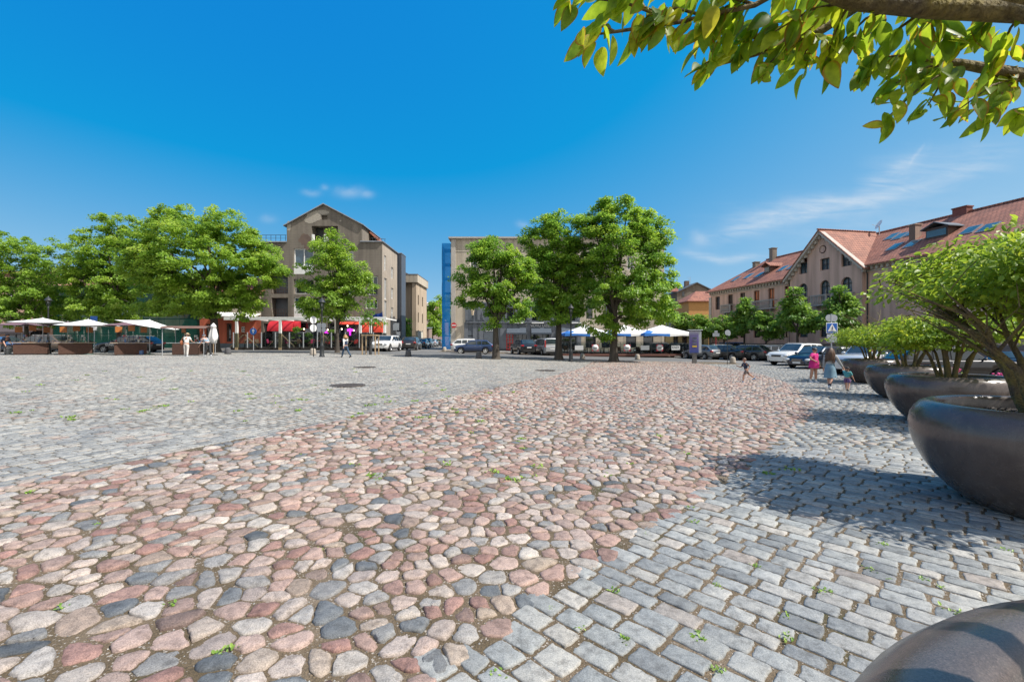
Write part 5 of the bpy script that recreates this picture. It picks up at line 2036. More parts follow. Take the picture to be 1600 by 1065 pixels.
# mouldings of the painted front
mb = MB()
zc = f.z(503.5)
mb.box(((xg0 + xg1) / 2, -0.14, zc), (xg1 - xg0, 0.28, 0.16))
mb.box(((xg0 + xg1) / 2, -0.05, zg), (xg1 - xg0, 0.1, 0.22))
for px in (728.5, 742, 752, 787, 804.5, 825.5, 864, 905):
    mb.box((f.x(px), -0.06, f.z(524)), (0.5 if px != 787 else 0.9, 0.12, f.z(505.5) - 0.02), mi=1)
for px in (729, 748, 787, 807, 826, 845.5, 864.5, 884, 904):
    mb.box((f.x(px), -0.05, f.z(487)), (0.35, 0.1, 2.2), mi=1)
for px in (802, 834, 860, 893):
    mb.box((f.x(px + 6), -0.32, f.z(504.4)), (1.6, 0.12, 0.14), mi=2)
for px, py, w_, h_ in ((735, 518, 0.9, 1.2), (735, 530, 0.9, 1.0), (735, 541, 0.9, 0.7), (735, 490, 1.0, 1.8), (764, 534, 1.3, 2.4), (808, 509, 1.2, 0.6), (850, 509, 3.0, 0.55)):
    mb.box((f.x(px), -0.025, f.z(py)), (w_, 0.05, h_), mi=3)
mb.build('moulding', [SLATEL, SLATEL, WHITE, SLATE], wl)
ms = MB()
cz = f.z(492)
cx_ = f.x(768)
ms.lathe([(1.15, -0.12), (1.25, -0.02), (1.25, 0.1)], n=28, c=(cx_, -0.05, cz), axis='Y')
ms.lathe([(0.0, 0.02), (1.15, 0.02)], n=28, c=(cx_, -0.05, cz), axis='Y', mi=1)
ms.build('round_emblem', [GREYP, SLATE], t)
letters(t, 'BROO', 0.5, (f.x(767), -0.02, f.z(517.5)), 0, WHITE, 0.03)
letters(t, 'SENOVU UZEIGA', 0.52, (f.x(845), -0.08, f.z(510.5)), 0, WHITE, 0.03)
for x0, x1 in ((792, 822), (830, 861), (872, 900)):
    mb = MB()
    slab(mb, [(f.x(x0), -0.15, f.z(512.0)), (f.x(x1), -0.15, f.z(512.0)), (f.x(x1), -1.0, f.z(520)), (f.x(x0), -1.0, f.z(520))], 0.05)
    mb.box(((f.x(x0) + f.x(x1)) / 2, -1.0, f.z(521)), (f.x(x1) - f.x(x0), 0.03, 0.2))
    mb.build('awning', pm('slate_awning', (0.065, 0.085, 0.11), (0.055, 0.07, 0.095), rough=0.85), t)
REDP = pm('red_paint', (0.50, 0.035, 0.035), (0.42, 0.03, 0.03), rough=0.4)
mb = MB()
dx0, dx1, dz = f.x(791), f.x(802), f.z(521)
for xx in (dx0 + 0.07, (dx0 + dx1) / 2, dx1 - 0.07):
    mb.box((xx, -0.08, dz / 2), (0.12, 0.14, dz - 0.01))
for k in range(6):
    mb.box(((dx0 + dx1) / 2, -0.075, 0.12 + k * (dz - 0.2) / 5), (dx1 - dx0 - 0.02, 0.12, 0.13 if k in (0, 5) else 0.08))
dr = mb.build('door', REDP, t)
mb = MB()
mb.box(((dx0 + dx1) / 2, -0.04, dz / 2), (dx1 - dx0 - 0.1, 0.03, dz - 0.1))
mb.build('pane', GLASS, dr)
# wall lantern on its bracket
lt = thing('wall_lantern', 'pale wall lantern on a bracket over the grey painted shopfront', 'lamp', (b.x + f.x(739), b.y - 0.0, b.z + f.z(488)))
mb = MB()
mb.beam((0, 0, -0.5), (0, -0.7, -0.5), 0.06)
mb.beam((0, -0.02, -0.9), (0, -0.6, -0.52), 0.05)
mb.build('bracket', DARKP, lt)
mb = MB()
mb.lathe([(0.12, -0.42), (0.24, 0.25), (0.26, 0.27), (0.05, 0.5), (0, 0.52)], n=6, c=(0, -0.7, 0), smooth=False)
mb.build('lantern_head', pm('lantern_glass', (0.62, 0.5, 0.36), rough=0.3), lt)
scaffold('scaffold', 'tall narrow scaffold wrapped in blue netting at the street corner', (b.x - 1.15, b.y - 0.15, b.z), 1.05, 2.4, pz(381, 60) - b.z, NETB, bay=1.0)

# ---- I: the low hall with the bank lettering
t, b = house('low_hall', 'low gabled hall with bank lettering beside the cafe umbrellas', 998, 64.0)
f = Fac(b)
L = f.x(1107)
zA, zP, zB = f.z(512), f.z(497.5), f.z(514)
xm = f.x(1041)
wo2 = [f.op(p, 524, p + 8, 545) for p in (1004, 1018, 1032, 1052, 1066, 1080)]
mb = MB()
wall(mb, (0, 0, 0), X1, Y1, L, zB - 0.4, wo2, mi=1)
mb.add([(0, 0, zB - 0.4), (xm, 0, zB - 0.4), (xm, 0, zP), (0, 0, zA)], [(0, 1, 2, 3)], 0)
mb.add([(xm, 0, zB - 0.4), (L, 0, zB - 0.4), (L, 0, zB), (xm, 0, zP)], [(0, 1, 2, 3)], 2)
mb.add([(L, 0, 0), (L, 10, 0), (L, 10, zB), (L, 0, zB)], [(0, 1, 2, 3)], 1)
mb.build('wall', [BEIGE, pm('ochre_render', (0.42, 0.35, 0.20), (0.36, 0.30, 0.17), rough=0.9), pm('blue_grey_sheet', (0.20, 0.26, 0.32), (0.17, 0.22, 0.28), rough=0.5, streak=True)], t)
mb = MB()
slab(mb, [(-0.3, -0.35, zA + 0.05), (xm, -0.35, zP + 0.15), (xm, 10, zP + 0.15), (-0.3, 10, zA + 0.05)], 0.22, mi=0)
slab(mb, [(xm, -0.35, zP + 0.15), (L + 0.4, -0.35, zB + 0.1), (L + 0.4, 10, zB + 0.1), (xm, 10, zP + 0.15)], 0.14, mi=1)
mb.build('roof', [TILEY, ZINC], t)
for p in wo2:
    window(t, (0, 0, 0), X1, Y1, p, BROWNF, GLASS, nv=1, nh=1)
letters(t, 'PIN', 0.75, (f.x(1012), -0.06, f.z(516)), 0, WHITE, 0.04)
letters(t, 'BANKAS', 0.95, (f.x(1058), -0.06, f.z(517)), 0, pm('letter_silver', (0.62, 0.62, 0.6), rough=0.4), 0.05)

# ---- J: houses beyond it
t, b = house('far_house', 'far grey gabled house with orange roof and chimney', 1062, 100.0)
f = Fac(b)
x1, zr, zp = f.x(1108), f.z(455), f.z(442)
mb = MB()
mb.prism([(f.x(1058), 0), (x1, 0), (x1, f.z(453)), (f.x(1088), zp), (f.x(1058), f.z(456))], 0, 12)
mb.build('wall', GREYR, t)
mb = MB()
slab(mb, [(f.x(1040), -0.3, f.z(455)), (f.x(1060), -0.3, f.z(455)), (f.x(1072), 5, f.z(445)), (f.x(1040), 5, f.z(445))], 0.2)
slab(mb, [(f.x(1088), -0.4, zp + 0.15), (x1 + 0.4, -0.4, f.z(452)), (x1 + 0.4, 12, f.z(452)), (f.x(1088), 12, zp + 0.15)], 0.2, mi=1)
slab(mb, [(f.x(1056), -0.4, f.z(456)), (f.x(1088), -0.4, zp + 0.15), (f.x(1088), 12, zp + 0.15), (f.x(1056), 12, f.z(456))], 0.2, mi=1)
rf = mb.build('roof', [TILE, SLATE], t)
mb = MB()
mb.box((f.x(1081), 3, f.z(444)), (0.9, 0.9, 2.2))
mb.build('chimney', BRICKP, rf)
mb = MB()
mb.tube([(f.x(1084), 2, zp), (f.x(1084), 2, zp + 1.6)], 0.03, n=5)
for k in range(3):
    mb.beam((f.x(1084) - 0.7 + 0.1 * k, 2, zp + 1.5 - 0.3 * k), (f.x(1084) + 0.1, 2, zp + 1.5 - 0.3 * k), 0.03)
mb.build('aerial', GREYP, rf)
mb = MB()
mb.box((f.x(1067.5), -0.03, f.z(459)), (0.5, 0.08, 1.0))
mb.build('window', GLASS, t)
t, b = house('far_house', 'low house with hipped orange tile roof left of the long building', 1064, 88.0)
f = Fac(b)
x0, x1 = f.x(1076), f.x(1125)
ze, zp = f.z(470), f.z(450.5)
mb = MB()
mb.box(((x0 + x1) / 2, 4.5, ze / 2), (x1 - x0, 9, ze))
mb.build('wall', ORANGE if False else pm('ochre_orange_render', (0.55, 0.29, 0.10), (0.47, 0.24, 0.085), rough=0.9), t)
mb = MB()
pkx = f.x(1104)
slab(mb, [(x0 - 0.4, -0.4, ze), (x1, -0.4, ze), (pkx + 2, 5, zp), (pkx, 5, zp)], 0.15)
slab(mb, [(x0 - 0.4, -0.4, ze), (pkx, 5, zp), (x0 - 0.4, 9, ze)], 0.15)
mb.build('roof', TILE2, t)
mb = MB()
for px in (1084, 1094, 1100):
    mb.box((f.x(px), -0.03, f.z(524)), (0.8, 0.08, 1.6))
mb.build('window', GLASS, t)

# ---- K: the long building on the right
AX = math.atan2(-0.982, 0.187)
bK = Vector((28.7, 65.7, -0.27))
t = thing('long_building', 'long dusty pink building with red tile roof and arched gable block along the right side', 'building', bK, AX)
UX = Vector((0.187, -0.982, 0))
sK = lambda px: (65.7 - 41.18 / ((px - 800) / F + 0.19)) / 0.982
def zK(px, py):
    Y_ = 41.18 / ((px - 800) / F + 0.19)
    return CAMZ + (532.5 - py) / F * Y_ - bK.z
HE, HR, DEP, LK = 9.0, 13.2, 12.6, 62.0
g0, g1 = 14.9, 23.5
ops1 = []
warm = set()
for px, bal in ((1121, 0), (1141, 1), (1160, 0), (1182, 1), (1205, 1), (1231, 0)):
    s_ = sK(px)
    ops1.append((s_ - 0.5, 6.3 if not bal else 5.9, s_ + 0.5, 8.15))
low1 = []
for px in (1121, 1141, 1160, 1182, 1205, 1226):
    s_ = sK(px)
    low1.append((s_ - 0.55, 2.3, s_ + 0.55, 4.1))
w2 = [(26.5 + 3.4 * i, 6.2, 27.6 + 3.4 * i, 8.1) for i in range(10)]
w2l = [(26.5 + 3.4 * i, 2.3, 27.6 + 3.4 * i, 4.1) for i in range(10)]
wA = ops1 + low1 + w2 + w2l
mb = MB()
wall(mb, (0, 0, 0), X1, Y1, LK, HE, wA, rev=0.25)
gx_ = [sK(px) for px in (1259, 1293, 1327)]
gops = [(x - 0.55, 9.15, x + 0.55, 10.35) for x in gx_] + [(x - 0.6, 5.7, x + 0.6, 8.1, 'arch') for x in gx_] + [(x - 0.6, 2.3, x + 0.6, 4.2) for x in gx_]
gops = [(p[0] - g0,) + (p[1], p[2] - g0) + p[3:] for p in gops]
wall(mb, (g0, -0.35, 0), X1, Y1, g1 - g0, HE, [p for p in gops if p[1] < 9], rev=0.3)
# the gable above the eaves
gm = (g0 + g1) / 2
def gl(x):
    return HE + (HR - 0.15 - HE) * (1 - abs(x - gm) / (gm - g0))
hi = [p for p in gops if p[1] > 9]
xs_ = sorted([g0] + [v + g0 for p in hi for v in (p[0], p[2])] + [g1, gm])
for i in range(len(xs_) - 1):
    a, c = xs_[i], xs_[i + 1]
    mid = (a + c) / 2
    hole = [p for p in hi if p[0] + g0 < mid < p[2] + g0]
    if hole:
        p = hole[0]
        ztop = p[3]
        mb.add([(a, -0.35, HE), (c, -0.35, HE), (c, -0.35, p[1]), (a, -0.35, p[1])], [(0, 1, 2, 3)])
        if min(gl(a), gl(c)) > ztop:
            mb.add([(a, -0.35, ztop), (c, -0.35, ztop), (c, -0.35, gl(c)), (a, -0.35, gl(a))], [(0, 1, 2, 3)])
    else:
        mb.add([(a, -0.35, HE), (c, -0.35, HE), (c, -0.35, gl(c)), (a, -0.35, gl(a))], [(0, 1, 2, 3)])
for p in hi:
    a, c = p[0] + g0, p[2] + g0
    for q0, q1 in (((a, p[1]), (c, p[1])), ((c, p[1]), (c, p[3])), ((c, p[3]), (a, p[3])), ((a, p[3]), (a, p[1]))):
        mb.add([(q0[0], -0.35, q0[1]), (q1[0], -0.35, q1[1]), (q1[0], 0, q1[1]), (q0[0], 0, q0[1])], [(0, 1, 2, 3)])
for xx in (g0, g1):
    mb.add([(xx, -0.35, 0), (xx, 0, 0), (xx, 0, HE), (xx, -0.35, HE)], [(0, 1, 2, 3)])
mb.add([(0, 0, 0), (0, DEP, 0), (0, DEP, HE), (0, 0, HE)], [(0, 1, 2, 3)])
mb.add([(0, DEP, 0), (LK, DEP, 0), (LK, DEP, HE), (0, DEP, HE)], [(0, 1, 2, 3)])
mb.add([(LK, 0, 0), (LK, DEP, 0), (LK, DEP, HE), (LK, 0, HE)], [(0, 1, 2, 3)])
wl = mb.build('wall', PINKR, t)
mb = MB()
mb.box((g0 / 2, -0.05, 0.8), (g0, 0.1, 1.6))
mb.box(((g0 + g1) / 2, -0.42, 0.8), (g1 - g0 + 0.1, 0.14, 1.6))
mb.box(((g1 + LK) / 2, -0.05, 0.8), (LK - g1, 0.1, 1.6))
mb.build('plinth', pm('dark_plinth', (0.18, 0.145, 0.13), (0.15, 0.12, 0.11), rough=0.9), wl)
# corbelled eaves and verge
mb = MB()
for a, c in ((-0.2, g0), (g1, LK)):
    mb.box(((a + c) / 2, -0.16, HE - 0.12), (c - a, 0.32, 0.2))
    mb.box(((a + c) / 2, -0.05, HE - 0.62), (c - a, 0.1, 0.1))
    n = int((c - a) / 0.5)
    for k in range(n):
        mb.box((a + (k + 0.5) * (c - a) / n, -0.13, HE - 0.36), (0.2, 0.24, 0.28))
for sgn in (-1, 1):
    e = gm + sgn * (gm - g0 + 0.5)
    mb.beam((e, -0.62, HE - 0.42), (gm, -0.62, HR - 0.12), 0.5, 0.32)
    for k in range(11):
        q = (k + 0.5) / 11
        mb.box((e + (gm - e) * q, -0.5, HE - 0.85 + (HR - 0.12 - HE + 0.42) * q + 0.1), (0.2, 0.28, 0.3))
mb.box((-0.03, -0.06, HE / 2 - 0.4), (0.5, 0.12, HE - 0.9))
mb.build('cornice', STUCCO, wl)
mb = MB()
e = 0.55
zr_ = lambda y: HE - 0.05 + (y + e) * (HR - HE + 0.05) / (DEP / 2 + e)
slab(mb, [(-0.5, -e, HE - 0.05), (g0, -e, HE - 0.05), (g0, DEP / 2, HR), (3.5, DEP / 2, HR)], 0.12)
slab(mb, [(g0, -0.1, zr_(-0.1)), (g1, -0.1, zr_(-0.1)), (g1, DEP / 2, HR), (g0, DEP / 2, HR)], 0.12)
slab(mb, [(g1, -e, HE - 0.05), (LK, -e, HE - 0.05), (LK, DEP / 2, HR), (g1, DEP / 2, HR)], 0.12)
slab(mb, [(-0.5, DEP + e, HE - 0.05), (3.5, DEP / 2, HR), (LK, DEP / 2, HR), (LK, DEP + e, HE - 0.05)], 0.12)
slab(mb, [(-0.5, -e, HE - 0.05), (3.5, DEP / 2, HR), (-0.5, DEP + e, HE - 0.05)], 0.12)
rf = mb.build('roof', TILE2, t)
mb = MB()
slab(mb, [(g0 - 0.7, -0.95, HE - 0.40), (gm, -0.95, HR + 0.10), (gm, DEP / 2, HR + 0.10), (g0 - 0.7, 0.2, HE - 0.40)], 0.12)
slab(mb, [(gm, -0.95, HR + 0.10), (g1 + 0.7, -0.95, HE - 0.40), (g1 + 0.7, 0.2, HE - 0.40), (gm, DEP / 2, HR + 0.10)], 0.12)
mb.build('gable_roof', TILEY, rf)
mb = MB()
for k in range(24):
    mb.box((gm, -0.9 + k * 0.3, HR + 0.15), (0.24, 0.26, 0.12), bev=0.03)
n = 150
for k in range(n):
    mb.box((3.6 + k * 0.39, DEP / 2, HR + 0.04), (0.36, 0.24, 0.12))
mb.build('ridge_tiles', TILE2, rf)
for p in ops1 + low1 + w2 + w2l:
    hot = p in ops1[3:]
    window(t, (0, 0, 0), X1, Y1, p, BROWNF, WARMG if hot else GLASS, nv=1, nh=1, rev=0.25)
for p in gops:
    window(t, (g0, -0.35, 0), X1, Y1, p, DARKP, GLASSB, nv=1, nh=1, rev=0.3)
mb = MB()
mb.lathe([(0.34, -0.03), (0.42, 0.03), (0.42, 0.1), (0.34, 0.1)], n=20, c=(gm, -0.38, 11.3), axis='Y')
ow = mb.build('round_window', BROWNF, t)
mb = MB()
mb.lathe([(0.0, 0.04), (0.34, 0.04)], n=20, c=(gm, -0.36, 11.3), axis='Y')
mb.build('pane', GLASSB, ow)
BAL = pm('balcony_stone', (0.36, 0.35, 0.34), (0.3, 0.29, 0.28), rough=0.85)


def balcony(x, y, z, w_):
    mb = MB()
    mb.box((x, y - 0.4, z - 0.1), (w_, 0.8, 0.16))
    mb.box((x, y - 0.75, z + 0.88), (w_, 0.14, 0.12))
    for sg in (-1, 1):
        mb.box((x + sg * (w_ / 2 - 0.07), y - 0.75, z + 0.4), (0.14, 0.12, 0.82))
        mb.box((x + sg * (w_ / 2 - 0.07), y - 0.35, z + 0.88), (0.12, 0.66, 0.11))
        mb.box((x + sg * w_ / 3, y - 0.2, z - 0.32), (0.16, 0.4, 0.28))
    n = int(w_ / 0.2)
    for k in range(1, n):
        mb.lathe([(0.035, 0.0), (0.06, 0.2), (0.045, 0.4), (0.03, 0.55), (0.05, 0.8)], n=6, c=(x - w_ / 2 + w_ * k / n, y - 0.75, z))
    mb.build('balcony', BAL, t)


for x in gx_:
    balcony(x, -0.35, 5.65, 1.9)
balcony(sK(1141), 0, 5.85, 2.0)
balcony((sK(1182) + sK(1205)) / 2, 0, 5.85, 4.4)
# roof furniture
rs = (HR - HE) / (DEP / 2 + e)
rang = math.atan(rs)
zroof = lambda y: HE - 0.05 + (y + e) * rs
for x, y, w_ in ((2.9, 1.9, 0.8), (5.3, 2.0, 0.9), (7.7, 1.7, 0.9), (11.0, 2.2, 0.9), (12.5, 2.2, 0.8), (22.2, 4.6, 0.9), (23.3, 4.2, 0.9), (24.3, 4.4, 0.9), (24.6, 2.0, 0.9), (26.2, 1.9, 0.9), (30.3, 2.3, 1.0), (31.6, 2.1, 1.0), (33.5, 4.3, 1.0)):
    mb = MB()
    mb.box((x, y, zroof(y) + 0.05), (w_, 1.35, 0.10), rx=rang)
    sk = mb.build('skylight', ZINC, rf)
    mb = MB()
    mb.box((x, y - 0.01, zroof(y) + 0.08), (w_ - 0.16, 1.15, 0.06), rx=rang)
    mb.build('pane', GLASSB, sk)
for x, y, w_, h_, m_ in ((5.1, 5.9, 0.6, 1.8, GREYR), (3.0, 5.0, 0.6, 0.8, GREYR), (25.6, 3.0, 0.55, 1.5, BRICKP), (27.0, 6.3, 1.1, 0.8, pm('dark_brick', (0.20, 0.075, 0.06), rough=0.9, scale=9))):
    mb = MB()
    mb.box((x, y, zroof(min(y, DEP / 2)) + h_ / 2 - 0.3), (w_, 0.7, h_))
    mb.box((x, y, zroof(min(y, DEP / 2)) + h_ - 0.26), (w_ + 0.12, 0.82, 0.1))
    mb.build('chimney', m_, rf)
for x, y in ((8.9, 1.9), (28.0, 2.2)):
    mb = MB()
    wdt = 1.0 if x < 20 else 1.7
    zz = zroof(y)
    mb.box((x, y + 0.6, zz + 0.35), (wdt, 1.4, 1.1), mi=0)
    slab(mb, [(x - wdt / 2 - 0.25, y - 0.4, zz + 0.85), (x, y - 0.4, zz + 1.35), (x, y + 2.0, zz + 1.35), (x - wdt / 2 - 0.25, y + 2.0, zz + 0.85)], 0.08, mi=1)
    slab(mb, [(x, y - 0.4, zz + 1.35), (x + wdt / 2 + 0.25, y - 0.4, zz + 0.85), (x + wdt / 2 + 0.25, y + 2.0, zz + 0.85), (x, y + 2.0, zz + 1.35)], 0.08, mi=1)
    dm = mb.build('dormer', [BROWNF, TILEY if x < 20 else SLATE], rf)
    mb = MB()
    mb.box((x, y - 0.12, zz + 0.4), (wdt - 0.2, 0.06, 0.55))
    mb.build('pane', GLASSB, dm)
mb = MB()
for x in (g0 - 0.25, g1 + 0.3):
    mb.tube([(x, -0.45, HE - 0.2), (x, -0.12, HE - 0.9), (x, -0.12, 0.1)], 0.06, n=8)
mb.build('downpipe', DARKP, t)
d_ = thing('satellite_dish', 'white satellite dish on the ridge beside the gable roof', 'satellite dish', bK + UX * 20.0 + Vector((0.982, 0.187, 0)) * (DEP / 2 - 0.6) + Vector((0, 0, HR - 0.4)), AX)
mb = MB()
mb.tube([(0, 0, 0), (0, 0, 1.0)], 0.05, n=6)
mb.tube([(0, 0, 0.9), (-0.35, -0.5, 1.2)], 0.02, n=5)
mb.build('mast', GREYP, d_)
mb = MB()
vs, rot = [], Matrix.Rotation(R(62), 3, 'X') @ Matrix.Rotation(R(-20), 3, 'Y')
for i in range(6):
    for k in range(18):
        rr = 0.5 * i / 5
        p = rot @ Vector((rr * math.cos(6.2832 * k / 18), rr * math.sin(6.2832 * k / 18), 0.32 * rr * rr))
        vs.append(p + Vector((0, 0, 1.1)))
fs = [(i * 18 + k, i * 18 + (k + 1) % 18, (i + 1) * 18 + (k + 1) % 18, (i + 1) * 18 + k) for i in range(5) for k in range(18)]
mb.add(vs, fs, 0, True)
mb.build('reflector', WHITE, d_)

# ---- roadway, kerbs and pavements
def strip(name, pts, w0, zoff, m, n=60):
    """pts: list of (x, ynear, yfar)"""
    xs = np.linspace(pts[0][0], pts[-1][0], n)
    yn = np.interp(xs, [p[0] for p in pts], [p[1] for p in pts])
    yf = np.interp(xs, [p[0] for p in pts], [p[2] for p in pts])
    vs, fs = [], []
    K = 12
    for i in range(n):
        for k in range(K + 1):
            y = yn[i] + (yf[i] - yn[i]) * k / K
            vs.append((xs[i], y, gz(xs[i], y) + zoff))
    for i in range(n - 1):
        for k in range(K):
            fs.append((i * (K + 1) + k, (i + 1) * (K + 1) + k, (i + 1) * (K + 1) + k + 1, i * (K + 1) + k + 1))
    mb = MB()
    mb.add(vs, fs)
    return tag(mb.build(name, m), kind='structure')


m, nt, b_, out = new_mat('road_setts')
tc = nd(nt, 'ShaderNodeTexCoord')
br = nd(nt, 'ShaderNodeTexBrick', i_Scale=1.0)
br.inputs['Brick Width'].default_value = 0.22
br.inputs['Row Height'].default_value = 0.12
br.inputs['Mortar Size'].default_value = 0.008
br.inputs['Color1'].default_value = (0.23, 0.225, 0.215, 1)
br.inputs['Color2'].default_value = (0.16, 0.158, 0.155, 1)
br.inputs['Mortar'].default_value = (0.10, 0.09, 0.075, 1)
nt.links.new(tc.outputs['Object'], br.inputs['Vector'])
n1 = nd(nt, 'ShaderNodeTexNoise', i_Scale=0.5, i_Detail=6.0)
nt.links.new(tc.outputs['Object'], n1.inputs['Vector'])
r1 = ramp(nt, [(0.3, (0.75,) * 3), (0.7, (1.15,) * 3)])
nt.links.new(n1.outputs[0], r1.inputs[0])
nt.links.new(mixc(nt, 1.0, br.outputs[0], r1.outputs[0], 'MULTIPLY'), b_.inputs['Base Color'])
b_.inputs['Roughness'].default_value = 0.8
bp = nd(nt, 'ShaderNodeBump', i_Strength=0.5, i_Distance=0.01)
nt.links.new(br.outputs['Fac'], bp.inputs['Height'])
bp.invert = True
nt.links.new(bp.outputs[0], b_.inputs['Normal'])
RSETT = m
ASPH = pm('worn_asphalt', (0.16, 0.158, 0.152), (0.12, 0.118, 0.115), scale=1.2, rough=0.85, fine=0.25, bscale=60, bump=0.3)
KERB = pm('granite_kerb', (0.30, 0.29, 0.275), (0.24, 0.23, 0.22), scale=6, rough=0.85, fine=0.25)
strip('road', [(-90, YEND + 0.3, 51.5), (6, YEND + 0.3, 51.5), (19, YEND + 0.3, 50)], 0, 0.002, ASPH)
strip('parking_road', [(19, 26, 75), (24, 20, 75), (60, 8, 75)], 0, 0.004, RSETT)
strip('pavement', [(-90, 53.5, 58.5), (-17, 53.5, 58.5)], 0, 0.10, KERB)
strip('pavement', [(-8.5, 55.0, 60.6), (27, 55.0, 64)], 0, 0.10, KERB)
strip('side_street', [(-16.6, 51.5, 140), (-8.5, 51.5, 140)], 0, 0.006, RSETT, n=8)
mb = MB()
for x in np.arange(-60, 18, 1.0):
    y = YEND + 0.12
    mb.box((x + 0.5, y, gz(x + 0.5, y) + 0.0), (0.985, 0.16, 0.09), bev=0.012)
tag(mb.build('kerb', KERB), kind='structure')
mb = MB()
for x in np.arange(-60, -17, 1.0):
    mb.box((x + 0.5, 53.45, gz(x + 0.5, 53.5) + 0.05), (0.985, 0.16, 0.13), bev=0.012)
for x in np.arange(-8.5, 26, 1.0):
    mb.box((x + 0.5, 54.95, gz(x + 0.5, 55) + 0.05), (0.985, 0.16, 0.13), bev=0.012)
tag(mb.build('pavement_kerb', KERB), kind='structure')
# ------------------------------------------------------------------ cars
def paint(name, c, metal=0.35):
    m, nt, b, out = new_mat(name)
    tc = nd(nt, 'ShaderNodeTexCoord')
    n1 = nd(nt, 'ShaderNodeTexNoise', i_Scale=2.0, i_Detail=5.0)
    nt.links.new(tc.outputs['Object'], n1.inputs['Vector'])
    sx_ = nd(nt, 'ShaderNodeSeparateXYZ')
    nt.links.new(tc.outputs['Object'], sx_.inputs[0])
    # road dust gathers along the sills
    dust = nd(nt, 'ShaderNodeMapRange')
    dust.inputs['From Min'].default_value = 0.75
    dust.inputs['From Max'].default_value = 0.2
    dust.inputs['To Max'].default_value = 0.35
    nt.links.new(sx_.outputs[2], dust.inputs[0])
    df = nd(nt, 'ShaderNodeMath', operation='MULTIPLY')
    nt.links.new(dust.outputs[0], df.inputs[0])
    nt.links.new(n1.outputs[0], df.inputs[1])
    r1 = ramp(nt, [(0.3, tuple(v * 0.93 for v in c)), (0.7, c)])
    nt.links.new(n1.outputs[0], r1.inputs[0])
    nt.links.new(mixc(nt, df.outputs[0], r1.outputs[0], (0.2, 0.18, 0.15)), b.inputs['Base Color'])
    b.inputs['Metallic'].default_value = metal
    b.inputs['Roughness'].default_value = 0.32
    b.inputs['Coat Weight'].default_value = 1.0
    b.inputs['Coat Roughness'].default_value = 0.05
    return m


CG = glass_mat('car_glass', (0.02, 0.028, 0.032), 0.02)
TRIM = pm('black_trim', (0.018, 0.018, 0.019), rough=0.55)
TYRE = pm('tyre_rubber', (0.022, 0.021, 0.02), rough=0.9)
RIM = pm('alloy_rim', (0.55, 0.56, 0.57), (0.45, 0.46, 0.47), rough=0.3, metal=0.8)
DRIM = pm('dark_wheel_well', (0.012, 0.012, 0.012), rough=0.8)
LAMPW = pm('headlight_lens', (0.72, 0.75, 0.78), (0.45, 0.48, 0.5), scale=14, rough=0.08, coat=1.0)
LAMPR = pm('tail_lens', (0.42, 0.012, 0.012), (0.28, 0.008, 0.008), scale=14, rough=0.12, coat=1.0)
PLATE = pm('number_plate', (0.75, 0.75, 0.74), rough=0.5)
CHROME = pm('chrome_trim', (0.6, 0.6, 0.6), rough=0.18, metal=0.9)

# length, width, height, wheel radius, wheelbase, belt height, hood height, nose height; then greenhouse in metres from the nose:
# windscreen foot, roof front, roof rear, rear glass foot, and deck height at the tail
CARS = {
    'hatch': (4.15, 1.76, 1.46, 0.315, 2.55, 0.93, 0.90, 0.66, 1.05, 1.80, 3.45, 4.03, 0.98),
    'suv': (4.80, 1.94, 1.74, 0.375, 2.85, 1.10, 1.10, 0.86, 1.35, 2.05, 4.05, 4.68, 1.12),
    'sedan': (4.75, 1.83, 1.44, 0.325, 2.78, 0.95, 0.90, 0.68, 1.35, 2.15, 3.35, 4.10, 1.00),
    'wagon': (4.75, 1.83, 1.48, 0.33, 2.78, 0.95, 0.90, 0.68, 1.35, 2.10, 4.05, 4.62, 1.00),
    'van': (4.80, 1.92, 1.90, 0.335, 3.10, 1.08, 1.02, 0.78, 0.85, 1.65, 4.55, 4.74, 1.12),
}
_car_cache = {}


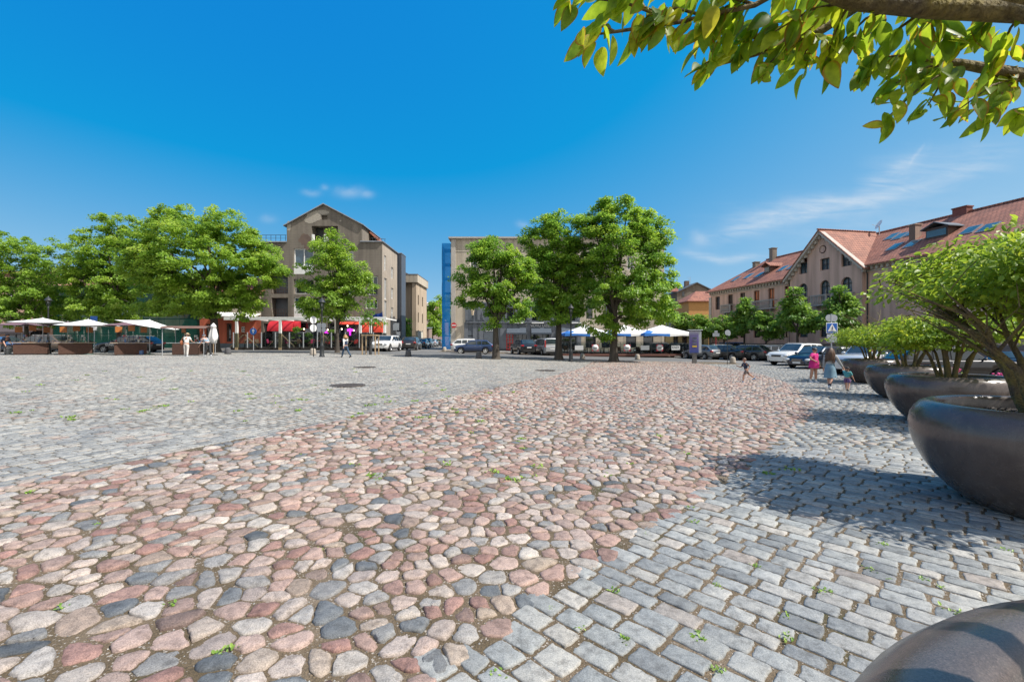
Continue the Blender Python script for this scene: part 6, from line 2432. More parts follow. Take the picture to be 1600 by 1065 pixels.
def car_meshes(kind):
    """the shared shapes of one body type, nose towards +x"""
    if kind in _car_cache:
        return _car_cache[kind]
    L, W, H, RW, WB, ZB, ZH, ZN, gws, grf, grr, grb, ZD = CARS[kind]
    hw = W / 2
    nose = L / 2
    ax_f = nose - (L - WB) * 0.47
    ax_r = ax_f - WB
    xw, xrf, xrr, xrb = nose - gws, nose - grf, nose - grr, nose - grb
    zb0 = 0.19 if kind != 'suv' else 0.25
    wx = np.interp
    X = [-nose, -nose + 0.05, -nose + 0.14, -nose + 0.3, -nose + 0.55, nose - 0.55, nose - 0.34, nose - 0.2, nose - 0.1, nose - 0.03, nose]
    PW = [0.76, 0.86, 0.92, 0.965, 0.99, 0.99, 0.96, 0.92, 0.86, 0.76, 0.62]
    ZT_x = [-nose, -nose + 0.04, -nose + 0.16, xrb, xw, nose - 0.55, nose - 0.22, nose - 0.06, nose]
    ZT_z = [ZD - 0.22, ZD - 0.06, ZD, max(ZB, ZD), ZB + 0.02, ZH - 0.03, (ZH + ZN) / 2 + 0.03, ZN, ZN - 0.14]
    xs = sorted(set(list(np.linspace(-nose, nose, 37)) + X + [xrb, xw] + [a + RW * q for a in (ax_f, ax_r) for q in (-1.16, -1.0, -0.75, 0.75, 1.0, 1.16)]))
    ra = RW * 1.16
    ring = []
    for x in xs:
        w_ = hw * wx(x, X, PW)
        zt = wx(x, ZT_x, ZT_z)
        zb = zb0 + 0.10 * max(0, (abs(x) - nose + 0.35) / 0.35)
        za = zb
        for a in (ax_f, ax_r):
            if abs(x - a) < ra:
                za = max(za, RW + math.sqrt(ra * ra - (x - a) ** 2))
        za = min(za, zt - 0.08)
        z3 = max(za + 0.02, zb + 0.5 * (zt - zb))
        half = [(0, zb), (w_ * 0.80, zb if za == zb else za), (w_ * 0.955, za + (0.06 if za == zb else 0.0)), (w_, max(z3, za + 0.01)), (w_ * 0.995, max(zt - 0.14, za + 0.02)), (w_ * 0.955, zt - 0.02), (w_ * 0.80, zt + 0.012), (0, zt + 0.035)]
        ring.append([(x, y, z) for y, z in half] + [(x, -y, z) for y, z in half[-2:0:-1]])
    mb = MB()
    n = len(ring[0])
    flat = [p for r_ in ring for p in r_]
    fs_p, fs_d = [], []
    for i in range(len(ring) - 1):
        for k in range(n):
            q = (i * n + k, (i + 1) * n + k, (i + 1) * n + (k + 1) % n, i * n + (k + 1) % n)
            (fs_d if k in (0, n - 1) else fs_p).append(q)
    o = len(mb.v)
    mb.add(flat, fs_p, 0, True)
    for q in fs_d:
        mb.f.append(tuple(i + o for i in q))
        mb.mi.append(1)
        mb.sm.append(False)
    e = (len(ring) - 1) * n
    mb.f.append(tuple(o + e + k for k in range(n)))
    mb.mi.append(0)
    mb.sm.append(False)
    mb.f.append(tuple(o + k for k in range(n))[::-1])
    mb.mi.append(0)
    mb.sm.append(False)
    # greenhouse
    TX = [xrb - 0.02, xrr, (xrr + xrf) / 2, xrf, xw + 0.03]
    TZ = [ZD + 0.0, H - 0.05, H - 0.01, H - 0.03, ZB + 0.0]
    rx = [0.0, 0.12, 0.3, 0.5, 0.7, 0.88, 1.0]
    gx_ = sorted(set([xrb - 0.02 + (xrr - xrb + 0.02) * q for q in rx] + [xrr + (xrf - xrr) * q for q in rx] + [xrf + (xw + 0.03 - xrf) * q for q in rx]))
    wb = hw * 0.945
    tum = 0.30 if kind != 'van' else 0.16

    def yat(x, z):
        base = wb * wx(x, [xrb - 0.1, xrb + 0.5, xw - 0.6, xw + 0.1], [0.93, 1.0, 1.0, 0.93])
        return base - tum * (z - ZB) ** 1.25

    def ztop(x):
        return wx(x, TX, TZ)
    vs = []
    m_ = 9
    for x in gx_:
        zt = ztop(x)
        lo = min(ZB - 0.02, zt - 0.01)
        zs_ = max(lo + 0.005, zt - 0.07)
        ys = yat(x, zs_)
        half = [(yat(x, lo), lo), (ys, zs_), (ys - 0.055, zt - 0.012), (ys * 0.6, zt + 0.012), (0, zt + 0.025)]
        vs += [(x, y, z) for y, z in half] + [(x, -y, z) for y, z in half[-2::-1]]
    fs = [(i * m_ + k, (i + 1) * m_ + k, (i + 1) * m_ + k + 1, i * m_ + k + 1) for i in range(len(gx_) - 1) for k in range(m_ - 1)]
    cab = MB()
    cab.add(vs, fs, 0, True)
    # dark sill trim
    for sg in (-1, 1):
        mb.box(((ax_f + ax_r) / 2, sg * hw * 0.945, zb0 + 0.08), (WB - 2 * ra - 0.02, 0.06, 0.14), mi=1)
    mb.box((nose - 0.08, 0, zb0 + 0.17), (0.15, W * 0.62, 0.15), mi=1)
    mb.box((-nose + 0.06, 0, zb0 + 0.17), (0.15, W * 0.72, 0.18), mi=1)
    rails = []
    if kind in ('suv', 'wagon'):
        for sg in (-1, 1):
            q_ = MB()
            q_.beam((xrr + 0.1, sg * (yat(0, H - 0.1) - 0.07), H + 0.035), (xrf - 0.15, sg * (yat(0, H - 0.1) - 0.07), H + 0.035), 0.035)
            for xx in (xrr + 0.25, xrf - 0.3):
                q_.box((xx, sg * (yat(0, H - 0.1) - 0.07), H + 0.005), (0.08, 0.03, 0.06))
            rails.append(q_)
    body = mb
    # glass: windscreen, rear window, side windows
    g = MB()

    def strip_glass(x0, z0, x1, z1, inset):
        n_ = 5
        v = []
        for q in (0, 1):
            x, z = (x0, z0) if q == 0 else (x1, z1)
            yy = yat(x, z) - inset
            for k in range(n_):
                s_ = -1 + 2 * k / (n_ - 1)
                v.append((x + 0.02 * (1 - s_ * s_) * (1 if x0 > 0 or x1 > x0 else -1) * 0, s_ * yy, z + 0.022 * (1 - s_ * s_)))
        f_ = [(k, k + 1, n_ + k + 1, n_ + k) for k in range(n_ - 1)]
        return v, f_
    dx, dz = xw + 0.03 - xrf, (H - 0.03) - ZB
    ln = math.hypot(dx, dz)
    off = 0.018
    ox, oz = dz / ln * off, dx / ln * off
    a, c = 0.10, 0.93
    v, f_ = strip_glass(xw + 0.03 - dx * a + ox, ZB + dz * a + oz, xw + 0.03 - dx * c + ox, ZB + dz * c + oz, 0.09)
    wsg = MB()
    wsg.add(v, f_, 0, True)
    dx, dz = xrr - (xrb - 0.02), (H - 0.05) - ZD
    ln = math.hypot(dx, dz)
    ox, oz = -dz / ln * off, dx / ln * off
    a, c = 0.16, 0.90
    v, f_ = strip_glass(xrb - 0.02 + dx * a + ox, ZD + dz * a + oz, xrb - 0.02 + dx * c + ox, ZD + dz * c + oz, 0.12)
    rwg = MB()
    rwg.add(v, [q[::-1] for q in f_], 0, True)
    sides = []
    # door windows end at pillars
    x0, x1 = xrb + 0.22, xw - 0.16
    if kind == 'van':
        cuts = [x0 + 0.1, x0 + 1.1, x0 + 2.15, x1]
    elif kind == 'sedan':
        cuts = [xrb + 0.35, (xrr + xrf) / 2 - 0.12, x1]
    else:
        cuts = [x0, xrr + 0.55, (xrr + xrf) / 2 + 0.22, x1]
    for sg in (-1, 1):
        for i in range(len(cuts) - 1):
            a, c = cuts[i] + 0.045, cuts[i + 1] - 0.045
            if c - a < 0.12:
                continue
            s = MB()
            n_ = 8
            v = []
            for k in range(n_ + 1):
                x = a + (c - a) * k / n_
                zt = max(ZB + 0.045, ztop(x) - 0.10)
                for z in (ZB + 0.04, (ZB + zt) / 2 + 0.02, zt):
                    v.append((x, sg * (yat(x, z) + 0.012), z))
            f_ = [(k * 3 + j, (k + 1) * 3 + j, (k + 1) * 3 + j + 1, k * 3 + j + 1) for k in range(n_) for j in (0, 1)]
            if sg > 0:
                f_ = [q[::-1] for q in f_]
            s.add(v, f_, 0, True)
            sides.append(s)
    # wheel
    t_ = MB()
    tw = 0.10
    t_.lathe([(RW * 0.66, -tw), (RW * 0.9, -tw - 0.012), (RW * 0.985, -tw + 0.02), (RW, -tw + 0.05), (RW, tw - 0.05), (RW * 0.985, tw - 0.02), (RW * 0.9, tw + 0.012), (RW * 0.66, tw)], n=26, axis='Y')
    rm = MB()
    for sg in (-1, 1):
        rm.lathe([(RW * 0.68, sg * (tw + 0.004)), (RW * 0.62, sg * (tw - 0.012)), (RW * 0.60, sg * (tw - 0.05))], n=26, axis='Y')
        rm.lathe([(0.0, sg * (tw - 0.05)), (RW * 0.62, sg * (tw - 0.052))], n=20, axis='Y', mi=1, smooth=False)
        rm.lathe([(0.0, sg * (tw + 0.0)), (RW * 0.13, sg * (tw - 0.004)), (RW * 0.15, sg * (tw - 0.04))], n=12, axis='Y')
        for k in range(10):
            a = 2 * math.pi * (k // 2) / 5 + (0.2 if k % 2 else -0.2)
            b_ = 2 * math.pi * (k // 2) / 5 + (0.13 if k % 2 else -0.13)
            rm.beam((RW * 0.12 * math.cos(b_), sg * (tw - 0.02), RW * 0.12 * math.sin(b_)), (RW * 0.64 * math.cos(a), sg * (tw - 0.018), RW * 0.64 * math.sin(a)), 0.035, 0.03)
    hl, tl = [], []
    for sg in (-1, 1):
        s = MB()
        s.ell((nose - 0.13, sg * hw * 0.74, ZN - 0.06), (0.17, 0.21, 0.085), nu=12, nv=8, rot=Matrix.Rotation(R(-sg * 24), 3, 'Z'))
        hl.append(s)
        s = MB()
        if kind in ('van',):
            s.box((-nose + 0.03, sg * hw * 0.86, ZD + 0.15), (0.12, 0.15, 0.75), bev=0.03)
        elif kind == 'suv':
            s.box((-nose + 0.10, sg * hw * 0.80, ZD - 0.10), (0.24, 0.36, 0.17), bev=0.03, rz=R(sg * 16))
        else:
            s.box((-nose + 0.11, sg * hw * 0.76, ZD - 0.15), (0.24, 0.38, 0.16), bev=0.03, rz=R(sg * 16))
        tl.append(s)
    gr = MB()
    gr.box((nose - 0.035, 0, ZN - 0.10), (0.08, W * 0.42, 0.17), bev=0.02, mi=0)
    for k in range(4):
        gr.box((nose + 0.008, 0, ZN - 0.16 + 0.04 * k), (0.012, W * 0.38, 0.010), mi=1)
    pf = MB()
    pf.box((nose + 0.01, 0, zb0 + 0.22), (0.02, 0.52, 0.11))
    pr = MB()
    pr.box((-nose - 0.012, 0, ZD - 0.30 if kind != 'van' else 0.72), (0.03, 0.52, 0.11))
    mr = []
    for sg in (-1, 1):
        s = MB()
        s.ell((xw - 0.30, sg * (hw + 0.09), ZB + 0.07), (0.075, 0.11, 0.075), nu=10, nv=7)
        s.beam((xw - 0.28, sg * (hw - 0.08), ZB + 0.03), (xw - 0.29, sg * (hw + 0.05), ZB + 0.05), 0.05)
        mr.append(s)
    dh = []
    for sg in (-1, 1):
        for xx in (cuts[-2] + 0.12, (cuts[-3] if len(cuts) > 2 else cuts[0]) + 0.15):
            s = MB()
            s.box((xx, sg * (hw * 0.995), ZB - 0.12), (0.17, 0.03, 0.03), bev=0.01)
            dh.append(s)
    P_ = {'body': body.mesh('body', [TRIM, TRIM, CHROME]), 'cabin': cab.mesh('cabin', TRIM), 'windscreen': wsg.mesh('windscreen', CG), 'rear_window': rwg.mesh('rear_window', CG),
          'side_window': [s.mesh('side_window', CG) for s in sides], 'tyre': t_.mesh('tyre', TYRE), 'rim': rm.mesh('rim', [RIM, DRIM]),
          'headlight': [s.mesh('headlight', LAMPW) for s in hl], 'tail_light': [s.mesh('tail_light', LAMPR) for s in tl], 'grille': gr.mesh('grille', [TRIM, CHROME]),
          'number_plate': [pf.mesh('number_plate', PLATE), pr.mesh('number_plate', PLATE)], 'mirror': [s.mesh('mirror', TRIM) for s in mr], 'door_handle': [s.mesh('door_handle', CHROME) for s in dh], 'roof_rail': [s.mesh('roof_rail', CHROME) for s in rails]}
    wh = [(ax_f, hw * 0.90), (ax_f, -hw * 0.90), (ax_r, hw * 0.90), (ax_r, -hw * 0.90)]
    _car_cache[kind] = (P_, wh, RW)
    return _car_cache[kind]


_paints = {}


def car(name, label, kind, pt, px, Y, heading, scale=(1, 1, 1), rims=None, cat='car', group='cars parked round the square'):
    P_, wh, RW = car_meshes(kind)
    p = at(px, Y)
    p.z += 0.006
    t = thing(name, label, cat, p, R(heading), group)
    t.scale = scale
    key = (kind, pt.name)
    if key not in _paints:
        me = P_['body'].copy()
        me.materials[0] = pt
        mi = [s.copy() for s in P_['mirror']]
        for s in mi:
            s.materials[0] = pt
        cb_ = P_['cabin'].copy()
        cb_.materials[0] = pt
        _paints[key] = (me, mi, cb_)
    link('body', _paints[key][0], t)
    link('cabin', _paints[key][2], t)
    for nm in ('windscreen', 'rear_window', 'grille'):
        link(nm, P_[nm], t)
    for nm in ('side_window', 'headlight', 'tail_light', 'number_plate', 'door_handle', 'roof_rail'):
        for me in P_[nm]:
            link(nm, me, t)
    for me in _paints[key][1]:
        link('mirror', me, t)
    for x, y in wh:
        w_ = bpy.data.objects.new('wheel', None)
        COL.objects.link(w_)
        w_.parent = t
        w_.location = (x, y, RW)
        w_.rotation_euler = (0, 0.3 * x, 0)
        link('tyre', P_['tyre'], w_)
        rr_ = P_['rim']
        if rims:
            k2 = (kind, rims.name)
            if k2 not in _paints:
                _paints[k2] = P_['rim'].copy()
                _paints[k2].materials[0] = rims
            rr_ = _paints[k2]
        link('rim', rr_, w_)
    return t


WHT = paint('white_car_paint', (0.78, 0.78, 0.77), 0.0)
SIL = paint('silver_car_paint', (0.52, 0.53, 0.54), 0.55)
PEARL = paint('pearl_silver_car_paint', (0.62, 0.63, 0.64), 0.3)
GRY = paint('grey_car_paint', (0.20, 0.205, 0.21), 0.5)
DGRY = paint('charcoal_car_paint', (0.055, 0.057, 0.06), 0.4)
BLK = paint('black_car_paint', (0.012, 0.012, 0.014), 0.2)
DBL = paint('dark_blue_car_paint', (0.016, 0.045, 0.13), 0.3)
BLU = paint('blue_car_paint', (0.045, 0.15, 0.36), 0.3)
NAV = paint('navy_car_paint', (0.012, 0.024, 0.05), 0.3)
TEAL = paint('steel_blue_car_paint', (0.085, 0.14, 0.17), 0.4)
BRN = paint('bronze_car_paint', (0.15, 0.11, 0.085), 0.5)
DBR = paint('dark_brown_car_paint', (0.045, 0.038, 0.036), 0.4)
RED = paint('red_car_paint', (0.42, 0.02, 0.02), 0.1)
WRIM = pm('white_rim', (0.75, 0.75, 0.73), rough=0.4)

car('parked_car', 'white off road car facing the square beside the blue flag', 'suv', WHT, 605, 50.5, -96)
car('parked_car', 'dark brown hatchback seen from behind next to the white off road car', 'hatch', DBR, 643, 57, 92, (1.06, 1.06, 1.12))
car('parked_car', 'steel blue saloon second in the side street line', 'sedan', TEAL, 659, 66, 92)
car('parked_car', 'steel blue hatchback third in the side street line', 'hatch', TEAL, 667, 76, 92, (1.05, 1.05, 1.1))
car('parked_car', 'silver car fourth in the side street line', 'hatch', SIL, 676, 84, 92)
car('parked_car', 'dark car last in the side street line by the pink house', 'sedan', DGRY, 684, 92, 92)
car('parked_car', 'dark blue hatchback in side view with white wheels by the forked maple', 'hatch', DBL, 741, 48, 180, rims=WRIM)
car('parked_car', 'white estate car hidden behind the dark blue hatchback', 'wagon', WHT, 738, 52.6, 0, (1, 1, 1.05))
car('parked_car', 'black off road car seen from behind before the red door', 'suv', BLK, 817, 51.5, 106, (0.96, 0.97, 0.97))
car('parked_car', 'small silver car between the black off road car and the grey van', 'hatch', SIL, 840, 56, 92, (1, 1, 1.15))
car('parked_van', 'silver grey passenger van seen from behind beside the middle maple trunk', 'van', SIL, 853, 51.5, 103, cat='van')
car('parked_car', 'dark car behind the middle of the cafe fence', 'wagon', DGRY, 1020, 56.6, 172, (1, 1, 1.08))
car('parked_car', 'dark car behind the right end of the cafe fence, under the small white sign', 'hatch', BLK, 1050, 55.8, 172, (1.05, 1, 1.08))
car('parked_car', 'red car half hidden left of the parking terminal', 'hatch', RED, 1080, 59, 100)
car('parked_car', 'black car just left of the parking terminal post', 'suv', BLK, 1073, 51, 118, (0.9, 0.9, 0.9))
car('parked_car', 'silver grey hatchback right of the parking terminal post', 'hatch', GRY, 1097, 47.5, 112)
car('parked_car', 'white car with only its roof above the black saloon', 'wagon', WHT, 1117, 54, 180)
car('parked_car', 'black saloon seen from behind left of the thin sign pole', 'sedan', BLK, 1130, 46.5, 128)
car('parked_car', 'charcoal estate car seen from behind right of the thin sign pole', 'wagon', DGRY, 1163, 45.5, 128)
car('parked_car', 'silver hatchback between the charcoal estate and the white off road car', 'wagon', SIL, 1196, 46, 152)
car('parked_van', 'blue delivery van parked against the long building', 'van', BLU, 1150, 57, 8, (0.86, 0.9, 0.92), cat='van')
car('parked_car', 'navy car with only its roof showing behind the silver hatchback', 'hatch', NAV, 1212, 50, 170)
car('parked_car', 'white off road car in three quarter view behind the running boy', 'suv', WHT, 1246, 36.5, 203, (1.04, 1, 1))
car('parked_car', 'dark navy family car behind the woman in pink', 'hatch', NAV, 1277, 32.5, 205, (1.12, 1.04, 1.06))
car('parked_car', 'silver estate car behind the woman with long hair', 'wagon', SIL, 1305, 36, 200)
car('parked_car', 'large pearl silver off road car behind the farthest planter', 'suv', PEARL, 1362, 26.5, 205, (1.06, 1.02, 1.06))
car('parked_car', 'black off road car seen from behind, its plate above the second farthest planter', 'suv', BLK, 1392, 29.0, 112, (0.98, 0.98, 0.98))
car('parked_car', 'black off road car in side view behind the mossy stems', 'suv', BLK, 1482, 21.5, -14, (1.02, 1, 0.98))
car('parked_car', 'black saloon partly hidden at the right edge of the picture', 'sedan', NAV, 1580, 25.0, 40)
car('parked_car', 'bronze off road car between the two leftmost stalls', 'suv', BRN, 88, 42.5, 0, (0.98, 1, 0.9))
car('parked_car', 'blue car at the left edge behind the bending man', 'hatch', BLU, 8, 43, 0)
dt = car('parked_car', 'charcoal hatchback with white lettering on its door behind the third stall', 'wagon', DGRY, 203, 41.5, 180, (1.1, 1, 1))
letters(dt, 'DARTS', 0.34, (0.75, 0.935, 0.60), math.pi, WHITE, 0.004)
# ------------------------------------------------------------------ stalls, terraces and street furniture
def wicker(name, c1, c2):
    m, nt, b, out = new_mat(name)
    tc = nd(nt, 'ShaderNodeTexCoord')
    br = nd(nt, 'ShaderNodeTexBrick', i_Scale=1.0)
    br.inputs['Brick Width'].default_value = 0.09
    br.inputs['Row Height'].default_value = 0.035
    br.inputs['Mortar Size'].default_value = 0.006
    br.inputs['Color1'].default_value = rgba(c1)
    br.inputs['Color2'].default_value = rgba(c2)
    br.inputs['Mortar'].default_value = rgba(tuple(v * 0.3 for v in c1))
    mp = nd(nt, 'ShaderNodeMapping')
    mp.inputs['Rotation'].default_value = (R(90), 0, 0)
    nt.links.new(tc.outputs['Object'], mp.inputs[0])
    nt.links.new(mp.outputs[0], br.inputs['Vector'])
    nt.links.new(br.outputs[0], b.inputs['Base Color'])
    b.inputs['Roughness'].default_value = 0.7
    bp = nd(nt, 'ShaderNodeBump', i_Strength=0.6, i_Distance=0.01)
    nt.links.new(br.outputs['Fac'], bp.inputs['Height'])
    bp.invert = True
    nt.links.new(bp.outputs[0], b.inputs['Normal'])
    return m


WICK = wicker('brown_wicker', (0.125, 0.058, 0.036), (0.085, 0.04, 0.027))
CANV = pm('white_canvas', (0.80, 0.80, 0.79), (0.74, 0.74, 0.73), scale=1.2, rough=0.85)
PURP = pm('plum_canvas', (0.17, 0.10, 0.125), (0.14, 0.085, 0.105), scale=1.2, rough=0.85)
BRCAN = pm('brown_canvas', (0.17, 0.10, 0.08), (0.135, 0.08, 0.065), scale=1.2, rough=0.85)
BLUC = pm('blue_canvas', (0.02, 0.16, 0.52), (0.018, 0.14, 0.45), rough=0.8)
AMB = pm('amber_board', (0.42, 0.15, 0.03), (0.26, 0.085, 0.018), scale=18, rough=0.5)
TOPW = pm('table_top', (0.42, 0.32, 0.23), (0.34, 0.26, 0.18), scale=4, rough=0.6)


def canopy(mb, hx, hy, z0, z1, sides=4, n=10, sag=0.10, mi=0, drop=0.0, vmi=None):
    """tent shaped cloth, ribs at the corners, hems that sag a little between them"""
    per = 8
    tot = sides * per
    vs = [(0, 0, z1)]
    for i in range(1, n + 1):
        q = i / n
        for k in range(tot):
            s, fr = divmod(k, per)
            fr /= per
            if sides == 4:
                cs = [(1, -1), (1, 1), (-1, 1), (-1, -1)]
            else:
                cs = [(math.cos(2 * math.pi * j / sides), math.sin(2 * math.pi * j / sides)) for j in range(sides)]
            a, b = cs[s], cs[(s + 1) % sides]
            x, y = (a[0] + (b[0] - a[0]) * fr) * hx * q, (a[1] + (b[1] - a[1]) * fr) * hy * q
            z = z1 + (z0 - z1) * (q ** 0.94) - sag * math.sin(math.pi * fr) * q * q * (0.4) + sag * 0.6 * math.sin(math.pi * q) * -0.5
            vs.append((x, y, z))
    fs = [(0, 1 + k, 1 + (k + 1) % tot) for k in range(tot)]
    for i in range(n - 1):
        for k in range(tot):
            fs.append((1 + i * tot + k, 1 + (i + 1) * tot + k, 1 + (i + 1) * tot + (k + 1) % tot, 1 + i * tot + (k + 1) % tot))
    mb.add(vs, fs, mi, True)
    if drop:
        lo = len(vs)
        edge = vs[1 + (n - 1) * tot:]
        v2 = edge + [(x * 1.01, y * 1.01, z - drop * (0.85 + 0.15 * math.cos(k * 1.57))) for k, (x, y, z) in enumerate(edge)]
        mb.add(v2, [(k, tot + k, tot + (k + 1) % tot, (k + 1) % tot) for k in range(tot)], mi if vmi is None else vmi, False)


def parasol(name, label, loc, rz, hx, hy, z0, z1, cloth, group, sides=4, tilt=0.0, drop=0.0, vmi=None, base=True, cx=0.0, azim=0.0):
    t = thing(name, label, 'parasol', loc, rz, group)
    mb = MB()
    canopy(mb, hx, hy, z0, z1, sides, drop=drop, vmi=vmi)
    c = mb.build('canopy', cloth, t, (cx, 0, 0))
    if tilt:
        piv = Matrix.Translation((cx, 0, z1)) @ Matrix.Rotation(tilt, 4, 'Y') @ Matrix.Translation((0, 0, -z1))
        c.matrix_local = piv
    mb = MB()
    mb.tube([(cx, 0, 0.05), (cx, 0, z1 + 0.06)], 0.028, n=8)
    mb.build('pole', GREYP, t)
    if base:
        mb = MB()
        mb.lathe([(0.0, 0.0), (0.34, 0.0), (0.34, 0.05), (0.30, 0.08), (0.05, 0.10), (0.05, 0.28), (0.0, 0.28)], n=16, c=(cx, 0, 0))
        mb.build('base', pm('parasol_base', (0.07, 0.13, 0.115), rough=0.7), t)
    mb = MB()
    ns_ = sides
    for k in range(ns_):
        if sides == 4:
            e = [(1, -1), (1, 1), (-1, 1), (-1, -1)][k]
        else:
            e = (math.cos(2 * math.pi * k / sides), math.sin(2 * math.pi * k / sides))
        mb.beam((0, 0, z1 - 0.06), (e[0] * hx * 0.97, e[1] * hy * 0.97, z0 - 0.02), 0.025)
        mb.beam((0, 0, z0 - 0.15), (e[0] * hx * 0.5, e[1] * hy * 0.5, (z0 + z1) / 2 - 0.04), 0.02)
    r_ = mb.build('rib_frame', GREYP, t, (cx, 0, 0))
    if tilt:
        r_.matrix_local = piv
    return t


def stall(label, px, Y, rz, top=(2.3, 1.3), white=False, seed=0, h=0.92):
    p = at(px, Y)
    t = thing('market_stall', label, 'market stall', p, rz, 'market stalls on the square')
    w_, d_ = 1.9, 1.15
    mb = MB()
    for (c, s_) in (((0, -d_ / 2, 0.47), (w_, 0.035, h - 0.12)), ((0, d_ / 2, 0.47), (w_, 0.035, h - 0.12)), ((-w_ / 2 + 0.018, 0, 0.47), (0.035, d_ - 0.04, h - 0.12)), ((w_ / 2 - 0.018, 0, 0.47), (0.035, d_ - 0.04, h - 0.12))):
        mb.box(c, s_)
    mb.build('skirt', WICK, t)
    for sx_ in (-1, 1):
        for sy_ in (-1, 1):
            mb = MB()
            mb.box((sx_ * (w_ / 2 - 0.06), sy_ * (d_ / 2 - 0.06), h / 2 - 0.02), (0.06, 0.06, h - 0.04))
            mb.build('leg', BROWNF, t)
    mb = MB()
    mb.box((0, 0, h + 0.015), (top[0], top[1], 0.05), bev=0.01)
    mb.build('tabletop', WHITE if white else TOPW, t)
    return t, p


GOOD = [pm('ware_' + n, c, rough=0.5, scale=20) for n, c in (('white', (0.6, 0.6, 0.58)), ('blue', (0.08, 0.16, 0.33)), ('grey', (0.25, 0.26, 0.27)), ('dark', (0.04, 0.04, 0.045)), ('red', (0.4, 0.07, 0.06)), ('cream', (0.55, 0.5, 0.38)), ('green', (0.08, 0.25, 0.18)))]


def wares(t, p, rz, seed, n, rows, h=0.95, boards=2, who='first'):
    """goods laid out on a stall: each box, display board and stand is a thing"""
    r = random.Random(seed)
    Mx = Matrix.Translation(p) @ Matrix.Rotation(rz, 4, 'Z')
    for k in range(boards):
        x = -0.75 + 1.5 * k / max(1, boards - 1)
        b = thing('display_board', '%s amber coloured display board hanging over the %s stall' % (['first', 'second', 'third', 'fourth'][k] if boards > 1 else 'lone', who), 'display board', Mx @ Vector((x, 0.45, h)), rz + r.uniform(-0.3, 0.3), 'amber display boards')
        mb = MB()
        mb.box((0, 0, 1.0 + 0.12 * (k % 2)), (0.42, 0.03, 0.44), bev=0.008)
        mb.build('panel', AMB, b)
        mb = MB()
        for sx_ in (-1, 1):
            mb.beam((sx_ * 0.12, 0.02, 0), (sx_ * 0.12, 0.02, 1.22), 0.02)
        mb.beam((-0.15, 0.02, 0.01), (0.15, 0.02, 0.01), 0.05)
        mb.build('stand', DARKP, b)
    for k in range(2):
        x = -0.35 + 0.75 * k
        b = thing('postcard_rack', '%s pale rack of small wares on the %s stall' % (['taller', 'shorter'][k], who), 'rack', Mx @ Vector((x, 0.1, h)), rz + 0.4 * k, 'small ware racks')
        mb = MB()
        mb.tube([(0, 0, 0), (0, 0, 0.62 - 0.12 * k)], 0.015, n=6)
        mb.lathe([(0, 0), (0.14, 0), (0.14, 0.02), (0, 0.02)], n=12)
        mb.build('stand', GREYP, b)
        for j in range(8):
            q = MB()
            a = j * 0.785
            q.box((0.12 * math.cos(a), 0.12 * math.sin(a), 0.20 + 0.16 * (j % 3)), (0.02, 0.12, 0.14), rz=a)
            q.build('card', GOOD[r.choice((0, 0, 1, 2, 5, 4))], b)
    for k in range(n):
        x, y = r.uniform(-0.95, 0.95), r.uniform(-0.5, 0.3)
        m_ = r.choice(GOOD)
        col_ = m_.name.split('_')[1]
        mb = MB()
        if k % 3 == 0:
            mb.lathe([(0.0, 0), (0.055, 0.0), (0.075, 0.05), (0.06, 0.12), (0.03, 0.16), (0.04, 0.18), (0.0, 0.18)], n=12)
            nm, ct = 'vase', 'vase'
        elif k % 3 == 1:
            mb.box((0, 0, 0.05), (r.uniform(0.12, 0.3), r.uniform(0.1, 0.2), 0.1), bev=0.01)
            nm, ct = 'goods_box', 'box'
        else:
            mb.lathe([(0.0, 0.0), (0.06, 0.0), (0.13, 0.05), (0.14, 0.06), (0.12, 0.055), (0.05, 0.015), (0.0, 0.015)], n=14)
            nm, ct = 'dish', 'dish'
        o = mb.build(nm, m_, None, Mx @ Vector((x, y, h + 0.002)), rz + r.random() * 3)
        tag(o, 'small %s %s among the wares on the %s stall' % (col_, nm.replace('_', ' '), who), ct, 'wares on the %s stall' % who)


SP = [('brown wicker market stall under the leftmost white parasol', 50, 35.6, R(42), 'leftmost'), ('brown wicker market stall under the middle white parasol', 119, 35.6, R(40), 'second'),
      ('brown wicker market stall beside the parasol tilted to the right', 205, 35.0, R(38), 'third')]
for i, (lab, px, Y, rz, who) in enumerate(SP):
    t, p = stall(lab, px, Y, rz, top=(2.4, 1.4))
    wares(t, p, rz, 20 + i, 12, 2, boards=3, who=who)
t4, p4 = stall('market stall with pale tabletop and curved brown hood where two customers stand', 297, 35.2, R(4), top=(2.9, 1.0), white=True)
wares(t4, p4, R(4), 31, 9, 2, boards=1, who='hooded')
mb = MB()   # curved hood on four posts
vs, fs = [], []
for i in range(13):
    a = math.pi * (0.22 + 0.56 * i / 12)
    for j in range(2):
        vs.append((-1.75 + 3.4 * j, -0.85 * math.cos(a) / math.cos(math.pi * 0.22), 2.05 + 0.55 * (math.sin(a) - math.sin(math.pi * 0.22))))
fs = [(i * 2, i * 2 + 1, i * 2 + 3, i * 2 + 2) for i in range(12)]
mb.add(vs, fs, 0, True)
mb.build('hood', BRCAN, t4)
for sx_ in (-1, 1):
    for sy_ in (-1, 1):
        mb = MB()
        mb.tube([(sx_ * 1.5 - 0.05, sy_ * 0.75, 0), (sx_ * 1.5 - 0.05, sy_ * 0.75, 2.1)], 0.025, n=6)
        mb.build('hood_post', GREYP, t4)
GP = 'parasols over the market stalls'
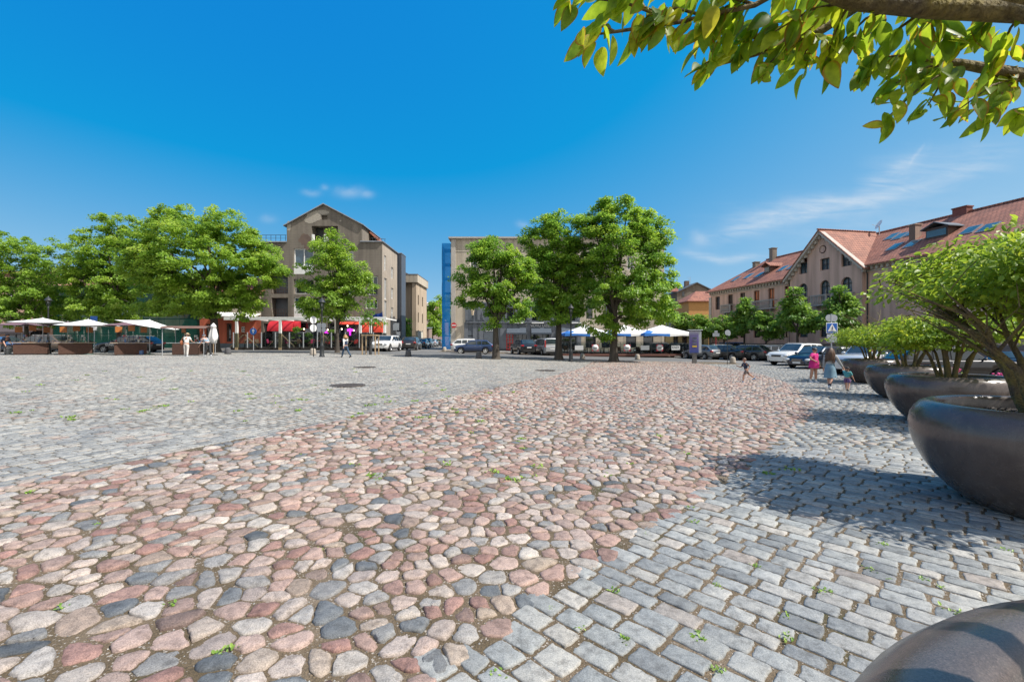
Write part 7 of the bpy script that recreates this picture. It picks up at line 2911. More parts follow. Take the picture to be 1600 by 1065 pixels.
for lab, px, Y, hx, hy, py0, py1, tl, rz in (('white parasol over the leftmost stall', 67, 35.9, 1.55, 1.5, 504, 496.5, 0, 0.5), ('white parasol over the second stall, between two plum ones', 138, 35.8, 1.5, 1.5, 508.5, 498.5, 0, 0.35), ('white parasol tilted down to the right', 234, 35.2, 1.5, 1.45, 507.5, 499.5, R(12), 0.2)):
    p = at(px, Y)
    parasol('parasol', lab, p, rz, hx, hy, pz(py0, Y) - p.z, pz(py1, Y) - p.z, CANV, GP, tilt=tl)
for lab, px, Y, py0, py1 in (('plum parasol half hidden left of the leftmost white one', 34, 37.0, 507.5, 501.5), ('plum parasol left of the middle white parasol', 106, 37.0, 508, 502.5), ('plum parasol left of the tilted white one', 196, 36.6, 508, 503)):
    p = at(px, Y)
    parasol('parasol', lab, p, 0.3, 1.15, 1.1, pz(py0, Y) - p.z, pz(py1, Y) - p.z, PURP, GP)
# folded parasol
p = at(333.5, 35.2)
t = thing('folded_parasol', 'folded white parasol beside the thick tree trunk', 'parasol', p, 0, GP)
mb = MB()
vs = []
for i, (z, r0) in enumerate(((1.0, 0.05), (1.08, 0.24), (1.5, 0.25), (1.95, 0.17), (2.15, 0.14), (2.18, 0.2), (2.3, 0.16), (2.42, 0.06), (2.5, 0.015))):
    for k in range(20):
        a = 2 * math.pi * k / 20
        rr = r0 * (1 + (0.28 if k % 4 < 2 else -0.2) * (1 if i < 5 else 0.3))
        zz = z + (0.14 * math.sin(a * 3 + 1) if i < 2 else 0)
        vs.append((rr * math.cos(a), rr * math.sin(a), zz))
fs = [(i * 20 + k, i * 20 + (k + 1) % 20, (i + 1) * 20 + (k + 1) % 20, (i + 1) * 20 + k) for i in range(8) for k in range(20)]
mb.add(vs, fs, 0, True)
mb.build('canopy', CANV, t)
mb = MB()
mb.tube([(0, 0, 0.04), (0, 0, 2.5)], 0.03, n=8)
mb.build('pole', pm('parasol_wood', (0.35, 0.24, 0.14), rough=0.6), t)
mb = MB()
mb.lathe([(0, 0), (0.3, 0), (0.3, 0.08), (0, 0.1)], n=16)
mb.build('base', ASPH, t)
# bags and crates by the third stall, a bucket by the first
for lab, px, Y, m_, s_ in (('dark blue bag on the ground right of the third stall', 219, 35.0, GOOD[1], (0.5, 0.35, 0.4)), ('pale crate on the ground beside the blue bag', 227, 35.2, GOOD[0], (0.4, 0.3, 0.3))):
    p = at(px, Y)
    mb = MB()
    mb.box((0, 0, s_[2] / 2), s_, bev=0.07)
    mb.tube([(-0.12, 0, s_[2] - 0.02), (-0.1, 0, s_[2] + 0.1), (0.1, 0, s_[2] + 0.1), (0.12, 0, s_[2] - 0.02)], 0.012, n=5)
    tag(mb.build('bag' if 'bag' in lab else 'crate', m_, None, p, 0.4), lab, 'bag' if 'bag' in lab else 'crate')
p = at(13, 36.4)
t = thing('bucket', 'white bucket at the feet of the bending man', 'bucket', p)
mb = MB()
mb.lathe([(0.0, 0.0), (0.17, 0.0), (0.21, 0.5), (0.22, 0.5), (0.20, 0.49), (0.16, 0.03), (0, 0.03)], n=18)
mb.build('bucket', WHITE, t)
mb = MB()
mb.tube([(-0.21, 0, 0.46), (-0.15, 0, 0.62), (0, 0, 0.68), (0.15, 0, 0.62), (0.21, 0, 0.46)], 0.008, n=5)
mb.build('handle', GREYP, t)

# ---- terrace before the grey house
def cglass(name, tint=(0.75, 0.8, 0.8), f=0.11):
    m, nt, b, out = new_mat(name)
    b.inputs['Base Color'].default_value = (0.02, 0.025, 0.028, 1)
    b.inputs['Roughness'].default_value = 0.04
    tp = nd(nt, 'ShaderNodeBsdfTransparent')
    tp.inputs[0].default_value = rgba(tint)
    n1 = nd(nt, 'ShaderNodeTexNoise', i_Scale=2.0)
    rr = ramp(nt, [(0.3, (f * 0.8,) * 3), (0.7, (f * 1.2,) * 3)])
    nt.links.new(n1.outputs[0], rr.inputs[0])
    mx = nd(nt, 'ShaderNodeMixShader')
    nt.links.new(rr.outputs[0], mx.inputs[0])
    nt.links.new(tp.outputs[0], mx.inputs[1])
    nt.links.new(b.outputs[0], mx.inputs[2])
    nt.links.new(mx.outputs[0], out.inputs[0])
    return m


SCREEN = cglass('wind_screen_glass')
YT = 51.8
p = at(352, YT)
kT = YT / F
fx = lambda px: (px - 352) * kT
fz = lambda py: pz(py, YT) - p.z
t = thing('terrace_pergola', 'long white roofed cafe terrace with glass wind screens before the grey house', 'terrace', p)
zt = fz(499)
mb = MB()
mb.box(((fx(355) + fx(603)) / 2, 2.9, 0.16), (fx(603) - fx(365), 5.8, 0.28))
mb.build('deck', pm('dark_deck', (0.06, 0.05, 0.045), rough=0.8), t)
mb = MB()
mb.box(((fx(350) + fx(604)) / 2, 0.0, zt + 0.10), (fx(604) - fx(350), 0.16, 0.34), bev=0.02)
mb.build('front_beam', GREYP if False else WHITE, t)
for k in range(12):
    mb = MB()
    mb.box((fx(352) + 0.2 + k * (fx(602) - fx(352) - 0.4) / 11, 2.9, zt + 0.16), (0.07, 5.6, 0.16))
    mb.build('rafter', WHITE, t)
for px in (370, 438, 503, 525, 563, 579, 601):
    mb = MB()
    mb.box((fx(px), 0.0, (zt - 0.07 + fz(521)) / 2), (0.26, 0.22, zt - 0.07 - fz(521)))
    pq = mb.build('post', WHITE if px not in (503, 525) else STUCCO, t)
    mb = MB()
    mb.box((fx(px), 0.0, fz(521) / 2), (0.3, 0.26, fz(521) - 0.01))
    mb.build('post_cladding', WOODP if px in (438, 370, 503) else BROWNF, pq)
for px in (380, 438, 503, 563):
    for sg in (-1, 1):
        mb = MB()
        mb.beam((fx(px) + sg * 0.1, 0.16, fz(523)), (fx(px) + sg * 1.6, 0.16, 0.3), 0.09)
        mb.build('brace', WOODP, t)
for k in range(11):
    x0, x1 = fx(366 + 21.8 * k), fx(366 + 21.8 * (k + 1))
    mb = MB()
    mb.box(((x0 + x1) / 2, -0.14, (0.3 + fz(520)) / 2), (x1 - x0 - 0.14, 0.014, fz(520) - 0.3))
    gp_ = mb.build('glass_panel', SCREEN, t)
    mb = MB()
    mb.box((x0, -0.15, (0.25 + fz(519)) / 2), (0.09, 0.08, fz(519) - 0.25))
    mb.build('stanchion', GREYP, gp_)
# red awnings on the house front
REDC = pm('red_canvas', (0.46, 0.012, 0.025), (0.40, 0.011, 0.022), scale=1.5, rough=0.8)
ORC = pm('orange_red_canvas', (0.66, 0.06, 0.03), (0.60, 0.055, 0.028), scale=1.5, rough=0.8)
for lab, x0, x1, y0, y1, dp, m_ in (('large domed dark red awning left of the middle terrace post', 416, 436.5, 500.5, 517, 1.2, REDC), ('domed dark red awning right of the large one', 439, 454, 500.5, 517, 1.2, REDC), ('small dark red awning flap by the ivy', 455, 462, 501, 512, 0.8, REDC),
                                ('flat bright red awning over the dark doorway with the neon sign', 526, 557, 502, 506.5, 1.0, ORC), ('bright orange red awning behind the sapling', 564, 577, 502.5, 519, 1.0, ORC), ('bright orange red awning at the right end of the terrace', 582, 595, 502.5, 519, 1.0, ORC)):
    Y = 56.6
    q = at(x0, Y)
    k_ = Y / F
    w_ = (x1 - x0) * k_
    h_ = (y1 - y0) * k_
    t_ = thing('awning', lab, 'awning', (q.x, Y, pz(y1, Y)), 0, 'red awnings of the terrace')
    mb = MB()
    vs = []
    for i in range(9):
        a = math.pi / 2 * i / 8
        for x in (0, w_):
            vs.append((x, 1.35 - dp * math.sin(a) - 0.0, h_ * math.cos(a)))
    mb.add(vs, [(i * 2, i * 2 + 1, i * 2 + 3, i * 2 + 2) for i in range(8)], 0, True)
    for x in (0, w_):
        mb.add([(x, 1.35, 0)] + [(x, 1.35 - dp * math.sin(math.pi / 2 * i / 8), h_ * math.cos(math.pi / 2 * i / 8)) for i in range(9)], [tuple(range(10))])
    mb.build('cloth', m_, t_)
    mb = MB()
    mb.beam((0.02, 1.36, 0), (0.02, 0.35, 0.02), 0.03)
    mb.beam((w_ - 0.02, 1.36, 0), (w_ - 0.02, 0.35, 0.02), 0.03)
    mb.build('arm', GREYP, t_)


def neon(name, c, e):
    m, nt, b, out = new_mat(name)
    b.inputs['Base Color'].default_value = rgba(c)
    b.inputs['Emission Color'].default_value = rgba(c)
    b.inputs['Emission Strength'].default_value = e
    return m


NEON = neon('magenta_neon', (0.8, 0.03, 0.75), 1.6)
q = at(511, 57.3)
t_ = thing('neon_sign', 'magenta neon lettering behind the terrace lamp post', 'neon sign', (q.x, 57.3, pz(520.5, 57.3)))
letters(t_, 'lo', 0.85, (0, 0, 0), 0, NEON, 0.03)
mb = MB()
mb.box((0, 0.1, 0.25), (1.2, 0.03, 0.9))
mb.build('backing', DARKP, t_)
q = at(547, 57.3)
t_ = thing('neon_sign', 'magenta neon figure in the dark doorway behind the walking woman', 'neon sign', (q.x, 57.3, pz(524, 57.3)))
mb = MB()
mb.box((0, 0, 0.45), (0.22, 0.05, 0.9), bev=0.02)
mb.box((0, 0, 0.68), (0.72, 0.045, 0.26), bev=0.02)
mb.build('tube', NEON, t_)
q = at(583, 56)
t_ = thing('banner_sign', 'dark upright sign with white letters at the right end of the terrace', 'sign', (q.x, 56, pz(543, 56)))
mb = MB()
mb.box((0, 0, 0.95), (0.42, 0.06, 1.9), bev=0.01)
mb.build('panel', DARKP, t_)
for k, ch in enumerate('TAKAS'):
    letters(t_, ch, 0.28, (0, -0.036, 1.55 - 0.34 * k), 0, WHITE, 0.004)


# cafe furniture
def chair_proto(label, loc, m_, rz):
    t = thing('cafe_chair', label, 'chair', loc, rz)
    mb = MB()
    mb.box((0, 0, 0.45), (0.46, 0.44, 0.06), bev=0.02)
    mb.build('seat', m_, t)
    mb = MB()
    mb.box((0, 0.22, 0.72), (0.46, 0.05, 0.46), bev=0.02, rx=R(-8))
    mb.build('backrest', m_, t)
    for sx_ in (-1, 1):
        for sy_ in (-1, 1):
            mb = MB()
            mb.beam((sx_ * 0.19, sy_ * 0.18, 0), (sx_ * 0.18, sy_ * 0.17, 0.43), 0.035)
            mb.build('leg', DARKP, t)
    for sx_ in (-1, 1):
        mb = MB()
        mb.box((sx_ * 0.24, 0.0, 0.64), (0.04, 0.42, 0.04), bev=0.01)
        mb.beam((sx_ * 0.24, -0.19, 0.44), (sx_ * 0.24, -0.19, 0.63), 0.03)
        mb.build('armrest', m_, t)
    return t


def table_proto(label, loc, m_):
    t = thing('cafe_table', label, 'table', loc)
    mb = MB()
    mb.box((0, 0, 0.74), (0.85, 0.85, 0.04), bev=0.01)
    mb.build('tabletop', m_, t)
    mb = MB()
    mb.tube([(0, 0, 0.03), (0, 0, 0.72)], 0.04, n=8)
    mb.lathe([(0, 0), (0.25, 0), (0.25, 0.03), (0, 0.04)], n=14)
    mb.build('pedestal', DARKP, t)
    return t


WBR = wicker('pale_wicker', (0.30, 0.18, 0.10), (0.22, 0.13, 0.07))
PNKS = pm('pink_seat', (0.42, 0.035, 0.11), rough=0.7)
REDT = pm('red_table', (0.45, 0.04, 0.035), rough=0.5)
cp = tp_ = None
names_l = ['leftmost', 'second', 'third', 'fourth', 'fifth', 'sixth', 'seventh', 'eighth', 'ninth', 'tenth']
for i, px in enumerate((385, 402, 421, 449, 468, 487, 512, 541, 556, 590)):
    q = at(px, YT + 1.6 + 0.5 * (i % 3))
    q.z += 0.30
    lab = '%s cafe chair from the left behind the terrace glass, %s' % (names_l[i], 'pink' if i in (3, 5, 2) else 'red' if i in (6, 8) else 'brown wicker')
    if cp is None:
        cp = chair_proto(lab, q, WBR, 0.4)
        cp['group'] = 'chairs on the left cafe terrace'
    else:
        dup(cp, q, 0.8 * i, lab, None, swap={WBR: PNKS} if i in (3, 5, 2) else {WBR: REDT} if i in (6, 8) else None)
for i, px in enumerate((394, 430, 459, 497, 525, 549)):
    q = at(px, YT + 1.5 + 0.6 * (i % 2))
    q.z += 0.30
    lab = '%s cafe table from the left behind the terrace glass, %s' % (names_l[i], 'red' if i > 2 else 'pale wood')
    if tp_ is None:
        tp_ = table_proto(lab, q, TOPW)
        tp_['group'] = 'tables on the left cafe terrace'
    else:
        dup(tp_, q, 0.2 * i, lab, None, swap={TOPW: REDT} if i > 2 else None)
# potted climbers on the terrace
for i, (px, h, lab) in enumerate(((463, 2.5, 'tall dark climber in a pot inside the terrace, left of the lamp post'), (517, 2.2, 'bushy green climber in a pot inside the terrace, right of the lamp post'), (482, 1.7, 'lower potted shrub inside the terrace behind the sign pole'))):
    q = at(px, YT + 3.2)
    q.z += 0.3
    t_ = tree('potted_climber', lab, q, (0.5, 0.03), [(0, 0, h * 0.55, 0.45, 0.4, h * 0.45), (0.2, 0, h * 0.85, 0.5, 0.4, 0.3)], 30, 26, 0.16, YOUNGLIME, 'potted climbers', seed=90 + i, cr=0.25, nlimb=6, cat='potted plant')
    mb = MB()
    mb.lathe([(0, 0), (0.2, 0), (0.26, 0.42), (0.28, 0.42), (0.24, 0.38), (0, 0.38)], n=16)
    mb.build('pot', pm('clay_pot', (0.12, 0.07, 0.05), rough=0.8), t_)

# ---- cafe under big parasols on the right
YC = 50.6
p = at(872, YC)
kC = YC / F
t = thing('cafe_deck', 'low timber cafe deck with dark rail and glass fence under the white parasols', 'terrace', p)
LD_ = (1066 - 872) * kC
mb = MB()
mb.box((LD_ / 2, 2.4, 0.07), (LD_, 4.8, 0.22))
mb.build('deck', pm('red_timber', (0.19, 0.085, 0.065), (0.15, 0.07, 0.055), rough=0.8, scale=6), t)
for k in range(12):
    x0, x1 = LD_ * k / 12, LD_ * (k + 1) / 12
    mb = MB()
    mb.box(((x0 + x1) / 2, 0.06, 0.82), (x1 - x0 - 0.08, 0.012, 1.15))
    g_ = mb.build('glass_panel', SCREEN, t)
    mb = MB()
    mb.box((x0 + 0.02, 0.06, 0.82), (0.05, 0.05, 1.3))
    mb.build('stanchion', DARKP, g_)
mb = MB()
mb.box((LD_ / 2, 0.06, 1.48), (LD_, 0.06, 0.05))
mb.build('top_rail', DARKP, t)
BAN = pm('banner_white', (0.75, 0.75, 0.75), rough=0.6)
BANR = pm('banner_red', (0.6, 0.05, 0.08), rough=0.6)
for i, (px, kind) in enumerate(((905, 1), (930, 0), (980, 0), (1008, 1), (1031, 0), (1056, 1))):
    q = at(px, YC - 0.04)
    x = q.x - p.x
    b_ = thing('fence_banner', ['pale green white banner at the left end of the cafe fence', 'red cornered white banner left of the flared maple trunk', 'red cornered white banner right of the flared maple trunk', 'pale banner between the two right red cornered ones', 'red cornered white banner near the right end of the cafe fence', 'small white lettered banner at the right end of the cafe fence'][i], 'banner', (q.x, YC - 0.02, p.z + 0.55), 0, 'banners on the cafe fence')
    mb = MB()
    if kind == 0:
        mb.box((0, 0, 0.32), (0.72, 0.012, 0.72), mi=1)
        mb.lathe([(0.0, -0.012), (0.36, -0.012), (0.36, 0.0)], n=20, c=(0, -0.004, 0.32), axis='Y', mi=0)
        mb.box((0, -0.022, 0.32), (0.4, 0.004, 0.10), mi=2)
    else:
        mb.box((0, 0, 0.32), (0.95, 0.012, 0.5), mi=0)
    mb.build('panel', [BAN, BANR, SLATE], b_)
    if i == 5:
        letters(b_, 'EASY', 0.36, (0, -0.012, 0.26), 0, DARKP, 0.003)
cp2 = tp2 = None
for i in range(13):
    q = at(884 + 14.2 * i, YC + 1.1 + 0.9 * (i % 3))
    q.z += 0.18
    lab = 'dark wicker cafe chair, number %d along the right deck counted from the left' % (i + 1)
    lab = '%s wicker chair along the right cafe deck%s' % (('leftmost', 'second', 'third', 'fourth', 'fifth', 'sixth', 'seventh', 'eighth', 'ninth', 'tenth', 'eleventh', 'twelfth', 'rightmost')[i], ', counted from the left' if 0 < i < 12 else '')
    dup(cp, q, 1.1 * i, lab, 'chairs on the right cafe deck', swap={WBR: WICK} if i % 3 else None)
for i in range(7):
    q = at(892 + 26 * i, YC + 1.4 + 0.7 * (i % 2))
    q.z += 0.18
    dup(tp_, q, 0.0, '%s table along the right cafe deck%s' % (('leftmost', 'second', 'third', 'fourth', 'fifth', 'sixth', 'rightmost')[i], ', counted from the left' if 0 < i < 6 else ''), 'tables on the right cafe deck')
# canopies with one blue corner
class _:
    pass


for lab, px, Y, hx in (('white cafe parasol with blue corner left of the flared maple trunk', 914, 53.0, 2.85), ('white cafe parasol with blue hem right behind the flared maple trunk', 975, 53.2, 2.85), ('white cafe parasol nearest the parking terminal', 1033, 52.6, 2.9)):
    p_ = at(px, Y)
    p_.z += 0.18
    z0, z1 = pz(521, Y) - p_.z, pz(507.5, Y) - p_.z
    t_ = parasol('cafe_parasol', lab, p_, 0.10, hx, hx * 0.8, z0, z1, [CANV, BLUC], 'large white cafe parasols', drop=0.32)
    for o in t_.children:
        if o.name.startswith('canopy'):
            for f_ in o.data.polygons:
                c = f_.center
                if c.x < -hx * 0.62 and (c.y < 0.5 * hx) or (f_.normal.z < 0.3 and f_.normal.z > -0.3 and c.x < -hx * 0.1 and c.y < 0):
                    f_.material_index = 1

# ---- street lamps
IRON = pm('lamp_iron', (0.03, 0.034, 0.036), (0.022, 0.025, 0.027), rough=0.5)
LGL = cglass('lamp_glass', (0.9, 0.92, 0.92), 0.35)


def lamp(label, px, Y, h):
    p = at(px, Y)
    t = thing('street_lamp', label, 'street lamp', p, 0.3, 'street lamps of the square')
    mb = MB()
    mb.lathe([(0.0, 0), (0.20, 0), (0.20, 0.06), (0.16, 0.12), (0.15, 0.75), (0.17, 0.8), (0.11, 0.92), (0.085, 1.1), (0.08, 1.35), (0.10, 1.38), (0.065, 1.45), (0.05, h - 1.0), (0.075, h - 0.97), (0.05, h - 0.9), (0.06, h - 0.8), (0.0, h - 0.8)], n=14)
    mb.build('post', IRON, t)
    mb = MB()
    mb.lathe([(0.09, h - 0.8), (0.20, h - 0.32)], n=6, smooth=False)
    hd = mb.build('lantern', LGL, t)
    mb = MB()
    mb.lathe([(0.27, h - 0.32), (0.22, h - 0.25), (0.12, h - 0.1), (0.05, h - 0.06), (0.04, h), (0.0, h + 0.06)], n=12)
    mb.lathe([(0.0, h - 0.33), (0.27, h - 0.32)], n=12)
    for k in range(6):
        a = 6.2832 * k / 6
        mb.beam((0.09 * math.cos(a), 0.09 * math.sin(a), h - 0.8), (0.2 * math.cos(a), 0.2 * math.sin(a), h - 0.32), 0.018)
    mb.build('lantern_frame', IRON, hd)
    mb = MB()
    mb.ell((0, 0, h - 0.5), (0.06, 0.06, 0.12), nu=10, nv=7)
    mb.build('bulb', WHITE, hd)
    return t, p


lamp('tall dark lantern lamp between the two leftmost stalls', 75.5, 37.8, 4.75)
lA, pA = lamp('dark lantern lamp carrying round signs in front of the terrace', 503, 33.6, 4.35)
lamp('dark lantern lamp whose head is hidden by the middle maple', 892, 36.4, 4.6)
for k, (z, w_) in enumerate(((2.3, 0.36), (1.98, 0.3))):
    s = thing('round_sign', ['upper grey back of a round sign on the terrace lamp', 'lower grey back of a sign on the terrace lamp'][k], 'sign', (pA.x, pA.y - 0.1, pA.z + z))
    for sg in (-1, 1):
        mb = MB()
        if k == 0:
            mb.lathe([(0, 0.012), (0.19, 0.012), (0.19, -0.012), (0, -0.012)], n=20, c=(sg * 0.17, 0, 0), axis='Y', smooth=False)
        else:
            mb.box((sg * 0.17, 0, 0), (0.3, 0.02, 0.28), bev=0.004)
        mb.build('plate', ZINC, s)
    mb = MB()
    mb.box((0, 0.03, 0), (0.5, 0.03, 0.05))
    mb.build('bracket', IRON, s)


def pole_sign(label, px, Y, h, plates, name='road_sign', rz=0.0, pole_m=None, rad=0.035):
    p = at(px, Y)
    t = thing(name, label, 'road sign', p, rz, 'road signs')
    mb = MB()
    mb.tube([(0, 0, 0), (0, 0, h)], rad, n=8)
    mb.build('pole', pole_m or GREYP, t)
    for pl in plates:
        pl(t)
    return t


def disc(z, r, m_, x=0.0, y=-0.05, rz=0.0):
    def f_(t):
        mb = MB()
        mb.lathe([(0, 0.01), (r, 0.01), (r, -0.01), (0, -0.01)], n=24, axis='Y', smooth=False)
        return mb.build('plate', m_, t, (x, y, z), rz)
    return f_


def rect(z, w_, h_, m_, x=0.0, y=-0.05, nm='plate'):
    def f_(t):
        mb = MB()
        mb.box((0, 0, 0), (w_, 0.02, h_), bev=0.004)
        return mb.build(nm, m_, t, (x, y, z))
    return f_


SBLUE = pm('sign_blue', (0.012, 0.11, 0.42), (0.010, 0.10, 0.38), rough=0.35)
SWHITE = pm('sign_white', (0.80, 0.80, 0.80), rough=0.35)
SRED = pm('sign_red', (0.55, 0.025, 0.03), rough=0.35)
SBACK = pm('sign_back', (0.42, 0.45, 0.48), (0.36, 0.39, 0.42), rough=0.45, metal=0.4)
pole_sign('dark pole with two narrow edge on round signs beside the terrace lamp', 490, 33.8, 3.0, [disc(2.72, 0.28, SWHITE, rz=R(60)), disc(2.12, 0.28, SWHITE, rz=R(60))], pole_m=IRON)
pole_sign('blue road sign with a white plate beneath it above the second stall', 147.5, 40.5, 3.2, [rect(2.98, 0.62, 0.55, SBLUE), rect(2.25, 0.55, 0.5, SWHITE)])


def arrow(t):
    mb = MB()
    mb.box((0, -0.066, 2.05), (0.08, 0.01, 0.3))
    mb.prism([(-0.15, 2.15), (0.15, 2.15), (0, 2.36)], -0.071, -0.061)
    mb.build('arrow', SWHITE, t)


pole_sign('small blue sign with white arrow behind the terrace glass', 396, 50.8, 2.6, [disc(2.1, 0.38, SBLUE), arrow])
# no entry sign on the block's corner
q = at(709, 59.7)
t = thing('no_entry_sign', 'round red no entry sign on the corner of the beige block', 'road sign', (q.x, 59.72, pz(508, 59.7)), 0, 'road signs')
mb = MB()
mb.lathe([(0, -0.012), (0.36, -0.012), (0.36, 0.012), (0, 0.012)], n=24, axis='Y', smooth=False)
mb.build('plate', SRED, t)
mb = MB()
mb.box((0, -0.018, 0), (0.54, 0.008, 0.14))
mb.build('bar', SWHITE, t)
mb = MB()
mb.box((0, 0.12, 0), (0.08, 0.24, 0.08))
mb.build('bracket', GREYP, t)


def crossing(t):
    mb = MB()
    mb.prism([(-0.29, 2.55), (0.29, 2.55), (0, 3.05)], -0.075, -0.066)
    mb.build('triangle', SWHITE, t)
    mb = MB()   # walking figure and stripes
    mb.ell((0.015, -0.078, 2.87), (0.028, 0.004, 0.03), nu=10, nv=6)
    mb.beam((0.01, -0.08, 2.83), (0.0, -0.08, 2.72), 0.05, 0.006)
    mb.beam((0.0, -0.08, 2.73), (-0.07, -0.08, 2.61), 0.03, 0.006)
    mb.beam((0.0, -0.08, 2.73), (0.07, -0.08, 2.61), 0.03, 0.006)
    mb.beam((0.0, -0.08, 2.81), (-0.07, -0.08, 2.75), 0.02, 0.006)
    mb.beam((0.01, -0.08, 2.81), (0.08, -0.08, 2.76), 0.02, 0.006)
    for k in range(4):
        mb.beam((-0.15 + 0.1 * k, -0.08, 2.585), (-0.11 + 0.1 * k, -0.08, 2.585), 0.006, 0.022)
    mb.build('pictogram', DARKP, t)


Yc = 29.5
pc = at(1299, Yc)
zc = pz(494, Yc) - pc.z - 2.77
t = pole_sign('blue pedestrian crossing sign under two grey round sign backs', 1299, Yc, 3.7, [rect(2.77, 0.74, 0.70, SWHITE, y=-0.045), rect(2.77, 0.66, 0.62, SBLUE, y=-0.056), crossing, rect(2.1, 0.66, 0.5, SBACK), disc(3.42, 0.23, SBACK, x=-0.15, y=0.0), disc(3.42, 0.23, SBACK, x=0.17, y=0.01)])
pole_sign('thin dark pole with round sign back by the pale bollard', 1136.5, 36.0, 2.75, [disc(2.55, 0.22, SBACK, x=0.0), disc(2.5, 0.2, SBACK, x=0.14, y=0.04, rz=R(30))], pole_m=IRON, rad=0.025)
pole_sign('red and white pole with grey T shaped sign in the parking area', 1118.5, 50, 2.9, [rect(2.55, 0.75, 0.35, SBACK), rect(2.85, 0.35, 0.3, SBACK)], pole_m=SRED)
# direction panel behind the white car in the side street
pole_sign('grey direction panel on posts at the side street corner', 619, 57.5, 3.4, [rect(2.9, 0.75, 0.9, SBACK), rect(2.0, 0.45, 0.5, SBACK, x=0.3)])

# ---- bollards
BOL = pm('pale_bollard', (0.42, 0.37, 0.31), (0.34, 0.30, 0.25), scale=7, rough=0.9, fine=0.2, bump=0.3)
BOLD = pm('dark_bollard', (0.10, 0.10, 0.105), (0.075, 0.075, 0.08), scale=7, rough=0.9, fine=0.2, bump=0.3)
bb = MB()
bb.lathe([(0, 0), (0.26, 0), (0.25, 0.1), (0.21, 0.42), (0.18, 0.5), (0.10, 0.545), (0, 0.555)], n=20)
bme, bmd = bb.mesh('bollard', BOL), bb.mesh('bollard', BOLD)
for px, py, me, lab in ((489, 554.5, bme, 'pale stone bollard at the foot of the terrace sign pole'), (356, 553, bmd, 'dark stone bollard right of the thick tree and folded parasol'), (638, 557, bmd, 'dark stone bollard in front of the side street'),
                        (748, 560, bmd, 'dark stone bollard in front of the dark blue hatchback'), (910, 561, bme, 'pale stone bollard between the middle and the flared maple'), (996, 562, bme, 'pale stone bollard right of the flared maple trunk'), (1145, 567.5, bme, 'pale stone bollard beside the thin sign pole')):
    tag(link('bollard', me, None, gp(px, py)), lab, 'bollard', 'stone bollards along the square')
tag(link('bollard', bme, None, at(694.5, 52.5)), 'pale stone bollard at the foot of the blue netting', 'bollard', 'stone bollards along the square')

# ---- manhole covers
CI = pm('cast_iron', (0.09, 0.075, 0.065), (0.06, 0.05, 0.045), scale=9, rough=0.7, bump=0.8, bscale=40)
for px, py, r_, lab in ((543, 602.5, 0.46, 'round iron manhole cover in the grey setts, nearest of the three'), (570, 574, 0.46, 'round iron manhole cover in the grey setts near the sapling'), (852, 579, 0.46, 'round iron manhole cover at the edge of the pink cobbles')):
    q = gp(px, py)
    t = thing('manhole_cover', lab, 'manhole cover', (q.x, q.y, q.z + 0.012))
    mb = MB()
    mb.lathe([(r_ + 0.08, -0.02), (r_ + 0.08, 0.018), (r_ + 0.02, 0.018), (r_ + 0.02, 0.0)], n=32, smooth=False)
    mb.build('frame', CI, t)
    mb = MB()
    mb.lathe([(0, 0.014), (r_, 0.014), (r_, -0.01)], n=32, smooth=False)
    for i in range(-4, 5):
        for j in range(-4, 5):
            if math.hypot(i, j) < 4.2:
                mb.box((i * r_ / 5, j * r_ / 5, 0.017), (0.05, 0.05, 0.008))
    mb.build('lid', CI, t)

# ---- parking terminal
q = gp(1085, 567.5)
k_ = q.y / F
t = thing('parking_terminal', 'upright purple and grey parking terminal on a grey post', 'terminal', q, R(-8))
W_, H0, H1 = 20 * k_, (567.5 - 551.5) * k_, (567.5 - 516.5) * k_
mb = MB()
mb.box((0, 0, H0 / 2), (0.34, 0.22, H0), bev=0.02)
mb.build('post', pm('terminal_post', (0.16, 0.155, 0.15), rough=0.5, metal=0.3), t)
mb = MB()
mb.box((0.06, 0.02, (H0 + H1) / 2), (W_ - 0.14, 0.34, H1 - H0), bev=0.04)
mb.build('casing', SBACK, t)
m, nt, b_, out = new_mat('terminal_front')
tc = nd(nt, 'ShaderNodeTexCoord')
sx_ = nd(nt, 'ShaderNodeSeparateXYZ')
nt.links.new(tc.outputs['Object'], sx_.inputs[0])
rr_ = ramp(nt, [(0.0, (0.03, 0.06, 0.24)), (0.45, (0.10, 0.075, 0.26)), (0.8, (0.17, 0.15, 0.33)), (1.0, (0.42, 0.43, 0.5))])
mr_ = nd(nt, 'ShaderNodeMapRange')
mr_.inputs['From Min'].default_value = H0
mr_.inputs['From Max'].default_value = H1
nt.links.new(sx_.outputs[2], mr_.inputs[0])
nt.links.new(mr_.outputs[0], rr_.inputs[0])
nt.links.new(rr_.outputs[0], b_.inputs['Base Color'])
b_.inputs['Roughness'].default_value = 0.4
mb = MB()
mb.box((-0.07, -0.16, (H0 + H1) / 2), (W_ - 0.32, 0.05, H1 - H0 - 0.04), bev=0.02)
mb.build('front_panel', m, t)
for k in range(3):
    mb = MB()
    mb.box((-0.03, -0.19, H1 - 0.62 - 0.23 * k), (0.36, 0.02, 0.12), bev=0.006)
    mb.build('display', SLATE, t)
mb = MB()
mb.box((-0.03, -0.19, H1 - 1.30), (0.36, 0.02, 0.14), bev=0.05)
mb.build('badge', pm('yellow_badge', (0.62, 0.42, 0.03), rough=0.5), t)
mb = MB()
mb.box((0.02, -0.05, H1 + 0.05), (W_ + 0.1, 0.55, 0.06), bev=0.02)
mb.build('cap', SBACK, t)

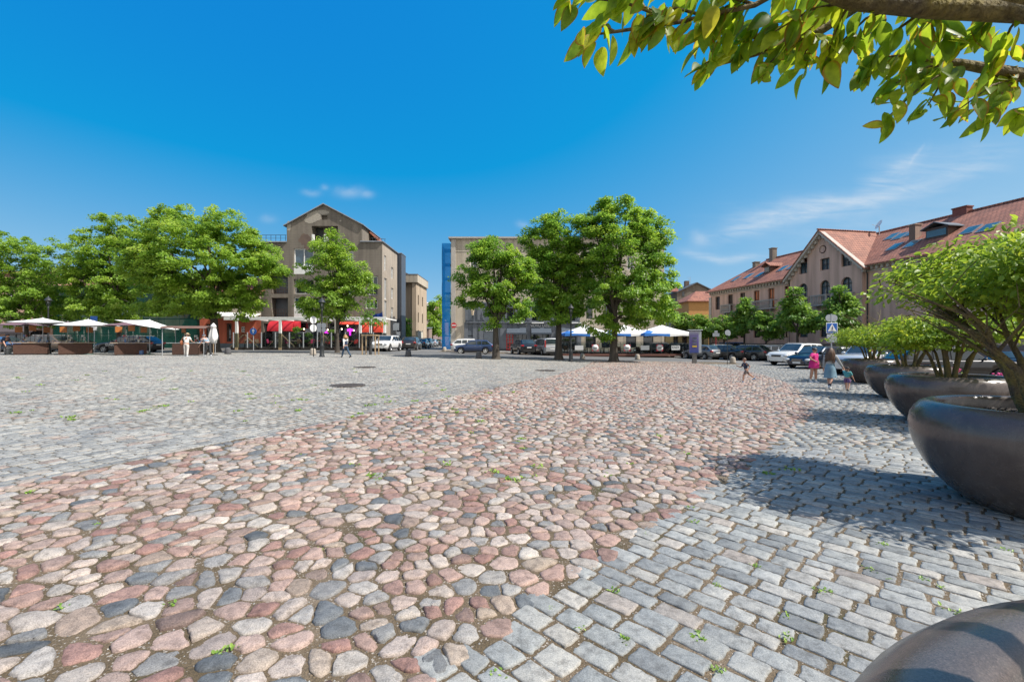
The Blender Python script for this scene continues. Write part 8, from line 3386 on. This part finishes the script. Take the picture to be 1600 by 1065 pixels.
# ---- blue flag on the corner of the grey house
Yf = 57.6
q = Vector(((599 - 800) / F * Yf, Yf, pz(504, Yf)))
t = thing('flag', 'blue flag on a slanting pole at the corner of the grey house', 'flag', q)
mb = MB()
mb.tube([(0, 0.4, -0.9), (0, -0.6, 1.5)], 0.025, n=6)
mb.build('pole', GREYP, t)
mb = MB()
vs = []
for i in range(13):
    for j in range(8):
        u_, v_ = i / 12, j / 7
        vs.append((-1.25 * u_ + 0.05, -0.58 + 0.36 * v_ + 0.09 * math.sin(u_ * 7 + v_), 1.42 - 0.85 * v_ - 0.62 * u_ - 0.10 * math.sin(u_ * 6)))
mb.add(vs, [(i * 8 + j, (i + 1) * 8 + j, (i + 1) * 8 + j + 1, i * 8 + j + 1) for i in range(12) for j in range(7)], 0, True)
mb.build('cloth', pm('flag_blue', (0.012, 0.07, 0.36), rough=0.8), t)

# ---- flower troughs and low stone seats beyond the planters
PINKF = pm('pink_petal', (0.72, 0.09, 0.28), (0.6, 0.05, 0.2), scale=30, rough=0.7)
CONC = pm('concrete', (0.34, 0.33, 0.31), (0.28, 0.27, 0.255), scale=5, rough=0.9, fine=0.2, bump=0.3)
fr = np.random.default_rng(12)
for px, Y, lab in ((1452, 18.5, 'concrete trough of pink flowers left of the big mossy stem'), (1477, 20.0, 'concrete trough of pink flowers just right of the mossy stems'), (1580, 16.2, 'concrete trough of pink flowers at the right edge')):
    q = at(px, Y)
    t = thing('flower_trough', lab, 'flower trough', q, -0.2, 'concrete flower troughs')
    mb = MB()
    for z0, z1, a, c in ((0.0, 0.5, 0.36, 0.5),):
        vs = [(-a, -a * 0.8, z0), (a, -a * 0.8, z0), (a, a * 0.8, z0), (-a, a * 0.8, z0), (-c, -c * 0.8, z1), (c, -c * 0.8, z1), (c, c * 0.8, z1), (-c, c * 0.8, z1)]
        i_ = 0.06
        vs += [(-c + i_, -c * 0.8 + i_, z1), (c - i_, -c * 0.8 + i_, z1), (c - i_, c * 0.8 - i_, z1), (-c + i_, c * 0.8 - i_, z1)]
        vs += [(x, y, z1 - 0.08) for x, y, _z in vs[8:12]]
        mb.add(vs, [(0, 3, 2, 1), (0, 1, 5, 4), (1, 2, 6, 5), (2, 3, 7, 6), (3, 0, 4, 7), (4, 5, 9, 8), (5, 6, 10, 9), (6, 7, 11, 10), (7, 4, 8, 11), (8, 9, 13, 12), (9, 10, 14, 13), (10, 11, 15, 14), (11, 8, 12, 15), (12, 13, 14, 15)])
    mb.build('trough', CONC, t)
    n = 260
    P = np.stack([fr.uniform(-0.44, 0.44, n), fr.uniform(-0.34, 0.34, n), fr.uniform(0.45, 0.68, n)], 1)
    D = fr.normal(0, 1, (n, 3)) + np.array([0, 0, 0.6])
    link('foliage', leaves_mesh('foliage', P, D, np.tile([0, 0, 1.0], (n, 1)) + fr.normal(0, .3, (n, 3)), fr.uniform(0.07, 0.13, n), fr.random(n), YOUNGLIME, LEAF6), t)
    mb = MB()
    for k in range(80):
        c = (fr.uniform(-0.46, 0.46), fr.uniform(-0.36, 0.36), fr.uniform(0.62, 0.8))
        mb.ell(c, (0.045, 0.045, 0.03), nu=6, nv=4)
    mb.build('blossoms', PINKF, t)['kind'] = 'stuff'
q = at(1440, 15.8)
t = thing('stone_seat', 'low grey stone seat on a round foot behind the middle planters', 'stone seat', q)
mb = MB()
mb.lathe([(0, 0.40), (0.72, 0.40), (0.75, 0.43), (0.75, 0.5), (0.72, 0.53), (0, 0.53)], n=28)
mb.build('seat', CONC, t)
mb = MB()
mb.lathe([(0, 0), (0.36, 0), (0.3, 0.2), (0.42, 0.4), (0, 0.4)], n=24)
mb.build('foot', CONC, t)
# house plant-free wall lamp globes of the terrace
GLOBE = neon('warm_bulb', (1.0, 0.82, 0.55), 2.0)
for i, px in enumerate((475, 512, 543, 553, 534)):
    q = at(px, YT + 2.6)
    z = pz((514, 515, 509, 516, 514)[i], YT + 2.6)
    t = thing('string_bulb', '%s hanging bulb from the left under the terrace roof' % names_l[i], 'bulb', (q.x, YT + 2.6, z), 0, 'hanging bulbs of the terrace')
    mb = MB()
    mb.ell((0, 0, 0), (0.09, 0.09, 0.11), nu=10, nv=7)
    mb.build('globe', GLOBE, t)
    mb = MB()
    mb.tube([(0, 0, 0.1), (0, 0, p.z + 6 - z if False else fz(498) + at(352, YT).z - z + 0.1)], 0.008, n=5)
    mb.build('cord', DARKP, t)
# ------------------------------------------------------------------ people
SKIN = pm('skin', (0.52, 0.30, 0.215), (0.47, 0.265, 0.19), scale=14, rough=0.55)
SKIN2 = pm('tanned_skin', (0.44, 0.24, 0.165), (0.40, 0.21, 0.145), scale=14, rough=0.55)
EYE = pm('eye_dark', (0.03, 0.02, 0.018), rough=0.2)
LIP = pm('lip', (0.38, 0.12, 0.10), rough=0.5)


def skinned(name, V, E, rad, root, lev=2):
    """grow a surface over connected joints"""
    me = bpy.data.meshes.new(name)
    me.from_pydata([tuple(v) for v in V], E, [])
    o = bpy.data.objects.new(name, me)
    COL.objects.link(o)
    sk = o.modifiers.new('skin', 'SKIN')
    sk.use_smooth_shade = True
    for i, r_ in enumerate(rad):
        d = me.skin_vertices[0].data[i]
        d.radius = (r_, r_) if not hasattr(r_, '__len__') else r_
        d.use_root = (i == root)
    s = o.modifiers.new('sub', 'SUBSURF')
    s.levels = s.render_levels = lev
    dg = bpy.context.evaluated_depsgraph_get()
    res = bpy.data.meshes.new_from_object(o.evaluated_get(dg))
    bpy.data.objects.remove(o)
    return res


def cloth_mat(name, c1, c2=None, **k):
    return pm(name, c1, c2 or tuple(v * 0.75 for v in c1), scale=5, rough=0.85, bump=0.35, bscale=9, **k)


def person(label, loc, rz, H, lean=0, legs=((0, 0), (0, 0)), arms=((8, 10, 10), (8, 10, 10)), head=(0, 0), skin=SKIN, shirt=None, sleeve=0.6, bottom=None, bl=1.0, shoe=None, sock=None,
           hair=None, hairlen=0.0, hat=None, skirt=None, build=1.0, child=False, curl=False, bun=False):
    """faces -Y at rz 0. legs: (thigh forward, knee bend) left, right; arms: (forward, outward, elbow bend) left, right; in degrees"""
    t = thing('person', label, 'person', loc, rz, None)
    h = H
    hd = 0.072 * h if not child else 0.085 * h     # half head height
    hipz, shz = 0.525 * h, (0.82 if not child else 0.79) * h
    leg1, leg2 = 0.245 * h, 0.245 * h
    arm1, arm2 = 0.172 * h, 0.15 * h
    fwd = Vector((0, -1, 0))
    up = Vector((0, 0, 1))
    lf = Vector((1, 0, 0))
    a = R(lean)
    tu = up * math.cos(a) + fwd * math.sin(a)
    tf = fwd * math.cos(a) - up * math.sin(a)
    # feet height sets the pelvis
    def leg(th, kn):
        d1 = -up * math.cos(R(th)) + fwd * math.sin(R(th))
        b = R(th - kn)
        d2 = -up * math.cos(b) + fwd * math.sin(b)
        return d1 * leg1, d2 * leg2
    reach = max(-(sum(leg(*l), Vector())).z for l in legs)
    pel = Vector((0, 0, reach + 0.035 * h))
    tl = shz - hipz
    V, E, Rd = [], [], []

    def add(p, r_, par=None):
        V.append(Vector(p))
        Rd.append(r_)
        if par is not None:
            E.append((par, len(V) - 1))
        return len(V) - 1
    b_ = build
    P0 = add(pel, (0.078 * h * b_, 0.060 * h * b_))
    sp1 = pel + tu * tl * 0.35
    sp2 = pel + tu * tl * 0.72
    nk = pel + tu * tl * 1.03
    S1 = add(sp1, (0.066 * h * b_, 0.05 * h * b_), P0)
    S2 = add(sp2, (0.078 * h * b_, 0.056 * h * b_), S1)
    NK = add(nk, 0.032 * h, S2)
    hy, hp = R(head[0]), R(head[1])
    hup = (tu * 0.45 + up * 0.55).normalized()
    hc = nk + hup * (hd * 1.25)
    HB = add(nk + hup * hd * 0.45, 0.030 * h, NK)
    J = {'pel': pel, 'sp1': sp1, 'sp2': sp2, 'nk': nk, 'head': hc}
    for s_, nm in ((1, 'l'), (-1, 'r')):
        i = 0 if s_ > 0 else 1
        sw = (0.102 if not child else 0.095) * h * (0.9 + 0.1 * b_)
        sh = pel + tu * tl * 0.93 + lf * s_ * sw
        fw, ot, eb = arms[i]
        d1 = (-tu * math.cos(R(fw)) + tf * math.sin(R(fw))) * math.cos(R(ot)) + lf * s_ * math.sin(R(ot))
        el = sh + d1 * arm1
        d1n = d1.normalized()
        # elbow bends forward, and inwards when the arm is held out
        side = (tf - d1n * tf.dot(d1n)).normalized()
        if ot > 35:
            side = (side * 0.35 - lf * s_ * 0.95 + up * 0.0).normalized()
            side = (side - d1n * side.dot(d1n)).normalized()
        d2 = d1n * math.cos(R(eb)) + side * math.sin(R(eb))
        wr = el + d2 * arm2
        A0 = add(sh, 0.034 * h * b_, S2)
        A1 = add(el, 0.024 * h * b_, A0)
        A2 = add(wr, 0.016 * h, A1)
        hn = wr + d2 * 0.045 * h
        A3 = add(hn, (0.019 * h, 0.011 * h), A2)
        # fingers and thumb, slightly curled
        pv = d2.cross(lf if abs(d2.x) < 0.8 else up).normalized()
        for q in range(4):
            o_ = pv * (q - 1.5) * 0.0095 * h
            f1 = add(hn + d2 * 0.026 * h + o_, 0.0046 * h, A3)
            add(hn + d2 * (0.042 - 0.004 * abs(q - 1.4)) * h + o_ + side * 0.008 * h, 0.004 * h, f1)
        add(hn + pv * 0.024 * h + d2 * 0.004 * h, 0.0052 * h, A3)
        hp_ = pel + lf * s_ * 0.052 * h * b_ - up * 0.01 * h
        v1, v2 = leg(*legs[i])
        kn = hp_ + v1
        an = kn + v2
        L0 = add(hp_, 0.052 * h * b_, P0)
        L1 = add(kn, 0.033 * h * b_, L0)
        Lc = add(kn.lerp(an, 0.35), 0.033 * h * b_, L1)
        L2 = add(an, 0.020 * h, Lc)
        ftd = (fwd + up * (-0.25 if legs[i][1] < 30 else -0.7)).normalized()
        add(an + ftd * 0.065 * h - up * 0.012 * h, (0.02 * h, 0.014 * h), L2)
        J.update({'sh' + nm: sh, 'el' + nm: el, 'wr' + nm: wr, 'hand' + nm: hn, 'hip' + nm: hp_, 'kn' + nm: kn, 'an' + nm: an, 'ft' + nm: ftd})
    me = skinned('body', V, E, Rd, P0)
    mb = MB()
    vv = [v.co.copy() for v in me.vertices]
    mb.add(vv, [tuple(p_.vertices) for p_ in me.polygons], 0, True)
    # head: skull and jaw, nose, ears, eyes, mouth
    Mh = Matrix.Rotation(hy, 3, 'Z') @ Matrix.Rotation(hp + a * 0.45, 3, 'X')
    hv = lambda x, y, z: hc + Mh @ Vector((x * hd, y * hd, z * hd))
    mb.ell(hv(0, 0.05, 0.18), (hd * 0.73, hd * 0.86, hd * 0.80), rot=Mh)
    mb.ell(hv(0, -0.14, -0.30), (hd * 0.56, hd * 0.62, hd * 0.66), rot=Mh)
    mb.ell(hv(0, -0.86, -0.12), (hd * 0.12, hd * 0.16, hd * 0.20), nu=8, nv=6, rot=Mh)
    for s_ in (-1, 1):
        mb.ell(hv(s_ * 0.73, 0.08, -0.02), (hd * 0.09, hd * 0.16, hd * 0.23), nu=8, nv=6, rot=Mh)
        mb.ell(hv(s_ * 0.28, -0.70, 0.06), (hd * 0.10, hd * 0.07, hd * 0.06), nu=8, nv=6, rot=Mh, mi=1)
        mb.ell(hv(s_ * 0.28, -0.72, 0.22), (hd * 0.16, hd * 0.05, hd * 0.03), nu=8, nv=5, rot=Mh, mi=1)
    mb.ell(hv(0, -0.70, -0.46), (hd * 0.20, hd * 0.07, hd * 0.05), nu=8, nv=5, rot=Mh, mi=2)
    mb.build('body', [skin, EYE, LIP], t)

    def garment(name, ids, edges, rads, root, mat, lev=2):
        g = skinned(name, ids, edges, rads, root, lev)
        g.materials.append(mat)
        return link(name, g, t)
    if shirt:
        Vg, Eg, Rg = [pel + tu * 0.01 * h, sp1, sp2, pel + tu * tl * 0.97], [(0, 1), (1, 2), (2, 3)], [(0.092 * h * b_, 0.074 * h * b_), (0.080 * h * b_, 0.064 * h * b_), (0.090 * h * b_, 0.066 * h * b_), 0.045 * h]
        for nm in 'lr':
            i0 = len(Vg)
            Vg.append(J['sh' + nm])
            Rg.append(0.044 * h * b_)
            Eg.append((2, i0))
            if sleeve <= 1:
                Vg.append(J['sh' + nm].lerp(J['el' + nm], sleeve))
                Rg.append(0.036 * h * b_)
                Eg.append((i0, i0 + 1))
            else:
                Vg += [J['el' + nm], J['el' + nm].lerp(J['wr' + nm], 0.9)]
                Rg += [0.031 * h * b_, 0.024 * h]
                Eg += [(i0, i0 + 1), (i0 + 1, i0 + 2)]
        garment('shirt', Vg, Eg, Rg, 0, shirt)
    if bottom:
        Vg, Eg, Rg = [pel + tu * 0.03 * h, pel], [(0, 1)], [(0.086 * h * b_, 0.068 * h * b_), (0.088 * h * b_, 0.07 * h * b_)]
        for nm in 'lr':
            i0 = len(Vg)
            Vg.append(J['hip' + nm])
            Rg.append(0.062 * h * b_)
            Eg.append((1, i0))
            if bl <= 0.5:
                Vg.append(J['hip' + nm].lerp(J['kn' + nm], bl * 2))
                Rg.append(0.052 * h * b_)
                Eg.append((i0, i0 + 1))
            else:
                Vg += [J['kn' + nm], J['kn' + nm].lerp(J['an' + nm], 0.45), J['kn' + nm].lerp(J['an' + nm], (bl - 0.5) * 2 * 0.96)]
                Rg += [0.041 * h * b_, 0.038 * h * b_, 0.030 * h * b_]
                Eg += [(i0, i0 + 1), (i0 + 1, i0 + 2), (i0 + 2, i0 + 3)]
        garment('trousers' if bl > 0.5 else 'shorts', Vg, Eg, Rg, 1, bottom)
    if skirt:   # (material, top fraction of the torso, hem height, flare)
        m_, top_, hem, fl_ = skirt
        ctr = pel + tu * tl * top_
        kc = (J['knl'] + J['knr']) / 2
        bot = Vector((pel.x * 0.4 + kc.x * 0.6, pel.y * 0.4 + kc.y * 0.6, hem))
        spread = abs((J['knl'] - J['knr']).dot(fwd)) * 0.5
        vs, n_, mm = [], 28, 12
        for i in range(mm + 1):
            q = i / mm
            c = ctr.lerp(bot, q)
            rx_ = h * b_ * (0.082 + (0.012 if q > 0.2 else 0.0) + fl_ * q)
            ry_ = h * b_ * (0.062 + 0.016 * min(1, q * 3) + fl_ * 0.8 * q) + spread * q * 0.7
            for k in range(n_):
                an_ = 2 * math.pi * k / n_
                fold = 1 + 0.05 * q * math.sin(an_ * 5 + 1.3 + 2 * q)
                vs.append(c + Vector((rx_ * fold * math.cos(an_), ry_ * fold * math.sin(an_), 0.006 * h * math.sin(an_ * 3) * q)))
        g = MB()
        g.add(vs, [(i * n_ + k, i * n_ + (k + 1) % n_, (i + 1) * n_ + (k + 1) % n_, (i + 1) * n_ + k) for i in range(mm) for k in range(n_)], 0, True)
        g.build('skirt', m_, t)
    if shoe:
        for nm in 'lr':
            an, fd = J['an' + nm], J['ft' + nm]
            c = an + fd * 0.042 * h - up * 0.016 * h
            yaw = 0
            pit = math.asin(max(-1, min(1, fd.z)))
            rot = Matrix.Rotation(-pit * 0.9, 3, 'X')
            g = MB()
            g.ell(c, (0.026 * h, 0.072 * h, 0.026 * h), nu=12, nv=8, rot=rot)
            g.ell(an + fd * 0.005 * h + up * 0.002 * h, (0.027 * h, 0.034 * h, 0.034 * h), nu=12, nv=8)
            g.ell(c - up * 0.017 * h, (0.028 * h, 0.075 * h, 0.010 * h), nu=12, nv=6, rot=rot, mi=1)
            sh_ = g.build('shoe', [shoe, WHITE if sock else DARKP], t)
            if sock:
                g = MB()
                g.tube([an, an + (J['kn' + nm] - an) * 0.28], [0.026 * h, 0.03 * h], n=10)
                g.build('sock', sock, t)
    if hair:
        g = MB()
        vs = []
        n1, n2 = 18, 12
        rr = random.Random(int(H * 1000))
        for i in range(n2 + 1):
            th = math.pi * 0.62 * i / n2
            for k in range(n1):
                ph = 2 * math.pi * k / n1
                frontness = max(0, -math.sin(ph))
                lim = th * (1 - 0.42 * frontness)
                bump = 1 + (0.12 * mnoise.noise(Vector((math.cos(ph) * 3, math.sin(ph) * 3, th * 3))) if curl else 0.03 * math.sin(ph * 9))
                k_ = 1.22 if curl else 1.06
                vs.append(hv(0.80 * k_ * bump * math.sin(lim) * math.cos(ph), 0.05 + 0.93 * k_ * bump * math.sin(lim) * math.sin(ph), 0.20 + 0.86 * k_ * bump * math.cos(lim)))
        g.add(vs, [(i * n1 + k, (i + 1) * n1 + k, (i + 1) * n1 + (k + 1) % n1, i * n1 + (k + 1) % n1) for i in range(n2) for k in range(n1)], 0, True)
        if bun:
            g.ell(hv(0, 0.75, 0.65), (hd * 0.33, hd * 0.33, hd * 0.3), nu=10, nv=7)
        if hairlen:
            # locks falling behind and beside the face
            for k in range(26):
                ph = math.pi * (-0.12 + 1.24 * k / 25)
                x, y = 0.84 * math.cos(ph), 0.10 + 0.88 * math.sin(ph)
                p0 = hv(x * 0.8, y * 0.8, 0.5)
                p1 = hv(x * 1.12, y * 1.1, -0.35)
                L_ = hairlen * h * rr.uniform(0.8, 1.05)
                out_ = Vector((p1.x - hc.x, p1.y - hc.y, 0)) * 0.28
                p2 = p1 + out_ - up * L_ * 0.45 + Vector((rr.uniform(-.015, .015), 0.02, 0))
                p3 = p1 + out_ * 1.25 - up * L_ + Vector((rr.uniform(-.03, .03), 0.03, 0))
                g.tube([p0, p1, p1.lerp(p2, 0.5) + Vector((rr.uniform(-.015, .015), rr.uniform(-.01, .015), 0)), p2, p3], [0.018 * h, 0.022 * h, 0.021 * h, 0.018 * h, 0.004 * h], n=6)
        g.build('hair', hair, t)
    if hat:
        kind, m_ = hat
        g = MB()
        n_ = 22
        if kind == 'cap':
            vs = []
            for i in range(8):
                th = math.pi / 2 * i / 7
                for k in range(n_):
                    ph = 2 * math.pi * k / n_
                    vs.append(hv(0.86 * math.sin(th) * math.cos(ph), 0.05 + 0.99 * math.sin(th) * math.sin(ph), 0.32 + 0.78 * math.cos(th)))
            g.add(vs, [(i * n_ + k, (i + 1) * n_ + k, (i + 1) * n_ + (k + 1) % n_, i * n_ + (k + 1) % n_) for i in range(7) for k in range(n_)], 0, True)
            g.ell(hv(0, -1.15, 0.34), (hd * 0.62, hd * 0.62, hd * 0.06), nu=14, nv=6, rot=Mh)
        else:
            pr = [(0.0, 1.18), (0.55, 1.12), (0.80, 0.95), (0.90, 0.45), (1.02, 0.40), (1.5, 0.26), (1.62, 0.20), (1.5, 0.22), (1.0, 0.34), (0.86, 0.36)]
            vs = []
            for r0, z in pr:
                for k in range(n_):
                    ph = 2 * math.pi * k / n_
                    vs.append(hv(r0 * math.cos(ph), 0.05 + r0 * math.sin(ph), z + (0.06 * math.cos(ph * 2) if r0 > 1.2 else 0)))
            g.add(vs, [(i * n_ + k, i * n_ + (k + 1) % n_, (i + 1) * n_ + (k + 1) % n_, (i + 1) * n_ + k) for i in range(len(pr) - 1) for k in range(n_)], 0, True)
        g.build('hat', m_, t)
    return t, J


MAG = cloth_mat('magenta_cotton', (0.58, 0.02, 0.20))
LGREY = cloth_mat('light_grey_jersey', (0.36, 0.37, 0.38))
DENIM = cloth_mat('washed_denim', (0.17, 0.28, 0.36), (0.12, 0.21, 0.28))
JEANS = cloth_mat('blue_jeans', (0.035, 0.075, 0.13))
NAVYC = cloth_mat('navy_cotton', (0.025, 0.04, 0.085))
TEALC = cloth_mat('teal_cotton', (0.10, 0.36, 0.38))
PURC = cloth_mat('purple_cotton', (0.17, 0.10, 0.24))
TAUPE = cloth_mat('taupe_cotton', (0.15, 0.12, 0.11))
WHC = cloth_mat('white_cotton', (0.74, 0.73, 0.70), (0.64, 0.63, 0.6))
LINENW = cloth_mat('pale_linen', (0.66, 0.62, 0.58))
DKC = cloth_mat('charcoal_cotton', (0.035, 0.037, 0.042))
GRC = cloth_mat('grey_cotton', (0.20, 0.205, 0.21))
BRHAIR = pm('brown_hair', (0.11, 0.058, 0.032), (0.06, 0.032, 0.02), scale=22, rough=0.5, streak=True)
DKHAIR = pm('dark_hair', (0.035, 0.022, 0.016), (0.02, 0.013, 0.01), scale=22, rough=0.5, streak=True)
BLHAIR = pm('blond_hair', (0.42, 0.25, 0.11), (0.28, 0.15, 0.06), scale=22, rough=0.55, streak=True)
GYHAIR = pm('grey_hair', (0.42, 0.40, 0.38), (0.3, 0.29, 0.28), scale=22, rough=0.55, streak=True)
SNK = pm('white_sneaker', (0.70, 0.74, 0.80), rough=0.6)
SNKB = pm('blue_sneaker', (0.05, 0.20, 0.42), rough=0.6)
BLKS = pm('black_shoe', (0.02, 0.02, 0.022), rough=0.5)
m, nt, b_, out = new_mat('plaid_cotton')
tc = nd(nt, 'ShaderNodeTexCoord')
ck = nd(nt, 'ShaderNodeTexChecker', i_Scale=15.0)
ck.inputs['Color1'].default_value = (0.42, 0.52, 0.58, 1)
ck.inputs['Color2'].default_value = (0.07, 0.12, 0.20, 1)
nt.links.new(tc.outputs['Object'], ck.inputs['Vector'])
nt.links.new(ck.outputs[0], b_.inputs['Base Color'])
b_.inputs['Roughness'].default_value = 0.85
PLAID = m
STRAW = pm('straw_hat', (0.58, 0.44, 0.26), (0.46, 0.34, 0.19), scale=30, rough=0.85)
LEATH = pm('brown_leather', (0.26, 0.085, 0.035), rough=0.5)

person('woman in a loose magenta shirt dress with a hand on her hip', gp(1272, 597), R(28), 1.60, lean=2, legs=((3, 3), (-7, 4)), arms=((2, 16, 14), (4, 52, 105)), head=(35, 22), skin=SKIN2, shirt=MAG, sleeve=0.8,
       skirt=(MAG, 0.62, 0.66, 0.022), shoe=SNK, sock=LINENW, hair=DKHAIR, bun=True, build=1.22)
tw, Jw = person('woman with long brown hair in pale grey top and denim skirt leading a toddler', gp(1297, 607), R(128), 1.66, lean=4, legs=((20, 8), (-20, 16)), arms=((8, 10, 12), (24, 22, 8)), head=(10, 14), skin=SKIN, shirt=LGREY, sleeve=2,
                skirt=(DENIM, 0.30, 0.44, 0.028), shoe=SNK, sock=NAVYC, hair=BRHAIR, hairlen=0.27, build=1.08)
person('toddler in black cap, teal shirt and purple shorts holding a hand', gp(1324, 610), R(125), 0.92, lean=4, legs=((16, 10), (-14, 12)), arms=((112, 34, 10), (10, 20, 10)), head=(5, 10), skin=SKIN, shirt=TEALC, sleeve=0.9,
       bottom=PURC, bl=0.42, shoe=BLKS, sock=None, hair=DKHAIR, hat=('cap', DKC), child=True, build=1.35)
person('boy in navy shirt running to the left across the cobbles', gp(1166, 597), R(-88), 1.16, lean=14, legs=((34, 30), (-42, 12)), arms=((-38, 14, 85), (36, 12, 88)), head=(40, 5), skin=SKIN2, shirt=NAVYC, sleeve=0.8,
       bottom=TAUPE, bl=0.42, shoe=SNKB, hair=BRHAIR, child=True, build=1.0)
tv, Jv = person('woman with curly blond hair, navy vest and jeans walking past the terrace', gp(540, 558.5), R(-118), 1.72, lean=3, legs=((22, 4), (-24, 14)), arms=((-14, 8, 14), (14, 10, 22)), head=(-10, 6), skin=SKIN, shirt=WHC, sleeve=2,
                bottom=JEANS, bl=1.0, shoe=BLKS, hair=BLHAIR, hairlen=0.06, curl=True)
V_ = [Jv['pel'] + Vector((0, 0, 0.02)), Jv['sp1'], Jv['sp2'], Jv['nk'] - Vector((0, 0, 0.06)), Jv['shl'] * 0.8 + Jv['sp2'] * 0.2, Jv['shr'] * 0.8 + Jv['sp2'] * 0.2]
g = skinned('vest', V_, [(0, 1), (1, 2), (2, 3), (2, 4), (2, 5)], [(0.18, 0.145), (0.158, 0.128), (0.172, 0.132), 0.10, 0.07, 0.07], 0)
g.materials.append(NAVYC)
link('vest', g, tv)
tl_, Jl = person('woman in straw hat and white clothes seen from behind at the hooded stall', gp(291, 556.5), R(186), 1.68, lean=12, legs=((4, 4), (-3, 4)), arms=((34, 10, 50), (36, 14, 55)), head=(0, 20), skin=SKIN, shirt=WHC, sleeve=0.7,
                 bottom=LINENW, bl=1.0, shoe=SNK, hair=GYHAIR, hat=('sun', STRAW), build=1.15)
bag = thing('shoulder_bag', 'brown leather bag hanging at the side of the woman in white', 'bag', gp(291, 556.5), R(186))
mb = MB()
mb.ell((Jl['hipl'].x + 0.20, Jl['hipl'].y + 0.02, Jl['hipl'].z + 0.10), (0.07, 0.17, 0.18), nu=14, nv=9)
mb.build('pouch', LEATH, bag)
mb = MB()
mb.tube([(Jl['hipl'].x + 0.2, Jl['hipl'].y - 0.1, Jl['hipl'].z + 0.22), Jl['shl'] + Vector((0.03, -0.05, 0.07)), Jl['shl'] + Vector((0.03, 0.06, 0.07)), (Jl['hipl'].x + 0.2, Jl['hipl'].y + 0.14, Jl['hipl'].z + 0.22)], 0.012, n=6)
mb.build('strap', LEATH, bag)
person('man in plaid shirt and dark cap bending over the hooded stall', gp(325, 556), R(-108), 1.78, lean=42, legs=((14, 6), (-8, 6)), arms=((52, 8, 25), (58, 10, 30)), head=(0, -8), skin=SKIN, shirt=PLAID, sleeve=0.8,
       bottom=DKC, bl=1.0, shoe=SNK, hair=GYHAIR, hat=('cap', NAVYC), build=1.18)
person('man in navy shirt and grey trousers bending at the left edge', gp(3, 554.5), R(95), 1.75, lean=40, legs=((14, 8), (-6, 6)), arms=((48, 10, 22), (44, 8, 26)), head=(0, -5), skin=SKIN, shirt=NAVYC, sleeve=0.8,
       bottom=GRC, bl=1.0, shoe=BLKS, hair=DKHAIR, build=1.15)
person('grey haired person in white shirt standing beyond the far planters', at(1360, 23.2), R(70), 1.66, lean=6, legs=((4, 4), (-4, 4)), arms=((20, 10, 40), (25, 10, 45)), head=(0, 10), skin=SKIN, shirt=WHC, sleeve=0.8,
       bottom=GRC, bl=1.0, shoe=BLKS, hair=GYHAIR)
